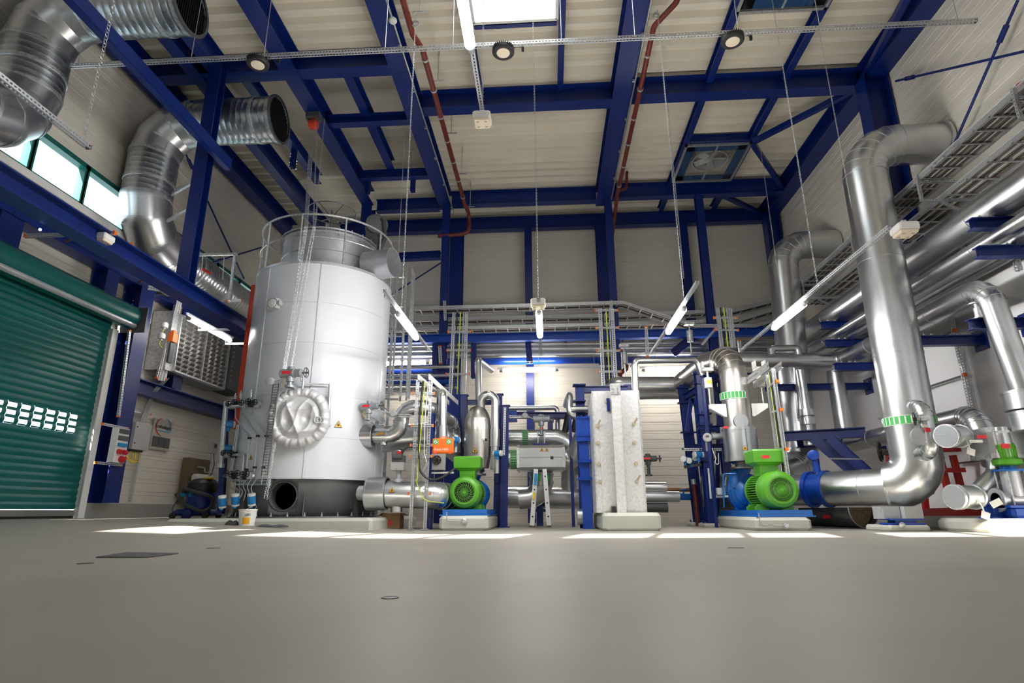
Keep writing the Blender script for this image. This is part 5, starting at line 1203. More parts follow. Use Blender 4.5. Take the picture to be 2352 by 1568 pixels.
# insulated valve box
c = AY(1243, 1053, 12.4); hw, hh, hd = 53*k_(12.2), 27*k_(12.2), .30
t = T('insulation_box', 'wide silver insulation box with two warning triangles above the stepladder', 'insulation box', c-V((0, 0, hh)))
def rr(x, s=1.): return [V((x, c.y-hd*s+.06, c.z-hh*s)), V((x, c.y-hd*s, c.z-hh*s+.06)), V((x, c.y-hd*s, c.z+hh*s-.06)), V((x, c.y-hd*s+.06, c.z+hh*s)), V((x, c.y+hd*s, c.z+hh*s)), V((x, c.y+hd*s, c.z-hh*s))]
part(t, 'casing', MB().loft([rr(c.x-hw), rr(c.x+hw)]), 'alu')
for x in (c.x-hw+.03, c.x+hw-.03):
    mb = MB().loft([rr(x-.022, 1.03), rr(x+.022, 1.03)])
    for q in range(9): mb.cyl((x, c.y-hd*1.03, c.z-hh*.8+q*hh*.2), (x, c.y-hd*1.03-.006, c.z-hh*.8+q*hh*.2), .006, n=6)
    part(t, 'edge_frame', mb, 'galv')
part(t, 'split_line', MB().box(c.x-hw+.06, c.x+hw-.06, c.y-hd-.003, c.y-hd+.01, c.z-.004, c.z+.004), 'dark_grey'); part(t, 'name_plate', MB().cbox((c.x+.22, c.y-hd-.004, c.z-.01), .06, .01, .06), 'black')
for dx in (.02, .12): warning(t, (c.x+dx, c.y-hd-.006, c.z+hh*.62), (1, 0, 0), (0, 0, 1), .085)
t2 = clad('insulated_pipe', 'short silver stub left of the insulated valve box', [AY(1160, 1055, 12.6), AY(1192, 1055, 12.6)], .197, None, step=.5)
one('pipe_saddle', 'silver flanged neck under the insulated valve box', 'pipe', MB().cyl(AY(1243, 1085, 12.6), AY(1243, 1115, 12.6), .24, n=32).ring(AY(1243, 1090, 12.6), (0, 0, 1), .24, .05, .02).ring(AY(1243, 1108, 12.6), (0, 0, 1), .24, .05, .02), 'alu')
for px, lab in ((1236, 'left'), (1256, 'right')): one('marking_label', '%s small green label below the insulated valve box' % lab, 'label', MB().cbox(AY(px, 1096, 12.3), .10, .01, .14), 'green_band', 'green labels')
actuator('valve_actuator', 'grey actuator with handwheel standing on the middle pipe, above the insulation box', AY(1243, 962, 12.7), (1, 0, 0), 1.05, disc=(-.33, -.03, .07), down=.34, tagc=None)
t = T('valve_yoke', 'blue yoke with four bolts carrying the middle actuator', 'valve', AY(1243, 1022, 12.7)); part(t, 'flange', MB().cbox(AY(1243, 1022, 12.7), .36, .26, .05), 'blue')
for dx in (-.07, .07): part(t, 'bolt', MB().cyl(AY(1243, 1022, 12.6)+V((dx, 0, 0)), AY(1243, 990, 12.6)+V((dx, 0, 0)), .016, n=10), 'galv')
part(t, 'red_tag', MB().cbox(AY(1246, 983, 12.5), .04, .02, .04), 'red_tag')
strut_thing('support_channel', 'white punched channel running to the round display of the middle actuator', AY(1163, 956, 12.75), AY(1215, 958, 12.75), .05, (0, 1, 0), ends=False)
beam('pipe_beam', 'blue beam across the gap behind the middle actuator', AY(1164, 953, 13.6), AY(1350, 955, 13.6), .15, .15)
one('pipe_clamp', 'blue clamp block on the beam left of the middle actuator', 'clamp', MB().cbox(AY(1177, 952, 13.4), .2, .2, .16).cbox(AY(1177, 966, 13.4), .22, .2, .05).bolts(AY(1177, 966, 13.3), (0, 0, 1), .07, .012, .05, 4), 'bright_lit_blue')
mb = MB().bar(AY(1264, 965, 13.5), AY(1264, 992, 13.5), .12, .12, (0, 1, 0)); one('pipe_hanger', 'short blue hanger below the beam right of the middle actuator', 'hanger', mb, 'blue')
for x in (1240, ): one('pipe_shoe', 'dark blue shoe under the low pipe behind the stepladder', 'pipe support', MB().cbox(AY(x, 1172, 13.4), .34, .2, .06).bar(V((AY(x, 1172, 13.4).x, 13.4, 0)), AY(x, 1160, 13.4), .14, .14, (0, 1, 0)), 'blue')
# stepladder
yl = 12.1; t = T('stepladder', 'aluminium A-frame stepladder on the floor in the middle', 'stepladder', V((AY(1241, 1200, yl).x, yl, 0)))
tp = AY(1241, 1078, yl)
for s, nm in ((-1, 'left'), (1, 'right')):
    foot = AY(1222 if s < 0 else 1261, 1199, yl); foot.z = 0
    for dy in (-.17, .17):
        a = V((foot.x, yl+dy*1.15, .01)); b = V((tp.x+s*.085, yl+dy*.8, tp.z)); part(t, 'stile', MB().bar(a, b, .085, .03, (0, 1, 0)), 'white_alu'); part(t, 'foot', MB().bar(a, a.lerp(b, .03), .09, .04, (0, 1, 0)), 'dark_grey')
        if dy < 0:
            for k in range(4): q = a.lerp(b, .18+.23*k); part(t, 'rung_end', MB().cbox(q+V((0, -.017, 0)), .03, .004, .03), 'black')
    for k in range(4):
        f = .18+.23*k; q0 = V((foot.x, yl-.19, .01)).lerp(V((tp.x+s*.085, yl-.13, tp.z)), f); q1 = V((foot.x, yl+.19, .01)).lerp(V((tp.x+s*.085, yl+.13, tp.z)), f); part(t, 'rung', MB().cyl(q0, q1, .016, n=10), 'alu')
a = AY(1232, 1085, yl-.19); part(t, 'blue_sticker', MB().bar(AY(1231, 1087, yl-.18), AY(1229, 1113, yl-.2), .06, .012, (0, 1, 0)), 'label_blue'); part(t, 'yellow_sticker', MB().bar(AY(1227, 1130, yl-.21), AY(1225.5, 1146, yl-.22), .04, .012, (0, 1, 0)), 'yellow')
part(t, 'strap', MB().tube(bend([AY(1228, 1165, yl), AY(1242, 1158, yl-.05), AY(1252, 1150, yl)], .1, 4), .006, 6), 'white')
# ---------------------------------------------------------------- plate heat exchanger
yh = 10.15
hz0 = AY(1430, 1177, yh).z; hz1 = AY(1412, 897, yh).z; hx0, hx1 = AY(1371, 1150, yh).x, AY(1483, 1150, yh).x
plinth('broad concrete plinth under the plate heat exchanger', AY(1385, 1195, 9.85).x, AY(1519, 1195, 9.85).x, 9.85, 12.0, hz0)
t = T('heat_exchanger', 'tall plate heat exchanger cased in mottled silver sheet', 'heat exchanger', V(((hx0+hx1)/2, yh, hz0)))
part(t, 'casing', MB().box(hx0, hx1, yh, yh+1.15, hz0, hz1), 'galv_plate')
for x in (hx0, hx1):
    part(t, 'corner_trim', MB().box(x-.012, x+.012, yh-.006, yh+.03, hz0, hz1), 'galv')
part(t, 'front_panel', MB().box(hx0+.09, hx1-.06, yh-.012, yh, hz0+.02, hz1-.02), 'galv_plate')
for px, py, big in ((1392, 922, 0), (1372, 978, 1), (1456, 974, 1), (1373, 1017, 0), (1457, 1016, 0), (1375, 1066, 0), (1461, 1065, 0), (1377, 1106, 0), (1463, 1105, 1), (1405, 1167, 0)):
    q = AY(px, py, yh-.012); mb = MB().lathe(q, (0, -1, 0), [(0, .034), (.012, .034), (.012, .024), (.03, .024)], 16)
    if big: mb.cyl(q, q+V((.05, -.09, .10)), .016, n=12)
    part(t, 'tie_bolt', mb, 'brass_pale', 'pale brass coloured tie bolt')
gx = AY(1410, 890, yh-.09).x; gx2 = AY(1426, 1150, yh-.09).x
part(t, 'guide_column', MB().ibeam((gx2, yh-.1, hz0), (gx2, yh-.1, hz1+.09), .15, .15, .012, .012, (0, 1, 0)), 'galv_plate', 'galvanised guide column in front')
mb = MB().box(gx2-.085, gx2+.085, yh-.19, yh-.18, hz1-.10, hz1+.08)
for dx in (-.045, .045):
    for dz in (-.06, 0, .06): mb.cyl((gx2+dx, yh-.19, hz1+dz), (gx2+dx, yh-.20, hz1+dz), .014, n=6)
part(t, 'head_plate', mb, 'galv'); part(t, 'blue_plate', MB().cbox((gx2-.12, yh-.03, hz1-.25), .05, .06, .22), 'blue')
part(t, 'foot_wedge', MB().cbox((gx2-.12, yh-.08, hz0+.05), .07, .1, .1), 'black')
t = clad('insulated_pipe', 'small silver drum lying at the left foot of the heat exchanger', [AY(1326, 1186, 11.3), AY(1356, 1186, 11.3)], .14, None, step=.4)
# blue frame left of and behind the heat exchanger
t = T('steel_gantry', 'heavy blue flanged frame left of and behind the heat exchanger', 'frame', V((AY(1340, 1180, 11.6).x, 11.6, 0)))
q = V((AY(1342, 1180, 11.6).x, 11.6, 0)); part(t, 'post', MB().ibeam(q, AY(1331, 888, 11.6), .17, .17, .016, .012, (0, 1, 0)), 'blue'); q2 = V((AY(1352, 1180, 11.2).x-.02, 11.2, 0))
part(t, 'post', MB().ibeam(q2, AY(1337, 960, 11.2), .2, .18, .016, .012, (0, 1, 0)), 'bright_lit_blue')
part(t, 'post', MB().ibeam(V((AY(1446, 900, 11.9).x, 11.9, 0)), AY(1440, 884, 11.9), .15, .15, .014, .012, (0, 1, 0)), 'blue')
part(t, 'cross_member', MB().ibeam(AY(1333, 895, 11.7), AY(1442, 894, 11.8), .13, .12, .012, .01), 'blue')
for py in (885, 922): part(t, 'collar_plate', MB().cbox(AY(1330, py, 11.5), .25, .25, .02), 'blue')
for py in (960, 1000, 1060, 1100): part(t, 'flange_plate', MB().cbox(AY(1341+(py-960)*.03, py, 11.05), .30, .1, .03).bolts(AY(1341+(py-960)*.03, py, 11.0), (0, 0, 1), .1, .014, .04, 6), 'bright_lit_blue')
part(t, 'side_plate', MB().cbox(AY(1341, 985, 11.05), .3, .06, .45), 'bright_lit_blue')
clad('insulated_pipe', 'thin silver pipe rising from the heat exchanger and bending right over the back wall lamp', [V((AY(1459, 895, 10.9).x, 10.9, hz1-.02)), AY(1457, 828, 10.9), AY(1600, 826, 11.6), AY(1614, 862, 11.6)], .062, .11, step=.8)
yb = 13.4
clad('insulated_pipe', 'thick silver pipe running right behind the heat exchanger top', [AY(1378, 905, yb+.6), AY(1410, 884, yb), AY(1580, 884, yb)], .19, .3, step=.8)
clad('insulated_pipe', 'dark lower silver pipe below the thick pipe right of the heat exchanger', [AY(1440, 908, yb+.9), AY(1600, 907, yb+.9)], .10, None, mat='stainless', step=.8)
# pipes and valve right of the heat exchanger near the floor
for a, b, r, m_, lab in (((1466, 1118), (1530, 1118), .10, 'alu', 'short silver pipe right of the heat exchanger, upper of the low three'), ((1468, 1140), (1560, 1140), .11, 'stainless', 'blue-grey pipe right of the heat exchanger, middle of the low three'), ((1470, 1165), (1533, 1165), .10, 'dark_grey', 'dark pipe right of the heat exchanger, lowest of the low three')):
    t = clad('insulated_pipe', lab, [AY(*a, 13.0), AY(*b, 13.0)], r, None, mat=m_, step=.4)
clad('insulated_pipe', 'thin copper coloured pipe just above the low pipes right of the heat exchanger', [AY(1528, 1125, 13.2), AY(1590, 1124, 13.2)], .045, None, mat='copper')
actuator('valve_actuator', 'dark actuator with handwheel right of the heat exchanger, before the back wall', AY(1488, 1053, 12.9), (1, 0, 0), 1.0, down=.36, mat='dark_grey')
one('line_valve', 'small teal valve at the end of the low pipes right of the heat exchanger', 'valve', MB().cyl(AY(1560, 1140, 13.0), AY(1585, 1141, 13.0), .07, n=16).cyl(AY(1570, 1140, 12.95), AY(1570, 1124, 12.95), .02, n=8).cyl(AY(1564, 1124, 12.95), AY(1576, 1124, 12.95), .02, n=8), 'pump_blue')
# ================================================================ right pump group
y0p = 10.0; ztop = AY(1800, 1187, 9.75).z
plinth('long concrete plinth under the right green motor and blue pump', AY(1738, 1200, 9.75).x-.02, AY(1866, 1200, 9.75).x, 9.75, 12.2, ztop)
mc2 = AY(1796, 1124, 9.85)
motor_pump('right green electric motor with fine round grille and red tag', mc2, .30, .55, -.02, ztop, swirl=False)
mt = [o for o in bpy.data.objects if o.get('label', '').startswith('right green electric')][0]
part(mt, 'red_tag', MB().cbox(AY(1767, 1051, 9.85)+V((0, .16, .03)), .12, .01, .05), 'red_tag')
centrifugal('blue pump left of the right green motor, under the wide upright pipe', (mc2.x-.02, 11.55, mc2.z), .36, .13, ztop)
one('pump_base', 'bright blue base frame under the right green motor', 'base frame', MB().box(mc2.x-.42, mc2.x+.40, 9.8, 12.0, ztop, ztop+.105).box(mc2.x-.46, mc2.x+.44, 9.78, 12.05, ztop, ztop+.02), 'pump_blue')
ground_point('round earthing disc with wire on the right motor plinth', [(1742, 1178), (1748, 1206), (1806, 1207)], 9.735)
# upright discharge pipe with elbow, over the pump
yv = 11.3; kv = k_(yv)
pt = AY(1680, 824, yv); pb = AY(1697, 985, yv); rV = 30*kv
t = clad('insulated_pipe', 'wide upright silver pipe with round cap and green band over the right blue pump', [AY(1566, 885, 13.4), pt+V((-.75, 1.3, .02)) if False else AY(1622, 840, 12.3), V((pt.x, yv, AY(1680, 822, yv).z)), V((pb.x, yv, pb.z))], rV, [.25, .42], mat='alu_warm', step=.65, seg=6)
zs0, zs1 = AY(1697, 1060, yv).z, AY(1697, 983, yv).z
mb = MB().lathe((pb.x, yv, 0), (0, 0, 1), [(zs0, rV*1.0), (zs0, rV*1.17), (zs1, rV*1.17), (zs1, rV*1.0)], 40, False)
for z in (zs0+.03, zs1-.03): mb.ring((pb.x, yv, z), (0, 0, 1), rV*1.17, .04, .01, 40)
part(t, 'valve_sleeve', mb, 'alu'); part(t, 'split_line', MB().box(pb.x+.02, pb.x+.026, yv-rV*1.18, yv-rV*1.16, zs0, zs1), 'dark_grey')
warning(t, (pb.x-.03, yv-rV*1.17-.012, AY(1692, 1029, yv-rV).z), (1, 0, 0), (0, 0, 1), .10)
q = AY(1700, 968, yv-rV*.8); part(t, 'cap', MB().cyl(q+V((0, .25, 0)), q-V((.0, .07, 0)), .13, n=32), 'alu', 'round end cap facing the camera')
part(t, 'red_tag', MB().cbox(AY(1667, 981, yv-rV*1.2), .08, .012, .04), 'red_tag')
part(t, 'flange_neck', MB().cyl((pb.x, yv, zs0-.12), (pb.x, yv, zs0), .14, n=24).lathe((pb.x, yv, zs0-.13), (0, 0, 1), [(0, .22), (.03, .22)], 28), 'dark_steel')
green_band('green band round the wide upright pipe over the right pump', V((AY(1687, 911, yv).x, yv, AY(1687, 911, yv).z)), (0, 0, 1), rV+.004, .14, 12)
for s, lab in ((-1, 'left'), (1, 'right')):
    q = V((pb.x+s*rV*.9, yv-.1, AY(1690, 942, yv).z)); sx = q.x+s*.26
    t = T('spring_hanger', '%s spring hanger with white bracket beside the wide upright pipe' % lab, 'hanger', q-V((0, 0, .1)), 'spring hangers of the upright pipe')
    part(t, 'bracket', MB().prism([q+V((0, -.05, .1)), q+V((s*.30, -.05, .1)), q+V((s*.30, -.05, .02)), q+V((s*.04, -.05, -.14)), q+V((0, -.05, -.14))], (0, .1, 0)), 'white')
    part(t, 'rod', MB().cyl((sx, yv-.05, q.z+.05), (sx, yv-.05, q.z+.62), .014, n=10), 'galv'); part(t, 'spring_case', MB().lathe((sx, yv-.05, q.z+.42), (0, 0, 1), [(0, .05), (.01, .075), (.2, .075), (.21, .05)], 20), 'white'); part(t, 'yellow_label', MB().cbox((sx, yv-.128, q.z+.53), .07, .008, .07), 'yellow')
    part(t, 'beam_clamp', MB().cbox((sx, yv-.05, q.z+.78), .20, .16, .06).cbox((sx-.09, yv-.05, q.z+.86), .03, .16, .14).cbox((sx+.09, yv-.05, q.z+.86), .03, .16, .14).cyl((sx, yv-.05, q.z+.6), (sx, yv-.05, q.z+.78), .02, n=8), 'white')
# blue flanged frame left of the pump
t = T('steel_gantry', 'blue flanged frame with diagonal braces between heat exchanger and right pump', 'frame', V((AY(1635, 1200, 12.2).x, 12.2, 0)))
def post(a, b, y, w, mat='blue'):
    q = AY(*b, y); q.z = 0; part(t, 'post', MB().ibeam(q, AY(*a, y), w, w, .014, .012, (0, 1, 0)), mat); return q
q1 = post((1568, 885), (1605, 1192), 13.0, .19); q2 = post((1606, 850), (1636, 1200), 12.0, .20)
for py in (890, 925, 993, 1030): part(t, 'flange_plate', MB().cbox(AY(1570+(py-885)*.10, py, 12.9), .32, .12, .03), 'blue')
for py in (858, 880, 950, 975, 985, 1056): part(t, 'flange_plate', MB().cbox(AY(1607+(py-850)*.09, py, 11.9), .30, .12, .03).bolts(AY(1607+(py-850)*.09, py, 11.83), (0, 0, 1), .09, .012, .04, 6), 'blue')
part(t, 'cross_member', MB().ibeam(AY(1573, 912, 12.9), AY(1680, 850, 11.9), .13, .12, .012, .01), 'blue'); part(t, 'cross_member', MB().ibeam(AY(1620, 862, 11.8), AY(1660, 862, 11.8), .10, .1, .012, .01), 'blue'); part(t, 'cross_member', MB().ibeam(AY(1586, 1026, 12.8), AY(1665, 1026, 12.2), .12, .1, .012, .01), 'blue')
part(t, 'cross_member', MB().ibeam(AY(1706, 862, 11.8), AY(1740, 862, 11.8), .10, .1, .012, .01), 'blue'); part(t, 'cross_member', MB().ibeam(AY(1630, 985, 11.9), AY(1672, 983, 11.9), .12, .1, .012, .01), 'blue')
for a, b in (((1588, 915), (1578, 990)), ((1590, 915), (1608, 950)), ((1652, 880), (1646, 1190)), ((1640, 880), (1662, 960))): part(t, 'brace', MB().bar(AY(*a, 12.4), AY(*b, 12.4), .08, .05, (0, 1, 0)), 'blue')
for q in (q1, q2): 
    part(t, 'base_plate', MB().cbox(q+V((0, 0, .07)), .30, .30, .02).bolts(q+V((0, 0, .07)), (0, 0, 1), .17, .014, .05, 4), 'blue')
for q, lab in ((q1, 'rear'), (q2, 'front')): one('footing', 'small concrete footing under the %s post of the blue frame left of the right pump' % lab, 'footing', MB().bbox(q+V((.1, 0, .03)), .62, .5, .08, .02), 'plinth')
strut_thing('instrument_channel', 'punched channel across the blue frame above its pressure gauges', AY(1570, 1032, 12.2), AY(1658, 1032, 12.0), .05, (0, 1, 0), ends=False)
q = AY(1625, 1005, 11.6); t = T('valve_positioner', 'grey round positioner with small display on the blue frame left of the right pump', 'positioner', q-V((0, 0, .15)))
part(t, 'head', MB().lathe(q, (-.3, -1, 0), [(-.08, .06), (-.06, .085), (.06, .085), (.07, .07)], 24), 'cable_grey'); part(t, 'display', MB().cbox(q+V((-.02, -.075, .02)), .06, .01, .035), 'dark_grey'); part(t, 'side_drive', MB().cyl(q+V((.08, 0, .02)), q+V((.35, 0, .03)), .06, n=18).cyl(q+V((.3, 0, .03)), q+V((.3, 0, .2)), .05, n=14), 'actuator_grey'); part(t, 'stem', MB().cyl(q+V((0, .04, -.05)), q+V((0, .04, -.25)), .04, n=14), 'cable_grey')
part(t, 'cable', MB().tube(bend([q+V((.05, -.05, -.2)), q+V((.10, -.08, -.4)), q+V((.04, -.08, -.55)), q+V((.14, -.08, -.5)), q+V((.16, -.06, -.3))], .05, 4), .008, 6), 'white')
for px, py, lab in ((1573, 1054, 'left'), (1586, 1058, 'middle'), (1600, 1052, 'right')): transmitter('%s blue pressure transmitter on the bracket between heat exchanger and right pump' % lab, AY(px, py, 12.1), (-.5, -.8, 0), 1.0)
mb = MB().bar(AY(1572, 1072, 12.2), AY(1612, 1066, 12.0), .05, .05); one('gauge_bracket', 'dark bracket arm under the three transmitters left of the right pump', 'bracket', mb, 'dark_grey')
transmitter('blue transmitter alone beside the positioner left of the right pump', AY(1604, 1044, 11.9), (-1, -.2, 0), 1.1)
t = T('fire_hose_pipe', 'dark red upright pipe between heat exchanger and right pump', 'pipe', V((AY(1600, 1190, 12.7).x, 12.7, 0))); part(t, 'tube', MB().cyl(V((AY(1602, 1190, 12.7).x, 12.7, 0)), AY(1594, 1112, 12.7), .045, n=14), 'red_pipe'); part(t, 'steel_end', MB().cyl(AY(1594, 1112, 12.7), AY(1592, 1100, 12.7), .05, n=14), 'galv')
t = T('vent_hose', 'pale slim tube running down the front post left of the right pump', 'tube', AY(1633, 1145, 11.8)); part(t, 'tube', MB().cyl(AY(1627, 1075, 11.85), AY(1633, 1145, 11.85), .02, n=10), 'white')
one('suction_reducer', 'large dark silver cone pipe behind the right blue pump', 'pipe', MB().lathe(AY(1640, 1130, 12.8), (1, -.35, 0), [(-.25, .20), (-.2, .37), (.2, .37), (.55, .26), (.9, .24)], 36), 'dark_steel')
one('hand_tap', 'small steel lever tap at the left side of the right pump', 'valve', MB().cbox(AY(1655, 1128, 11.3), .14, .1, .12).cyl(AY(1645, 1140, 11.3), AY(1672, 1140, 11.3), .025, n=10).cyl(AY(1665, 1115, 11.3), AY(1668, 1095, 11.3), .012, n=8), 'stainless')
one('drain_tube', 'thin blue bent tube left of the right pump', 'tube', MB().tube(bend([AY(1690, 1087, 11.2), AY(1661, 1088, 11.2), AY(1663, 1165, 11.2)], .05, 4), .014, 8), 'pump_blue')
# cable rack right of the pump
yr = 10.4
t = T('cable_rack', 'leaning looking white punched cable rack behind the right green motor', 'cable rack', AY(1800, 1090, yr)); A0, A1, B0, B1 = AY(1762, 860, yr), AY(1793, 1095, yr), AY(1775, 845, yr-.3), AY(1812, 1110, yr-.3)
part(t, 'upright', MB().strut(A0, A1, .055, .05, (0, 1, 0)), 'strut'); part(t, 'upright', MB().strut(B0, B1, .055, .05, (0, 1, 0)), 'strut')
for f in (.13, .38, .72): part(t, 'rung', MB().strut(A0.lerp(A1, f), B0.lerp(B1, f), .04, .03), 'strut'); part(t, 'end_cap', MB().cbox(B0.lerp(B1, f)+V((.03, -.03, .01)), .05, .05, .05), 'orange')
part(t, 'cable', MB().tube([A0.lerp(B0, .5), A1.lerp(B1, .5)], .018, 8), 'cable_black'); part(t, 'earth_cable', MB().tube([A0.lerp(B0, .3), A1.lerp(B1, .4)], .009, 8), 'yellow_green')
for s in (0, .12): part(t, 'tray_arm', MB().strip(AY(1766+s*250, 838, yr-.1), AY(1700+s*250, 885, yr+1.0), V((0, 0, .07))), 'tray_side')
# ================================================================ tall wall ducts
t = clad('wall_duct', 'biggest upright silver duct at the right, bending into the right wall', [(7.17, 9.62, 6.6), (5.76, 9.62, 6.6), (5.70, 9.62, .66), (5.36, 9.90, .655)], .355, [.62, .50], step=1.45, seg=6, lows=(5.7, 9.62, .2))
part(t, 'wall_collar', MB().lathe((7.12, 9.62, 6.6), (1, 0, 0), [(0, .36), (0, .40), (.05, .40)], 40, False), 'alu')
e = AY(1905, 1134, 10.75); e.z = .65; d = (e-V((5.55, 9.74, .655))).normalized()
part(t, 'low_tube', pipe(MB(), [V((5.55, 9.74, .655)), e], .285, None, step=.5), 'alu')
one('flow_meter', 'blue flanged flow meter with blue head in the low pipe right of the green motor', 'flow meter', MB().lathe(e, d, [(-.02, .2), (-.02, .31), (.05, .31), (.05, .26), (.27, .26), (.27, .31), (.34, .31), (.34, .2)], 40).bolts(e, d, .28, .018, .06, 12).cyl(e+d*.16+V((0, 0, .28)), e+d*.16+V((0, 0, .52)), .06, n=16).lathe(e+d*.16+V((-.0, .1, .58)), (-.3, -1, 0), [(0, .09), (.2, .09), (.21, .07)], 20), 'bright_lit_blue')
clad('insulated_pipe', 'silver pipe between the blue flow meter and the right green motor', [e+d*.34, e+d*1.35], .27, None, step=.6)
green_band('green band round the biggest upright duct at the right', (5.71, 9.62, AY(2085, 962, 9.3).z), (0, 0, 1), .358, .14, 14)
t = clad('bypass_pipe', 'small silver bypass loop on the front of the biggest upright duct', [AY(2096, 935, 9.35), AY(2118, 932, 9.1), AY(2142, 1040, 9.1), AY(2112, 1043, 9.35)], .105, .16, step=.6, seg=5)
part(t, 'cap_stub', MB().cyl(AY(2112, 1003, 9.35), AY(2120, 1000, 9.05), .14, n=28), 'alu'); mb = MB(); handwheel(mb, AY(2100, 962, 9.05), (1, -.5, 0), .085, .014, 5); part(t, 'handwheel', mb, 'black'); part(t, 'tag', MB().cbox(AY(2124, 978, 8.98), .08, .01, .04), 'white'); part(t, 'red_tag', MB().cbox(AY(2131, 987, 8.95), .07, .01, .06), 'red_tag'); part(t, 'rod', MB().cyl(AY(2106, 962, 9.05), AY(2128, 960, 9.0), .018, n=8).cbox(AY(2124, 960, 8.98), .12, .02, .07), 'galv')
t = T('duct_support', 'grey block on blue feet carrying the bottom bend of the biggest duct', 'support', (5.62, 9.45, .05)); q = AY(2085, 1178, 9.4)
part(t, 'block', MB().cbox((q.x+.06, 9.5, .26), .26, .3, .18).cbox((q.x-.2, 9.6, .26), .24, .3, .18), 'grey'); part(t, 'foot', MB().cbox((q.x-.05, 9.5, .10), .5, .3, .03).cbox((q.x-.05, 9.5, .135), .3, .2, .08).cbox((q.x-.05, 9.5, .165), .5, .3, .02), 'bright_lit_blue')
plinth('small concrete block under the biggest duct with round earthing disc', AY(2042, 1205, 9.3).x, AY(2138, 1205, 9.3).x, 9.3, 10.0, .085, .03)
t = T('earth_point', 'round earthing disc on the small block under the biggest duct', 'earthing point', AY(2072, 1206, 9.28), 'earthing points'); part(t, 'disc', MB().lathe(AY(2072, 1206, 9.29), (0, -1, 0), [(0, .045), (.01, .045), (.02, .025)], 18), 'galv')
t = clad('wall_duct', 'farther upright silver duct bending into the right wall, behind the tube lamp', [(7.17, 13.68, 6.56), (5.86, 13.68, 6.56), (5.66, 13.68, 1.25), (5.0, 13.3, 1.05)], .34, [.6, .5], step=1.3, seg=6, lows=(5.66, 13.68, .8))
mb = MB(); pipe(mb, [AY(1838, 850, 12.9), AY(1862, 1010, 12.9)], .09)
for py, r in ((955, .15), (975, .16), (1005, .13), (1022, .15)): q = AY(1838+24*(py-850)/160, py, 12.9); mb.cyl(q, q+V((0, 0, .14)), r, n=24)
one('valve_column', 'slim polished pipe with stacked sleeves beside the farther upright duct', 'pipe', mb, 'alu')
clad('insulated_pipe', 'second slim silver pipe close beside the farther upright duct', [AY(1832, 830, 13.2), AY(1842, 960, 13.2)], .10, None, step=.8)
clad('insulated_pipe', 'silver loop like a staple on top of the horizontal pipe right of the elbow', [AY(1772, 815, 12.6), AY(1771, 800, 12.6), AY(1832, 799, 12.6), AY(1834, 815, 12.6)], .07, .08, step=.8)
# pipe from the elbow along the back, then along the right wall to the far right riser
zW = 3.45; xW = 6.5
t = clad('insulated_pipe', 'long silver pipe from the elbow along the right wall, down at far right', [AY(1690, 826, 12.95), (xW, 12.95, zW), (xW, 8.5, zW), (6.68, 8.5, 1.75)], .165, [.25, .3], step=.85, seg=5, lows=(6.68, 8.5, 1.7))
q = V((6.68, 8.5, 1.62)); mb = MB()
for z, r, h in ((1.62, .30, .26), (1.34, .27, .26)):
    mb.lathe((6.70, 8.5, z), (0, 0, 1), [(0, .15), (0, r), (h, r), (h, .15)], 36, False)
    for zz in (z+.02, z+h-.02): mb.ring((6.70, 8.5, zz), (0, 0, 1), r, .03, .008, 36)
part(t, 'valve_sleeve', mb, 'alu'); green_band('green band on the pipe at the far right picture edge', (6.68, 8.5, 1.98), (0, 0, 1), .168, .12, 10)
part(t, 'lower_tube', MB().cyl((6.72, 8.5, 1.34), (6.76, 8.5, .95), .13, n=24), 'alu')
t = clad('insulated_pipe', 'silver pipe dropping beside the right wall and turning toward the biggest duct', [(6.5, 13.35, 3.3), (6.5, 13.35, 1.66), (6.5, 9.35, 1.66), (6.42, 9.0, .95)], .175, [.22, .28], step=.9, seg=5, lows=(6.42, 9, .9))
q = V((6.40, 8.95, 1.22)); t = T('insulation_box', 'silver ribbed insulation box on the pipe at the lower right', 'insulation box', (6.42, 8.95, 1.0))
mb = MB().bbox((6.46, 8.95, 1.20), .52, .5, .42, .05); part(t, 'casing', mb, 'alu'); part(t, 'side_cylinder', MB().cyl((6.38, 8.72, .99), (6.38, 8.72, 1.41), .10, n=20), 'alu')
for z in (1.02, 1.38): part(t, 'clamp_band', MB().bbox((6.46, 8.95, z), .54, .52, .03, .05), 'galv')
part(t, 'red_tag', MB().cbox(AY(2255, 1003, 8.62), .12, .01, .05), 'red_tag'); part(t, 'tag', MB().cbox(AY(2242, 1013, 8.6), .17, .01, .04), 'white')
clad('insulated_pipe', 'silver cross pipe from the lower right bend to the upright pump', [AY(2232, 1143, 9.0), AY(2312, 1136, 8.9)], .085, None, step=.5); clad('insulated_pipe', 'silver reducer bend under the ribbed insulation box', [(6.42, 9.0, .98), (6.38, 8.98, .80), AY(2236, 1140, 9.0)], .11, .1, step=.4)
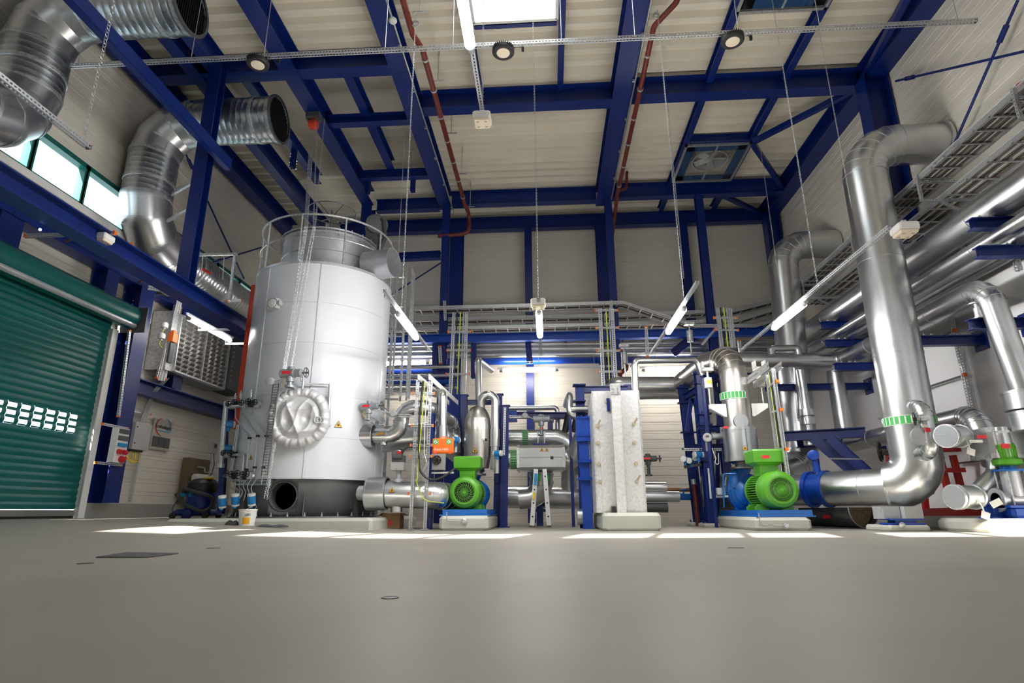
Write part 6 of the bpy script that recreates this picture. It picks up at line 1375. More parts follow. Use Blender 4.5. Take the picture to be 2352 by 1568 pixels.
def capped(lab, c, d, r, L):
    d = V(d).normalized(); c = V(c); t = T('capped_valve', lab, 'valve', c-V((0, 0, r)), 'capped insulated valves')
    part(t, 'drum', MB().cyl(c, c+d*L, r, n=36), 'alu'); part(t, 'end_face', MB().lathe(c-d*.004, d, [(0, r*.97), (.004, r*.97)], 36).bar(c-d*.006+V((-r*.9, 0, 0)), c-d*.006+V((r*.9, 0, 0)), .004, .003), 'actuator_grey')
    mb = MB()
    for f in (.03, .2, .9): mb.ring(c+d*L*f, d, r, .025, .012, 36)
    part(t, 'clamp_band', mb, 'galv'); part(t, 'lever', MB().tube(bend([c+d*L*.6-V((0, r, 0)), c+d*L*.75-V((0, r+.02, .12)), c+d*L*.8-V((0, r+.02, .22))], .05, 3), .010, 6), 'galv'); part(t, 'tag', MB().obox(c+d*L*.82-V((0, r+.02, .24)), (.05, 0, -.02), (0, .004, 0), (.015, 0, .045)), 'white'); return t
capped('capped silver drum valve right of the bypass loop, upper of two', AY(2172, 1001, 8.75), (.85, .5, .05), .155, .42); capped('capped silver drum valve right of the biggest duct bend, lower of two', AY(2190, 1141, 8.6), (.95, .3, 0), .155, .40)
# upright pump at the right edge
px_, py_ = AY(2322, 1100, 8.75).x, 8.75; zt = AY(2322, 1190, 8.75).z
plinth('concrete plinth at the right edge under the upright pump', AY(2276, 1200, 8.45).x, 7.15, 8.45, 9.6, zt)
t = T('upright_pump', 'upright multistage pump with small green motor at the right edge', 'pump', (px_, py_, zt)); P = lambda py: AY(2322, py, 8.75).z
part(t, 'motor', MB().lathe((px_, py_, 0), (0, 0, 1), [(P(1070), .13), (P(1066), .17), (P(1056), .17), (P(1050), .13), (P(1022), .13), (P(1014), .10)], 32), 'lime')
mb = MB()
for i in range(20): a = 2*PI*i/20; mb.bar((px_+.13*math.cos(a), py_+.13*math.sin(a), P(1050)), (px_+.13*math.cos(a), py_+.13*math.sin(a), P(1024)), .03, .008, (math.cos(a), math.sin(a), 0))
part(t, 'cooling_fins', mb, 'lime'); part(t, 'red_tag', MB().cbox((px_-.08, py_-.15, P(1026)), .1, .02, .06), 'red_tag')
part(t, 'coupling', MB().lathe((px_, py_, 0), (0, 0, 1), [(P(1082), .20), (P(1078), .20), (P(1078), .10), (P(1062), .10), (P(1060), .14)], 28), 'pump_blue'); part(t, 'stage_tube', MB().cyl((px_, py_, P(1140)), (px_, py_, P(1082)), .115, n=32), 'stainless')
for i in range(4): a = PI/4+PI/2*i; part(t, 'tie_rod', MB().cyl((px_+.16*math.cos(a), py_+.16*math.sin(a), P(1160)), (px_+.16*math.cos(a), py_+.16*math.sin(a), P(1080)), .012, n=8), 'galv')
part(t, 'base_casing', MB().cyl((px_-.26, py_, P(1148)), (px_+.26, py_, P(1148)), .10, n=24).lathe((px_-.26, py_, P(1148)), (1, 0, 0), [(0, .16), (.03, .16)], 28).lathe((px_+.23, py_, P(1148)), (1, 0, 0), [(0, .16), (.03, .16)], 28), 'stainless'); part(t, 'foot', MB().bbox((px_, py_, (P(1162)+zt)/2), .44, .42, P(1162)-zt, .04), 'bright_lit_blue'); part(t, 'foot_flange', MB().cbox((px_, py_, P(1163)), .52, .48, .03), 'bright_lit_blue')
one('pipe_pedestal', 'bright blue pedestal left of the upright pump at the right edge', 'pedestal', MB().cbox((AY(2292, 1170, 8.8).x, 8.85, zt+.10), .2, .2, .17).cbox((AY(2292, 1170, 8.8).x, 8.85, zt+.195), .36, .24, .03).cbox((AY(2292, 1170, 8.8).x, 8.85, zt+.01), .32, .28, .02), 'bright_lit_blue')
one('tag_card', 'white paper tag card leaning on the blue pedestal at the right', 'tag', MB().obox(AY(2288, 1155, 8.6), (.07, 0, .03), (0, .003, 0), (-.02, 0, .04)), 'white')
strut_thing('label_holder', 'short galvanised arm with white tag at the far right pipe', AY(2287, 992, 8.3), AY(2318, 990, 8.3), .03, None, ends=False)
# half shell of insulation on the floor
hs0, hs1 = AY(1868, 1180, 11.6), AY(1985, 1180, 10.6); r = .33; d = (hs1-hs0).normalized(); s_ = d.cross(V((0, 0, 1))).normalized(); zc = r+.01
t = T('insulation_half_shell', 'half round sheet shell filled with mineral wool lying open on the floor', 'insulation shell', V(((hs0.x+hs1.x)/2, (hs0.y+hs1.y)/2, 0)))
def half(p, rr, z=zc): return [V((p.x, p.y, z))+s_*rr*math.cos(a)+V((0, 0, -rr*math.sin(a))) for a in [PI*i/16 for i in range(17)]]
mb = MB(); mb.loft([half(hs0, r), half(hs1, r)], (False, False), False, True); mb.loft([half(hs1, r-.012), half(hs0, r-.012)], (False, False), False, True); mb.loft([half(hs1, r), half(hs1, r-.012)], (False, False), False); mb.loft([half(hs0, r), half(hs0, r-.012)], (False, False), False)
part(t, 'sheet', mb, 'dark_steel'); mb = MB(); mb.loft([half(hs0+d*.01, r-.015), half(hs1-d*.12, r-.015)], (True, True), True); part(t, 'mineral_wool', mb, 'wool'); part(t, 'red_tag', MB().obox(AY(1898, 1186, 10.9), d*.07, s_*.004, V((0, 0, .03))), 'red_tag'); 
part(t, 'rim_bead', MB().tube(half(hs1, r+.004), .010, 8), 'galv')
# red frame
t = T('pipe_trestle', 'dark red welded trestle behind the biggest duct', 'trestle', V((6.5, 11.2, .0))); 
for a, b, y in (((2040, 1036), (2066, 1190), 10.9), ((2112, 1040), (2130, 1190), 10.9), ((2156, 1036), (2192, 1190), 10.4), ((2188, 1045), (2225, 1190), 10.4)):
    q = AY(*b, y); q.z = .22; part(t, 'post', MB().bar(AY(*a, y), q, .08, .08, (0, 1, 0)), 'red_paint')
for a, b, y in (((2030, 1038), (2066, 1036), 10.85), ((2030, 1088), (2075, 1086), 10.85), ((2142, 1034), (2205, 1032), 10.35), ((2158, 1080), (2215, 1079), 10.35), ((2128, 1172), (2222, 1170), 10.35)): part(t, 'rail', MB().bar(AY(*a, y), AY(*b, y), .07, .07), 'red_paint')
part(t, 'base', MB().box(6.0, 7.0, 10.3, 11.3, .19, .30), 'red_paint')
plinth('low concrete plinth under the dark red trestle', AY(2118, 1200, 10.1).x, 7.12, 10.1, 11.5, .20)
# valve with big black handwheel, flow head, blue stair stringers
q = AY(2021, 1036, 10.6); mb = MB(); handwheel(mb, q, (1, -.8, 0), .165, .016, 5); t = T('gate_valve', 'gate valve with big black handwheel left of the biggest duct', 'valve', q-V((0, 0, .2))); part(t, 'handwheel', mb, 'black'); part(t, 'bonnet', MB().cyl(q, q+V((.35, .35, 0)), .05, n=14), 'dark_grey'); part(t, 'red_tag', MB().cbox(AY(2052, 1010, 10.5), .08, .02, .06), 'red_tag')
t = transmitter('blue flow transmitter with white face just left of the biggest duct', AY(2044, 968, 10.2), (-.9, -.5, 0), 1.25); strut_thing('label_holder', 'thin galvanised arm left of the green band on the biggest duct', AY(2016, 961, 10.3), AY(2050, 963, 10.3), .025, None, ends=False)
for a, b, lab in (((1868, 1005), (1985, 1105), 'left'), ((1905, 1005), (2010, 1100), 'right')):
    mb = MB().chan(AY(*a, 12.4 if lab == 'left' else 12.0), AY(*b, 12.0 if lab == 'left' else 11.7), .2, .08); one('stair_stringer', '%s dark blue slanting stringer behind the right pump pipes' % lab, 'stair stringer', mb, 'blue', 'stair stringers')
beam('pipe_beam', 'dark blue beam low on the right behind the dropping wall pipe', AY(1800, 1002, 12.9), AY(1988, 992, 12.3), .2, .16)
strut_thing('label_holder', 'thin pale arm low between flow meter and big handwheel', AY(1904, 1053, 11.4), AY(1990, 1054, 11.4), .025, None, ends=False)
# ================================================================ pipes and brackets along the right wall
for z, r, x, lab in ((4.50, .235, 6.5, 'thickest silver pipe running along the right wall below the cable trays'), (4.20, .13, 6.85, 'dull pipe tucked behind the thickest wall pipe'), (3.97, .085, 6.32, 'slim bright pipe along the right wall, second row'), (3.93, .115, 6.62, 'silver pipe along the right wall beside the slim bright one'), (3.90, .07, 6.90, 'slim dull pipe closest to the right wall')):
    clad('wall_pipe', lab, [(x, 3.5, z), (x, 15.6, z)], r, None, step=2.2, group='pipes along the right wall')
def bracket(lab, y, z, x0=6.05, h=.16):
    t = T('pipe_bracket', lab, 'bracket', (x0, y, z-h), 'blue brackets on the right wall'); part(t, 'arm', MB().ibeam((x0, y, z-h/2), (XR-.04, y, z-h/2), h, .14, .014, .01), 'blue'); part(t, 'wall_plate', MB().cbox((XR-.045, y, z-h/2), .03, .30, .34).bolts((XR-.06, y, z-h/2), (-1, 0, 0), .13, .016, .02, 4, PI/4), 'blue')
    for dx in (.14, .30, .42): part(t, 'pipe_clip', MB().cyl((x0+dx, y-.03, z), (x0+dx, y-.03, z+.045), .012, n=8).cbox((x0+dx, y-.03, z+.02), .06, .03, .01), 'galv')
bracket('blue bracket at the right picture edge carrying the thickest wall pipe', 7.95, 4.26); bracket('blue bracket at the right picture edge below the slim bright pipe', 7.95, 3.83); bracket('blue bracket of the thickest wall pipe just right of the farther duct', 12.7, 4.26); bracket('blue bracket below the slim pipes just right of the farther duct', 12.65, 3.83)
bracket('blue bracket right of the biggest duct, under the pipe to the far right riser', 9.75, 3.05, 5.95); bracket('blue bracket behind the biggest duct with wall plate seen at its right', 10.6, 4.2); bracket('long blue bracket between farther duct and biggest duct', 12.4, 3.25, 6.05); bracket('blue bracket under the horizontal pipe near the farther duct', 13.3, 3.0, 4.9, .14); bracket('blue bracket behind the dropping wall pipe, low on the right wall', 13.2, 1.75, 5.4); bracket('short blue bracket behind the ribbed insulation box', 9.3, 1.42, 6.3)
bracket('blue bracket with silver spring pot beside the far right riser', 8.75, 3.02, 6.3)
c = V((6.45, 8.7, 3.02)); one('spring_pot', 'small silver spring pot on a blue bracket below the wall pipe elbow', 'spring support', MB().lathe(c, (0, 0, 1), [(0, .08), (.02, .08), (.02, .06), (.16, .06), (.16, .04), (.22, .04), (.22, .11), (.24, .11)], 20), 'galv')
def wall_ladder(lab, pts, y2, rungs):
    p0, p1 = pts; t = T('wall_channel', lab, 'channel', p1); part(t, 'channel', MB().strut(p0, p1, .07, .05, (1, 0, 0)), 'strut')
    for f in rungs: q = p0.lerp(p1, f); part(t, 'rung', MB().bar(q, q+V((0, y2, 0)), .03, .03), 'dark_grey'); part(t, 'end_cap', MB().cbox(q+V((-.02, -.05, 0)), .05, .05, .06), 'orange')
wall_ladder('tall punched channel with side rungs on the right wall behind the biggest duct', (V((7.08, 10.2, 4.0)), V((7.08, 10.2, 1.55))), 1.2, (.30, .62)); wall_ladder('punched channel with one rung on the right wall behind the red trestle', (V((7.08, 9.9, 1.5)), V((7.08, 9.9, .25))), .9, (.35,))
for y, lab in ((8.55, 'nearer'), (9.55, 'middle'), (10.7, 'farther')): strut_thing('tray_hanger', '%s upright punched channel between cable trays and pipes on the right wall' % lab, (7.05, y, 5.3), (7.05, y, 3.7), .07, (1, 0, 0), 'channels on the right wall', ends=False)
# ---------------------------------------------------------------- cable trays
def tray(name, lab, path, w, ncab=6, step=.32, h=.09, group=None, rung_h=.02):
    """ladder tray: path along its left rail, w = vector to the right rail"""
    path = [V(p) for p in path]; w = V(w); t = T(name, lab, 'cable tray', min(path, key=lambda p: p.z), group)
    for k in (0, 1):
        mb = MB()
        for a, b in zip(path, path[1:]):
            o = w*k; up = V((0, 0, h/2)); mb.strip(a+o, b+o, up); mb.quad(a+o-up, b+o-up, b+o-up+w.normalized()*(.02 if not k else -.02), a+o-up+w.normalized()*(.02 if not k else -.02)); mb.quad(a+o+up, b+o+up, b+o+up+w.normalized()*(-.012 if not k else .012), a+o+up+w.normalized()*(-.012 if not k else .012))
        part(t, 'side_rail', mb, 'tray_side')
    for a, b in zip(path, path[1:]):
        n = max(1, int((b-a).length/step))
        for i in range(n):
            c = a.lerp(b, (i+.5)/n)-V((0, 0, h*.35)); part(t, 'rung', MB().bar(c, c+w, .03, rung_h), 'galv')
    for k in range(ncab):
        f = (k+.8)/(ncab+.6); mb = MB().tube([p+w*f-V((0, 0, h*.35-.025-.006*(k % 3))) for p in path], .013+.004*(k % 2), 6); part(t, 'cable', mb, ('cable_black', 'cable_brown', 'cable_grey')[k % 3])
    return t
tray('cable_tray', 'upper cable tray full of cables along the upper right wall', [(6.22, 4.0, 5.56), (6.22, 14.6, 5.56)], (.50, 0, 0), 15)
tray('cable_tray', 'lower cable tray close to the right wall under the upper tray', [(6.55, 4.0, 5.22), (6.55, 14.3, 5.22)], (.48, 0, 0), 8, .45)
for y, lab in ((6.9, 'first'), (9.0, 'second'), (11.2, 'third'), (13.6, 'fourth')):
    t = T('tray_bracket', '%s galvanised bracket under the right wall cable trays, from the camera' % lab, 'bracket', (6.2, y, 5.1), 'brackets of the right wall trays'); part(t, 'arm', MB().strut((6.2, y, 5.14), (7.15, y, 5.14), .045), 'strut'); part(t, 'brace', MB().strut((6.5, y, 5.12), (7.1, y, 4.72), .04), 'strut'); part(t, 'drop', MB().strut((6.2, y, 5.62), (6.2, y, 5.14), .045, .04, (0, 1, 0)), 'strut'); part(t, 'arm', MB().strut((6.2, y, 5.48), (7.15, y, 5.48), .045), 'strut')
yT = 15.0
zz = lambda px, py, y=yT: AY(px, py, y)
tray('cable_tray', 'highest cable tray along the back wall, dipping down at its right end', [zz(950, 708), zz(1432, 694), zz(1596, 748), zz(1735, 748), zz(1785, 733)], (0, .42, 0), 5)
tray('cable_tray', 'middle cable tray along the back wall, rising at its right end', [zz(950, 734, 15.5), zz(1400, 724, 15.5), zz(1690, 712, 15.5), zz(1785, 688, 15.5)], (0, .42, 0), 5)
tray('cable_tray', 'lowest cable tray along the back wall', [zz(880, 757, 15.5), zz(1400, 744, 15.5), zz(1690, 736, 15.5), zz(1785, 708, 15.5)], (0, .42, 0), 4)
for px, lab in ((1018, 'left'), (1400, 'middle')): t = strut_thing('tray_hanger', '%s flat hanger holding the back wall cable trays' % lab, zz(px+3, 690, 14.95), zz(px+5, 735, 14.95), .07, (0, 1, 0), ends=False)
# blue pipe rack beams at the back
zb = AY(1300, 772, 15.2).z
beam('rack_beam', 'long brightly lit blue beam of the pipe rack below the back wall trays', (AY(885, 775, 15.2).x, 15.2, zb), (AY(1850, 768, 15.2).x, 15.2, zb), .22, .2, mat='bright_lit_blue')
one('header_pipe', 'big dark blue header pipe below the rack beam before the back wall', 'pipe', MB().cyl(AY(1085, 826, 16.2), AY(1376, 822, 16.2), .155, n=32).lathe(AY(1376, 822, 16.2), (1, 0, 0), [(0, .155), (0, .2), (.04, .2)], 32), 'bright_lit_blue')
one('header_pipe', 'dark blue header pipe right of the heat exchanger cable ladder', 'pipe', MB().cyl(AY(1415, 822, 16.2), AY(1720, 818, 16.2), .155, n=32), 'blue')
one('header_pipe', 'dark blue header pipe behind the caged ladder left of the back cable ladder', 'pipe', MB().cyl(AY(885, 850, 16.2), AY(1040, 846, 16.2), .13, n=32), 'blue')
for py, r, lab in ((789, .055, 'upper'), (800, .07, 'middle'), (812, .09, 'lower')): one('rack_pipe', '%s of the three thin silver pipes between rack beam and blue header' % lab, 'pipe', pipe(MB(), [AY(880, py+6, 16.0), AY(1760, py-4, 16.0)], r, None, step=2.5), 'alu', 'silver pipes in the pipe rack')
for py, r, mt_, lab in ((842, .05, 'alu', 'slim silver pipe behind the caged ladder'), (862, .045, 'stainless', 'slim grey pipe behind the caged ladder'), (876, .06, 'bright_lit_blue', 'slim blue pipe behind the caged ladder'), (890, .04, 'alu', 'thinnest silver pipe behind the caged ladder, lowest of all')): one('rack_pipe', lab, 'pipe', MB().cyl(AY(882, py+2, 15.0), AY(1052, py, 15.0), r, n=16), mt_)
for x, lab in ((1000, 'left'), (1088, 'right')): beam('rack_hanger', '%s blue hanger post of the pipe rack beside the back cable ladder' % lab, AY(x, 790, 15.3), AY(x, 868 if x == 1088 else 905, 15.3), .16, .14, up=(0, 1, 0), cat='hanger')
beam('rack_brace', 'blue slanting brace under the rack beam right of the heat exchanger', AY(1608, 762, 15.4), AY(1545, 812, 15.4), .22, .16)
beam('rack_brace', 'short upright blue strut under the rack beam near the middle lamp', AY(1213, 788, 15.5), AY(1217, 832, 15.5), .2, .16, up=(0, 1, 0))
for px, y, lab in ((1395, 13.9, 'left'), (1600, 13.6, 'right')):
    q = AY(px+(40 if px < 1500 else -14), 835 if px < 1500 else 785, y); one('spring_can', '%s white spring can hanging under the rack beam' % lab, 'hanger', MB().cyl(q, q+V((0, 0, .28)), .075, n=18).cyl(q-V((0, 0, .3)), q+V((0, 0, .45)), .015, n=8).cbox(q+V((0, 0, .45)), .22, .14, .07), 'galv', 'spring cans')
one('hose_bend', 'dark brown bent hose right of the back cable ladder', 'hose', MB().tube(bend([AY(1440, 838, 14.2), AY(1438, 850, 14.2), AY(1424, 853, 14.2), AY(1424, 880, 14.2)], .12, 5), .06, 12), 'red_pipe')
# upright cable ladders at the back
def up_ladder(lab, l0, l1, r0, r1, y, rungs, ncab=3):
    t = T('cable_ladder', lab, 'cable ladder', AY(*l1, y)); A0, A1, B0, B1 = AY(*l0, y), AY(*l1, y), AY(*r0, y), AY(*r1, y)
    part(t, 'upright', MB().strut(A0, A1, .075, .05, (0, 1, 0)), 'strut'); part(t, 'upright', MB().strut(B0, B1, .075, .05, (0, 1, 0)), 'strut')
    for py in rungs:
        f = (py-l0[1])/(l1[1]-l0[1]); a, b = A0.lerp(A1, f)+V((-.12, -.04, 0)), B0.lerp(B1, f)+V((.12, -.04, 0)); part(t, 'rung', MB().strut(a, b, .045, .03, (0, 1, 0)), 'strut')
        for q in (a, b): part(t, 'end_cap', MB().cbox(q, .03, .05, .06), 'orange')
    for k in range(ncab): f = (k+1)/(ncab+1); part(t, 'cable', MB().tube([A0.lerp(B0, f), A1.lerp(B1, f)], .016, 6), ('cable_black', 'yellow_green', 'cable_grey')[k % 3])
    return t
up_ladder('upright white cable ladder left of the domed vessel, at the back', (1043, 718), (1034, 905), (1072, 718), (1066, 905), 13.8, (764, 807, 861)); up_ladder('upright white cable ladder right of centre above the heat exchanger', (1378, 708), (1386, 886), (1406, 708), (1415, 886), 13.4, (714, 755, 808, 855)); up_ladder('upright cable ladder above the wide elbow of the right pump', (1648, 706), (1658, 795), (1676, 706), (1686, 798), 13.2, (731, 758))
strut_thing('drop_channel', 'short punched channel hanging behind the caged ladder with orange end', AY(1010, 796, 14.9), AY(1012, 834, 14.9), .08, (0, 1, 0)); strut_thing('drop_channel', 'short punched channel hanging between the back lamp and the right cable ladder', AY(1484, 752, 14.0), AY(1487, 818, 14.0), .07, (0, 1, 0)); strut_thing('drop_channel', 'short punched channel hanging right of the right cable ladder', AY(1697, 782, 13.6), AY(1702, 812, 13.6), .07, (0, 1, 0))

for px, ref in ((1100, 826), (1300, 823), (1430, 822), (1680, 818), (900, 850), (1030, 846)):
    q = AY(px, ref, 16.2); nm = 'header_pipe' if px in (1100, 1300) else 'header_pipe.001' if px in (1430, 1680) else 'header_pipe.002'
    part(bpy.data.objects[nm], 'hanger', MB().bar((q.x, 16.2, q.z), (q.x, 16.2, zb+.1), .05, .05, (0, 1, 0)).bar((q.x, 16.25, zb+.08), (q.x, 15.2, zb+.08), .05, .05), 'blue')
# ================================================================ lamps, rails, sprinkler pipes under the roof
def wire(mb, p, zt=ZR+.02, r=.006): p = V(p); mb.cyl(p, (p.x, p.y, zt), r, n=6)
yR, zR_ = 7.5, 7.3
ra, rb = AY(150, 158, yR), AY(2240, 42, yR)
t = T('lamp_rail', 'long punched rail hanging across the whole hall, carrying three round lamps', 'lamp rail', ra.lerp(rb, .5)); zr = (ra.z+rb.z)/2
part(t, 'channel', MB().strut((ra.x, yR, zr), (rb.x, yR, zr), .06, .06), 'strut'); 
for x in (ra.x, rb.x): part(t, 'end_cap', MB().cbox((x, yR, zr), .01, .06, .06), 'dark_grey')
for px in (190, 445, 610, 885, 1040, 1290, 1460, 1700, 1890, 2215):
    x = AY(px, 100, yR).x; part(t, 'hanger_wire', MB().cyl((x, yR, zr), (x, yR, ZR+.3), .007, n=6), 'galv')
for px, py, lab in ((585, 150, 'left'), (1155, 118, 'middle'), (1687, 90, 'right')):
    c = AY(px, py, yR-.08); c.z = zr-.10; c.y = yR; t = T('high_bay_lamp', '%s of the three round dark lamps under the long rail' % lab, 'lamp', c-V((0, 0, .08)), 'round lamps on the rail')
    mb = MB().lathe(c, (0, 0, -1), [(-.03, .04), (-.03, .10), (.0, .17), (.05, .17), (.06, .155), (.06, .10)], 40)
    for i in range(30): a = 2*PI*i/30; mb.obox(c+V((math.cos(a)*.135, math.sin(a)*.135, .0)), V((math.cos(a), math.sin(a), 0))*.035, V((-math.sin(a), math.cos(a), 0))*.003, (0, 0, .035))
    part(t, 'heat_sink', mb, 'black'); part(t, 'lens', MB().lathe(c-V((0, 0, .055)), (0, 0, -1), [(0, .105), (.012, .10), (.015, .04), (.018, .0)], 32), 'lens_cream'); part(t, 'bracket', MB().cbox(c+V((.0, .0, .05)), .05, .05, .1), 'dark_grey'); part(t, 'plug', MB().cbox(c+V((.30, .06, .06)), .04, .03, .1).tube(bend([c+V((.1, .05, .05)), c+V((.2, .06, .1)), c+V((.3, .06, .09))], .05, 3), .008, 6), 'black')
LAMPS = []
def tube_lamp(lab, a, b, r=.05, rail=None, wires=(), ztop=ZR, mt='tube_light'):
    a, b = V(a), V(b); d = (b-a).normalized(); t = T('tube_lamp', lab, 'lamp', a.lerp(b, .5)-V((0, 0, r)), 'long tube lamps')
    part(t, 'tube', MB().tube([a, b], r, 16), mt, 'bright glowing tube')
    for q, s in ((a, -1), (b, 1)): part(t, 'end_piece', MB().cyl(q, q+d*s*.09, r*.92, r*.6, 14), 'grey')
    if rail:
        r0, r1 = V(rail[0]), V(rail[1]); part(t, 'rail', MB().strut(r0+V((0, 0, r+.03)), r1+V((0, 0, r+.03)), .05, .045), 'strut')
        for f in wires: q = r0.lerp(r1, f)+V((0, 0, r+.05)); mb = MB(); chain(mb, q, (q.x, q.y, ztop), .034, .0045); part(t, 'hanger_chain', mb, 'galv')
    return t
def ylamp(lab, pa, pb, z, y_r0, y_r1, wires, r=.05):
    a, b = AZ(*pa, z), AZ(*pb, z); x = (a.x+b.x)/2; a.x = b.x = x; return tube_lamp(lab, a, b, r, ((x, y_r0, z), (x, y_r1, z)), wires)
z = 5.0; a, b = AZ(1070, -10, z), AZ(1080, 104, z); x = b.x
tube_lamp('brightest tube lamp hanging near the skylight', (x, b.y-1.2, z), (x, b.y, z), .055, ((x, b.y-1.4, z), (x, AZ(1112, 285, z).y, z)), (.95,))
def emergency(lab, c, mat='white'):
    c = V(c); t = T('emergency_light', lab, 'emergency light', c-V((0, 0, .06)), 'small emergency lights'); part(t, 'housing', MB().bbox(c, .22, .22, .09, .015), mat); part(t, 'mount', MB().cbox(c+V((0, 0, .07)), .05, .05, .06), 'galv'); part(t, 'diffuser', MB().bbox(c-V((0, 0, .06)), .19, .19, .04, .012), 'lens_cream')
    for dx in (-.05, .05):
        for dy in (-.05, .05): part(t, 'lamp_window', MB().cbox(c+V((dx, dy, -.082)), .03, .02, .004), 'grey')
    return t
e = AZ(1112, 268, z); emergency('white emergency light at the end of the rail of the brightest tube lamp', (x, e.y, z-.03))
ylamp('tube lamp hanging right of the white tank', (912, 722), (958, 775), 3.1, AZ(884, 680, 3.1).y, AZ(1000, 815, 3.1).y, (.3,)); l3 = ylamp('tube lamp hanging in the middle of the hall, pointing straight back', (1238, 718), (1240, 770), 3.2, AZ(1236, 695, 3.2).y, AZ(1242, 825, 3.2).y, (.03,))
e = AZ(1236, 692, 3.3); emergency('white emergency light at the head of the middle tube lamp', (e.x, e.y, 3.27))
ylamp('tube lamp hanging over the heat exchanger, leaning right in the picture', (1570, 710), (1535, 762), 3.28, AZ(1598, 660, 3.28).y, AZ(1490, 820, 3.28).y, (.22,)); ylamp('tube lamp hanging before the two tall wall ducts', (1845, 698), (1780, 752), 3.3, AZ(2050, 535, 3.3).y, AZ(1710, 812, 3.3).y, (.35,))
e = AZ(2066, 522, 3.35); emergency('white emergency light before the biggest duct, beside the cable tray', (e.x+.05, e.y, 3.33))
a, b = AX(435, 733, -7.3), AX(528, 780, -7.3); z = (a.z+b.z)/2; tube_lamp('tube lamp in front of the metal louvre on the left wall', (-7.3, a.y, z), (-7.3, b.y, z), .05, ((-7.3, a.y-.1, z), (-7.3, b.y+.1, z)), (.25, .85), 4.02, 'tube_light_soft')
for f in (.25, .85): q = V((-7.3, a.y-.1, 4.02)).lerp(V((-7.3, b.y+.1, 4.02)), f); part(bpy.data.objects['tube_lamp.005'], 'hanger_arm', MB().strut(q, (-6.5, q.y, 4.02), .045), 'strut')
for pa, pb, y, lab in (((1155, 852), (1275, 851), 15.9, 'tube lamp lying along the back wall, left of the heat exchanger'), ((1482, 850), (1592, 846), 15.9, 'tube lamp lying along the back wall, right of the heat exchanger'), ((884, 835), (978, 832), 15.7, 'tube lamp lying along the back wall behind the caged ladder')):
    a, b = AY(*pa, y), AY(*pb, y); b.z = a.z; t = tube_lamp(lab, a, b, .05, mt='tube_light_warm')
    r0, r1 = a+V((-.15, 0, .08)), b+V((.1, 0, .08)); 
    if 'left of' in lab: r1 = AY(1462, 844, y); r1.z = r0.z
    part(t, 'rail', MB().strut(r0, r1, .05, .05), 'strut')
    for f in (.3, .7): q = r0.lerp(r1, f); part(t, 'hanger_wire', MB().cyl(q, (q.x, q.y, q.z+.95), .006, n=6), 'galv')
# dark lamp rails under the gallery beam on the left
x = -5.55; q = AX(204, 338, x); tube_z = q.z
t = T('lamp_rail', 'dark punched rail hanging by a chain before the left windows', 'lamp rail', (x, q.y-1, q.z)); part(t, 'channel', MB().strut((x, 2.0, q.z), (x, q.y, q.z), .07, .06), 'strut'); part(t, 'end_cap', MB().cbox((x, q.y, q.z), .07, .012, .06), 'dark_grey')
mb = MB(); p0 = V((x, q.y-.1, q.z)); chain(mb, p0, (x, q.y-.1, ZR), .07, .009); part(t, 'hanger_chain', mb, 'galv')
e = AX(237, 546, -6.4); t = emergency('white emergency light on a channel under the high left beam', e); a, b = AX(115, 546, -7.2), e+V((.12, -.02, .06))
strut_thing('lamp_channel', 'punched channel with orange caps holding the emergency light on the left', V((e.x-1.2, e.y, e.z+.07)), V((e.x+.16, e.y, e.z+.07)), .05, (0, 0, 1))
one('status_light', 'tiny glowing blue light under the high left beam', 'light', MB().sphere(AZ(92, 527, 3.965), .018, n=10), 'led_dot')
# galvanised frame and arms round the lower duct
mb = MB().bar(AX(458, 585, -6.9), AX(546, 583, -6.2), .05, .05).bar(AX(540, 585, -6.25), AX(527, 690, -6.25), .05, .05).cyl(AX(466, 585, -6.9), AX(462, 640, -6.9), .01, n=6).cyl(AX(515, 585, -6.5), AX(512, 640, -6.5), .01, n=6)
one('duct_hanger_frame', 'galvanised frame hanging the low spiral duct left of the tank', 'hanger frame', mb, 'galv')
one('damper_lever', 'small red lever on the spiral duct just left of the tank', 'lever', MB().bar(AX(463, 617, -7.3), AX(482, 627, -7.3), .05, .04), 'red')
for px, py, lab in ((304, 563, 'left'), (555, 690, 'right')): strut_thing('duct_bracket', '%s short galvanised bracket with orange cap on the high left beam' % lab, AX(px-9, py, -6.4)+V((-.2, 0, 0)), AX(px, py, -6.4)+V((.0, -.02, 0)), .05)
t = tray('cable_tray', 'cable tray carrying cables across the left wall above the cable ladder', [AX(340, 660, -7.6), AX(440, 672, -7.0), AX(470, 700, -6.8)], (0, .3, .0), 4)
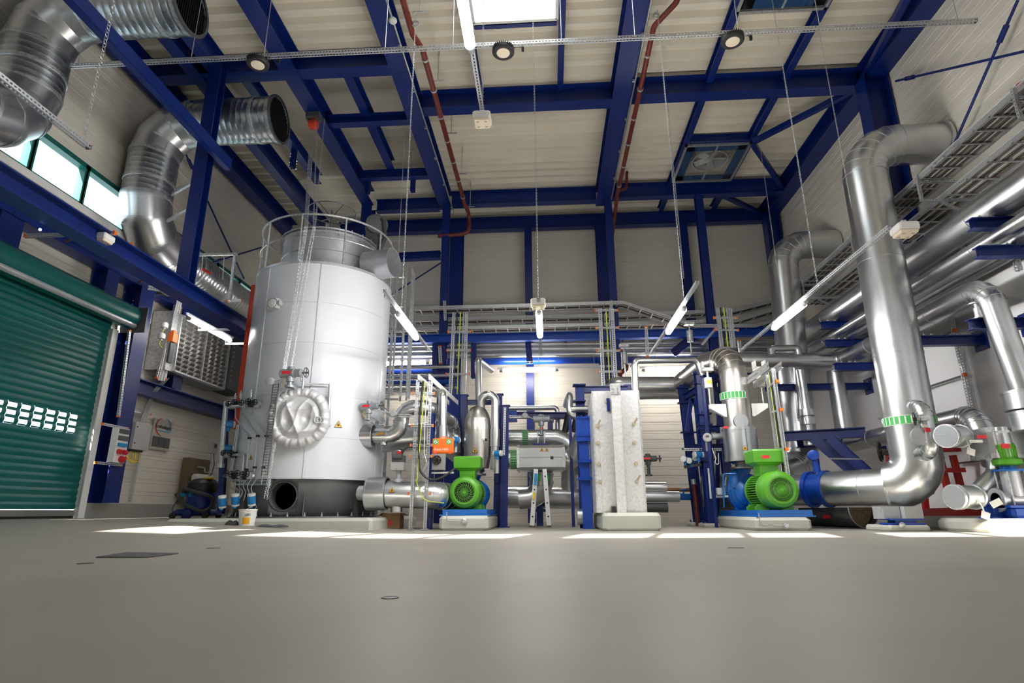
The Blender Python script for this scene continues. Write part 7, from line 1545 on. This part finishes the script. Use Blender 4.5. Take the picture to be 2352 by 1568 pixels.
# sprinkler pipes
xs_ = -2.25; zs_ = 8.55
def spr(p, zz=zs_): return AZ(p[0], p[1], zz)
t = T('sprinkler_pipe', 'brown sprinkler pipe running back under the roof left of the skylight', 'sprinkler pipe', spr((1080, 520))); P0 = spr((958, 80)); P1 = spr((1070, 470)); xs_ = (P0.x+P1.x)/2
yE = P1.y; part(t, 'main_tube', MB().tube(bend([(xs_-.1, 4, zs_), (xs_-.1, P0.y, zs_), (xs_, P0.y+.35, zs_), (xs_, yE, zs_), (xs_+.05, yE+.55, zs_), (xs_+.05, yE+.6, AY(1078, 536, yE+.6).z), (xs_-.85, yE+.6, AY(1078, 540, yE+.6).z)], .2, 5), .055, 16), 'red_pipe')
for i in range(9):
    y = 8.3+i*.85; part(t, 'coupling', MB().ring((xs_, y, zs_), (0, 1, 0), .055, .035, .012, 16), 'stainless')
    if i % 2 == 0: part(t, 'hanger', MB().cyl((xs_+.12, y-.2, zs_+.05), (xs_+.12, y-.2, ZC), .008, n=6).cbox((xs_+.12, y-.2, zs_+.05), .25, .03, .02).cbox((xs_+.12, y-.2, ZC-.12), .04, .03, .14), 'galv')
t = T('sprinkler_pipe', 'red sprinkler pipe along the widest rafter right of the skylight', 'sprinkler pipe', spr((1420, 460))); Q0, Q1 = spr((1500, 60), 8.75), spr((1412, 465), 8.75); xq = (Q0.x+Q1.x)/2+.02
part(t, 'main_tube', MB().tube(bend([(xq+.35, 4, 8.75), (xq+.3, Q0.y-.5, 8.75), (xq, Q0.y, 8.75), (xq, Q1.y-.5, 8.75), (xq-.02, Q1.y+.3, 8.4), (xq-.05, 16.55, 7.9), (xq-.05, 16.55, 5.9)], .25, 5), .05, 16), 'red_pipe')
for i in range(8): part(t, 'coupling', MB().ring((xq, 8.6+i*.95, 8.75), (0, 1, 0), .05, .04, .012, 16), 'stainless')
part(t, 'branch', MB().tube(bend([(xq, Q1.y-.6, 8.75), (xq+.25, Q1.y-.5, 8.9), (xq+.3, Q1.y-.5, ZC)], .1, 4), .04, 12), 'red_pipe')
for x, lab in ((-2.62, 'along the right edge of the wide rafter beside the brown pipe'), (xq-.11, 'beside the red sprinkler pipe')):
    t = T('conduit', 'thin grey conduit ' + lab, 'conduit', (x, 8, ZR-.06)); part(t, 'tube', MB().cyl((x, 6, ZR-.05), (x, 15.7, ZR-.05), .016, n=8), 'galv')
    for k in range(7): part(t, 'clip', MB().cbox((x-.03, 7.9+1.25*k, ZR-.04), .06, .04, .05), 'galv')
    if x < 0: part(t, 'detector', MB().sphere((x+.0, AZ(890, 42, ZR).y, ZR-.06), .075, 1, 1, .8), 'white')
# square roof vents
for (a, b, c, d), fan, lab in ((VENTS[1], True, 'square roof vent with round fan behind glass frame'), (VENTS[0], False, 'dark square roof vent at the top right picture edge')):
    zv = ZR+.18; t = T('roof_vent', lab, 'roof vent', ((a+b)/2, (c+d)/2, zv)); mb = MB()
    for x0, x1, y0, y1 in ((a-.08, b+.08, c-.08, c-.02), (a-.08, b+.08, d+.02, d+.08), (a-.08, a-.02, c-.08, d+.08), (b+.02, b+.08, c-.08, d+.08)): mb.box(x0, x1, y0, y1, zv, zv+.05)
    part(t, 'frame', mb, 'galv'); mb = MB().box((a+b)/2-.02, (a+b)/2+.02, c, d, zv+.005, zv+.03); part(t, 'centre_bar', mb, 'galv')
    mb = MB()
    for x0, x1, y0, y1 in ((a, b, c, c+.22), (a, b, d-.22, d), (a, a+.2, c, d), (b-.2, b, c, d)): mb.box(x0, x1, y0, y1, zv+.03, zv+.045)
    part(t, 'blue_border', mb, 'mesh_blue')
    mb = MB()
    for x0, x1, y0, y1 in ((a, a+.02, c, d), (b-.02, b, c, d), (a, b, c, c+.02), (a, b, d-.02, d)): mb.box(x0, x1, y0, y1, zv+.05, ZC+.35)
    part(t, 'shaft', mb, 'panel'); part(t, 'cover_plate', MB().box(a, b, c, d, ZC+.30, ZC+.36), 'panel' if fan else 'mesh_blue')
    if fan:
        cx, cy = (a+b)/2+.03, (c+d)/2+.05; mb = MB().lathe((cx, cy, zv+.14), (0, 0, 1), [(0, .44), (.0, .47), (.25, .44), (.25, .41), (0, .42)], 40, False).cyl((cx, cy, zv+.15), (cx, cy, zv+.25), .1, n=20)
        for k in range(5): an = 2*PI*k/5; mb.obox((cx+.25*math.cos(an), cy+.25*math.sin(an), zv+.2), V((math.cos(an), math.sin(an), 0))*.17, V((-math.sin(an), math.cos(an), .35))*.08, (0, 0, .004))
        part(t, 'fan', mb, 'grey')
    part(t, 'glass_pane', MB().quad((a, c, zv+.002), (b, c, zv+.002), (b, d, zv+.002), (a, d, zv+.002)), 'glass')
# long thin chains and wires
for px, py0, py1, y, lab in ((1533, 233, 640, 11.0, 'thin chain from the roof beam to the lamp over the heat exchanger'), (1745, 330, 700, 11.4, 'thin chain hanging between fan vent and farther duct'), (930, 300, 640, 9.8, 'thin chain hanging right of the tank railing'), (1880, 62, 480, 8.6, 'thin wire hanging in front of the biggest duct')):
    p0 = AZ(px, py0, ZR+.03); zb_ = O0.z+(AY(px+12, py1, p0.y).z-O0.z); mb = MB(); chain(mb, p0, (p0.x, p0.y, zb_), .03, .004); one('hanging_chain', lab, 'chain', mb, 'galv', 'thin hanging chains')
# warning lamp at the far right
c = AX(2343, 202, 6.6); t = T('alarm_lamp', 'small red alarm lamp on the cable tray at the right picture edge', 'lamp', c-V((0, 0, .06))); part(t, 'body', MB().cyl(c, c+V((.1, -.28, 0)), .075, n=18), 'red'); part(t, 'cap', MB().cyl(c+V((-.03, .08, 0)), c, .05, .07, 16), 'white')
# floor details
c = AZ(315, 1277, 0); t = T('floor_plate', 'thin grey plate lying on the bare floor at the left', 'plate', (c.x, c.y, .0)); q = [AZ(220, 1281, .0), AZ(340, 1281, .0), AZ(410, 1272, .0), AZ(290, 1270, .0)]
part(t, 'plate', MB().prism([V((p.x, p.y, floor_z(p.x, p.y)+.001)) for p in q], (0, 0, .008)), 'rag')
for px, py, r, lab in ((896, 1373, .034, 'round dark floor drain in the middle of the bare floor'), (196, 1294, .05, 'round dark floor drain at the left before the grey plate'), (1690, 1258, .07, 'small dark floor drain on the right of the bare floor'), (490, 1259, .06, 'small dark floor drain behind the grey plate')):
    c = AZ(px, py, 0); t = T('floor_drain', lab, 'floor drain', (c.x, c.y, 0), 'floor drains'); zf = floor_z(c.x, c.y); part(t, 'rim', MB().lathe((c.x, c.y, zf), (0, 0, 1), [(0, r), (.003, r), (.003, r*.8)], 28, False), 'dark_grey'); part(t, 'lid', MB().lathe((c.x, c.y, zf), (0, 0, 1), [(0, r*.8), (.002, r*.8)], 28), 'dark_steel')

# small holders that carry pipes and channels
def hold(lab, kind, up=False):
    o = [o for o in bpy.data.objects if o.get('label') == lab][0]; return o
def leg_down(lab, p, z0, w=.07, mat='blue'):
    o = hold(lab, 0); part(o, 'support_leg', MB().bar((p.x, p.y, z0), p, w, w, (0, 1, 0)), mat)
leg_down('slim straight silver pipe standing up behind the domed vessel', AY(1100, 930, 13.2), 0, .06)
leg_down('short silver pipe hooked like a cane left of the heat exchanger', AY(1309, 955, 12.4), 0, .06)
leg_down('thin silver pipe rising from the heat exchanger and bending right over the back wall lamp', AY(1612, 860, 11.6), 0, .05)
o = hold('blue slanting brace under the rack beam right of the heat exchanger', 0); q = AY(1608, 762, 15.4); part(o, 'head_plate', MB().cbox((q.x, 15.35, q.z), .2, .3, .16), 'blue')
for lab, px, py, y in (('upright white cable ladder right of centre above the heat exchanger', 1392, 720, 13.4), ('upright cable ladder above the wide elbow of the right pump', 1662, 735, 13.2)):
    o = hold(lab, 0); q = AY(px, py, y); part(o, 'tie_bar', MB().bar(q, (q.x, 15.2, q.z-.02), .045, .045), 'galv')
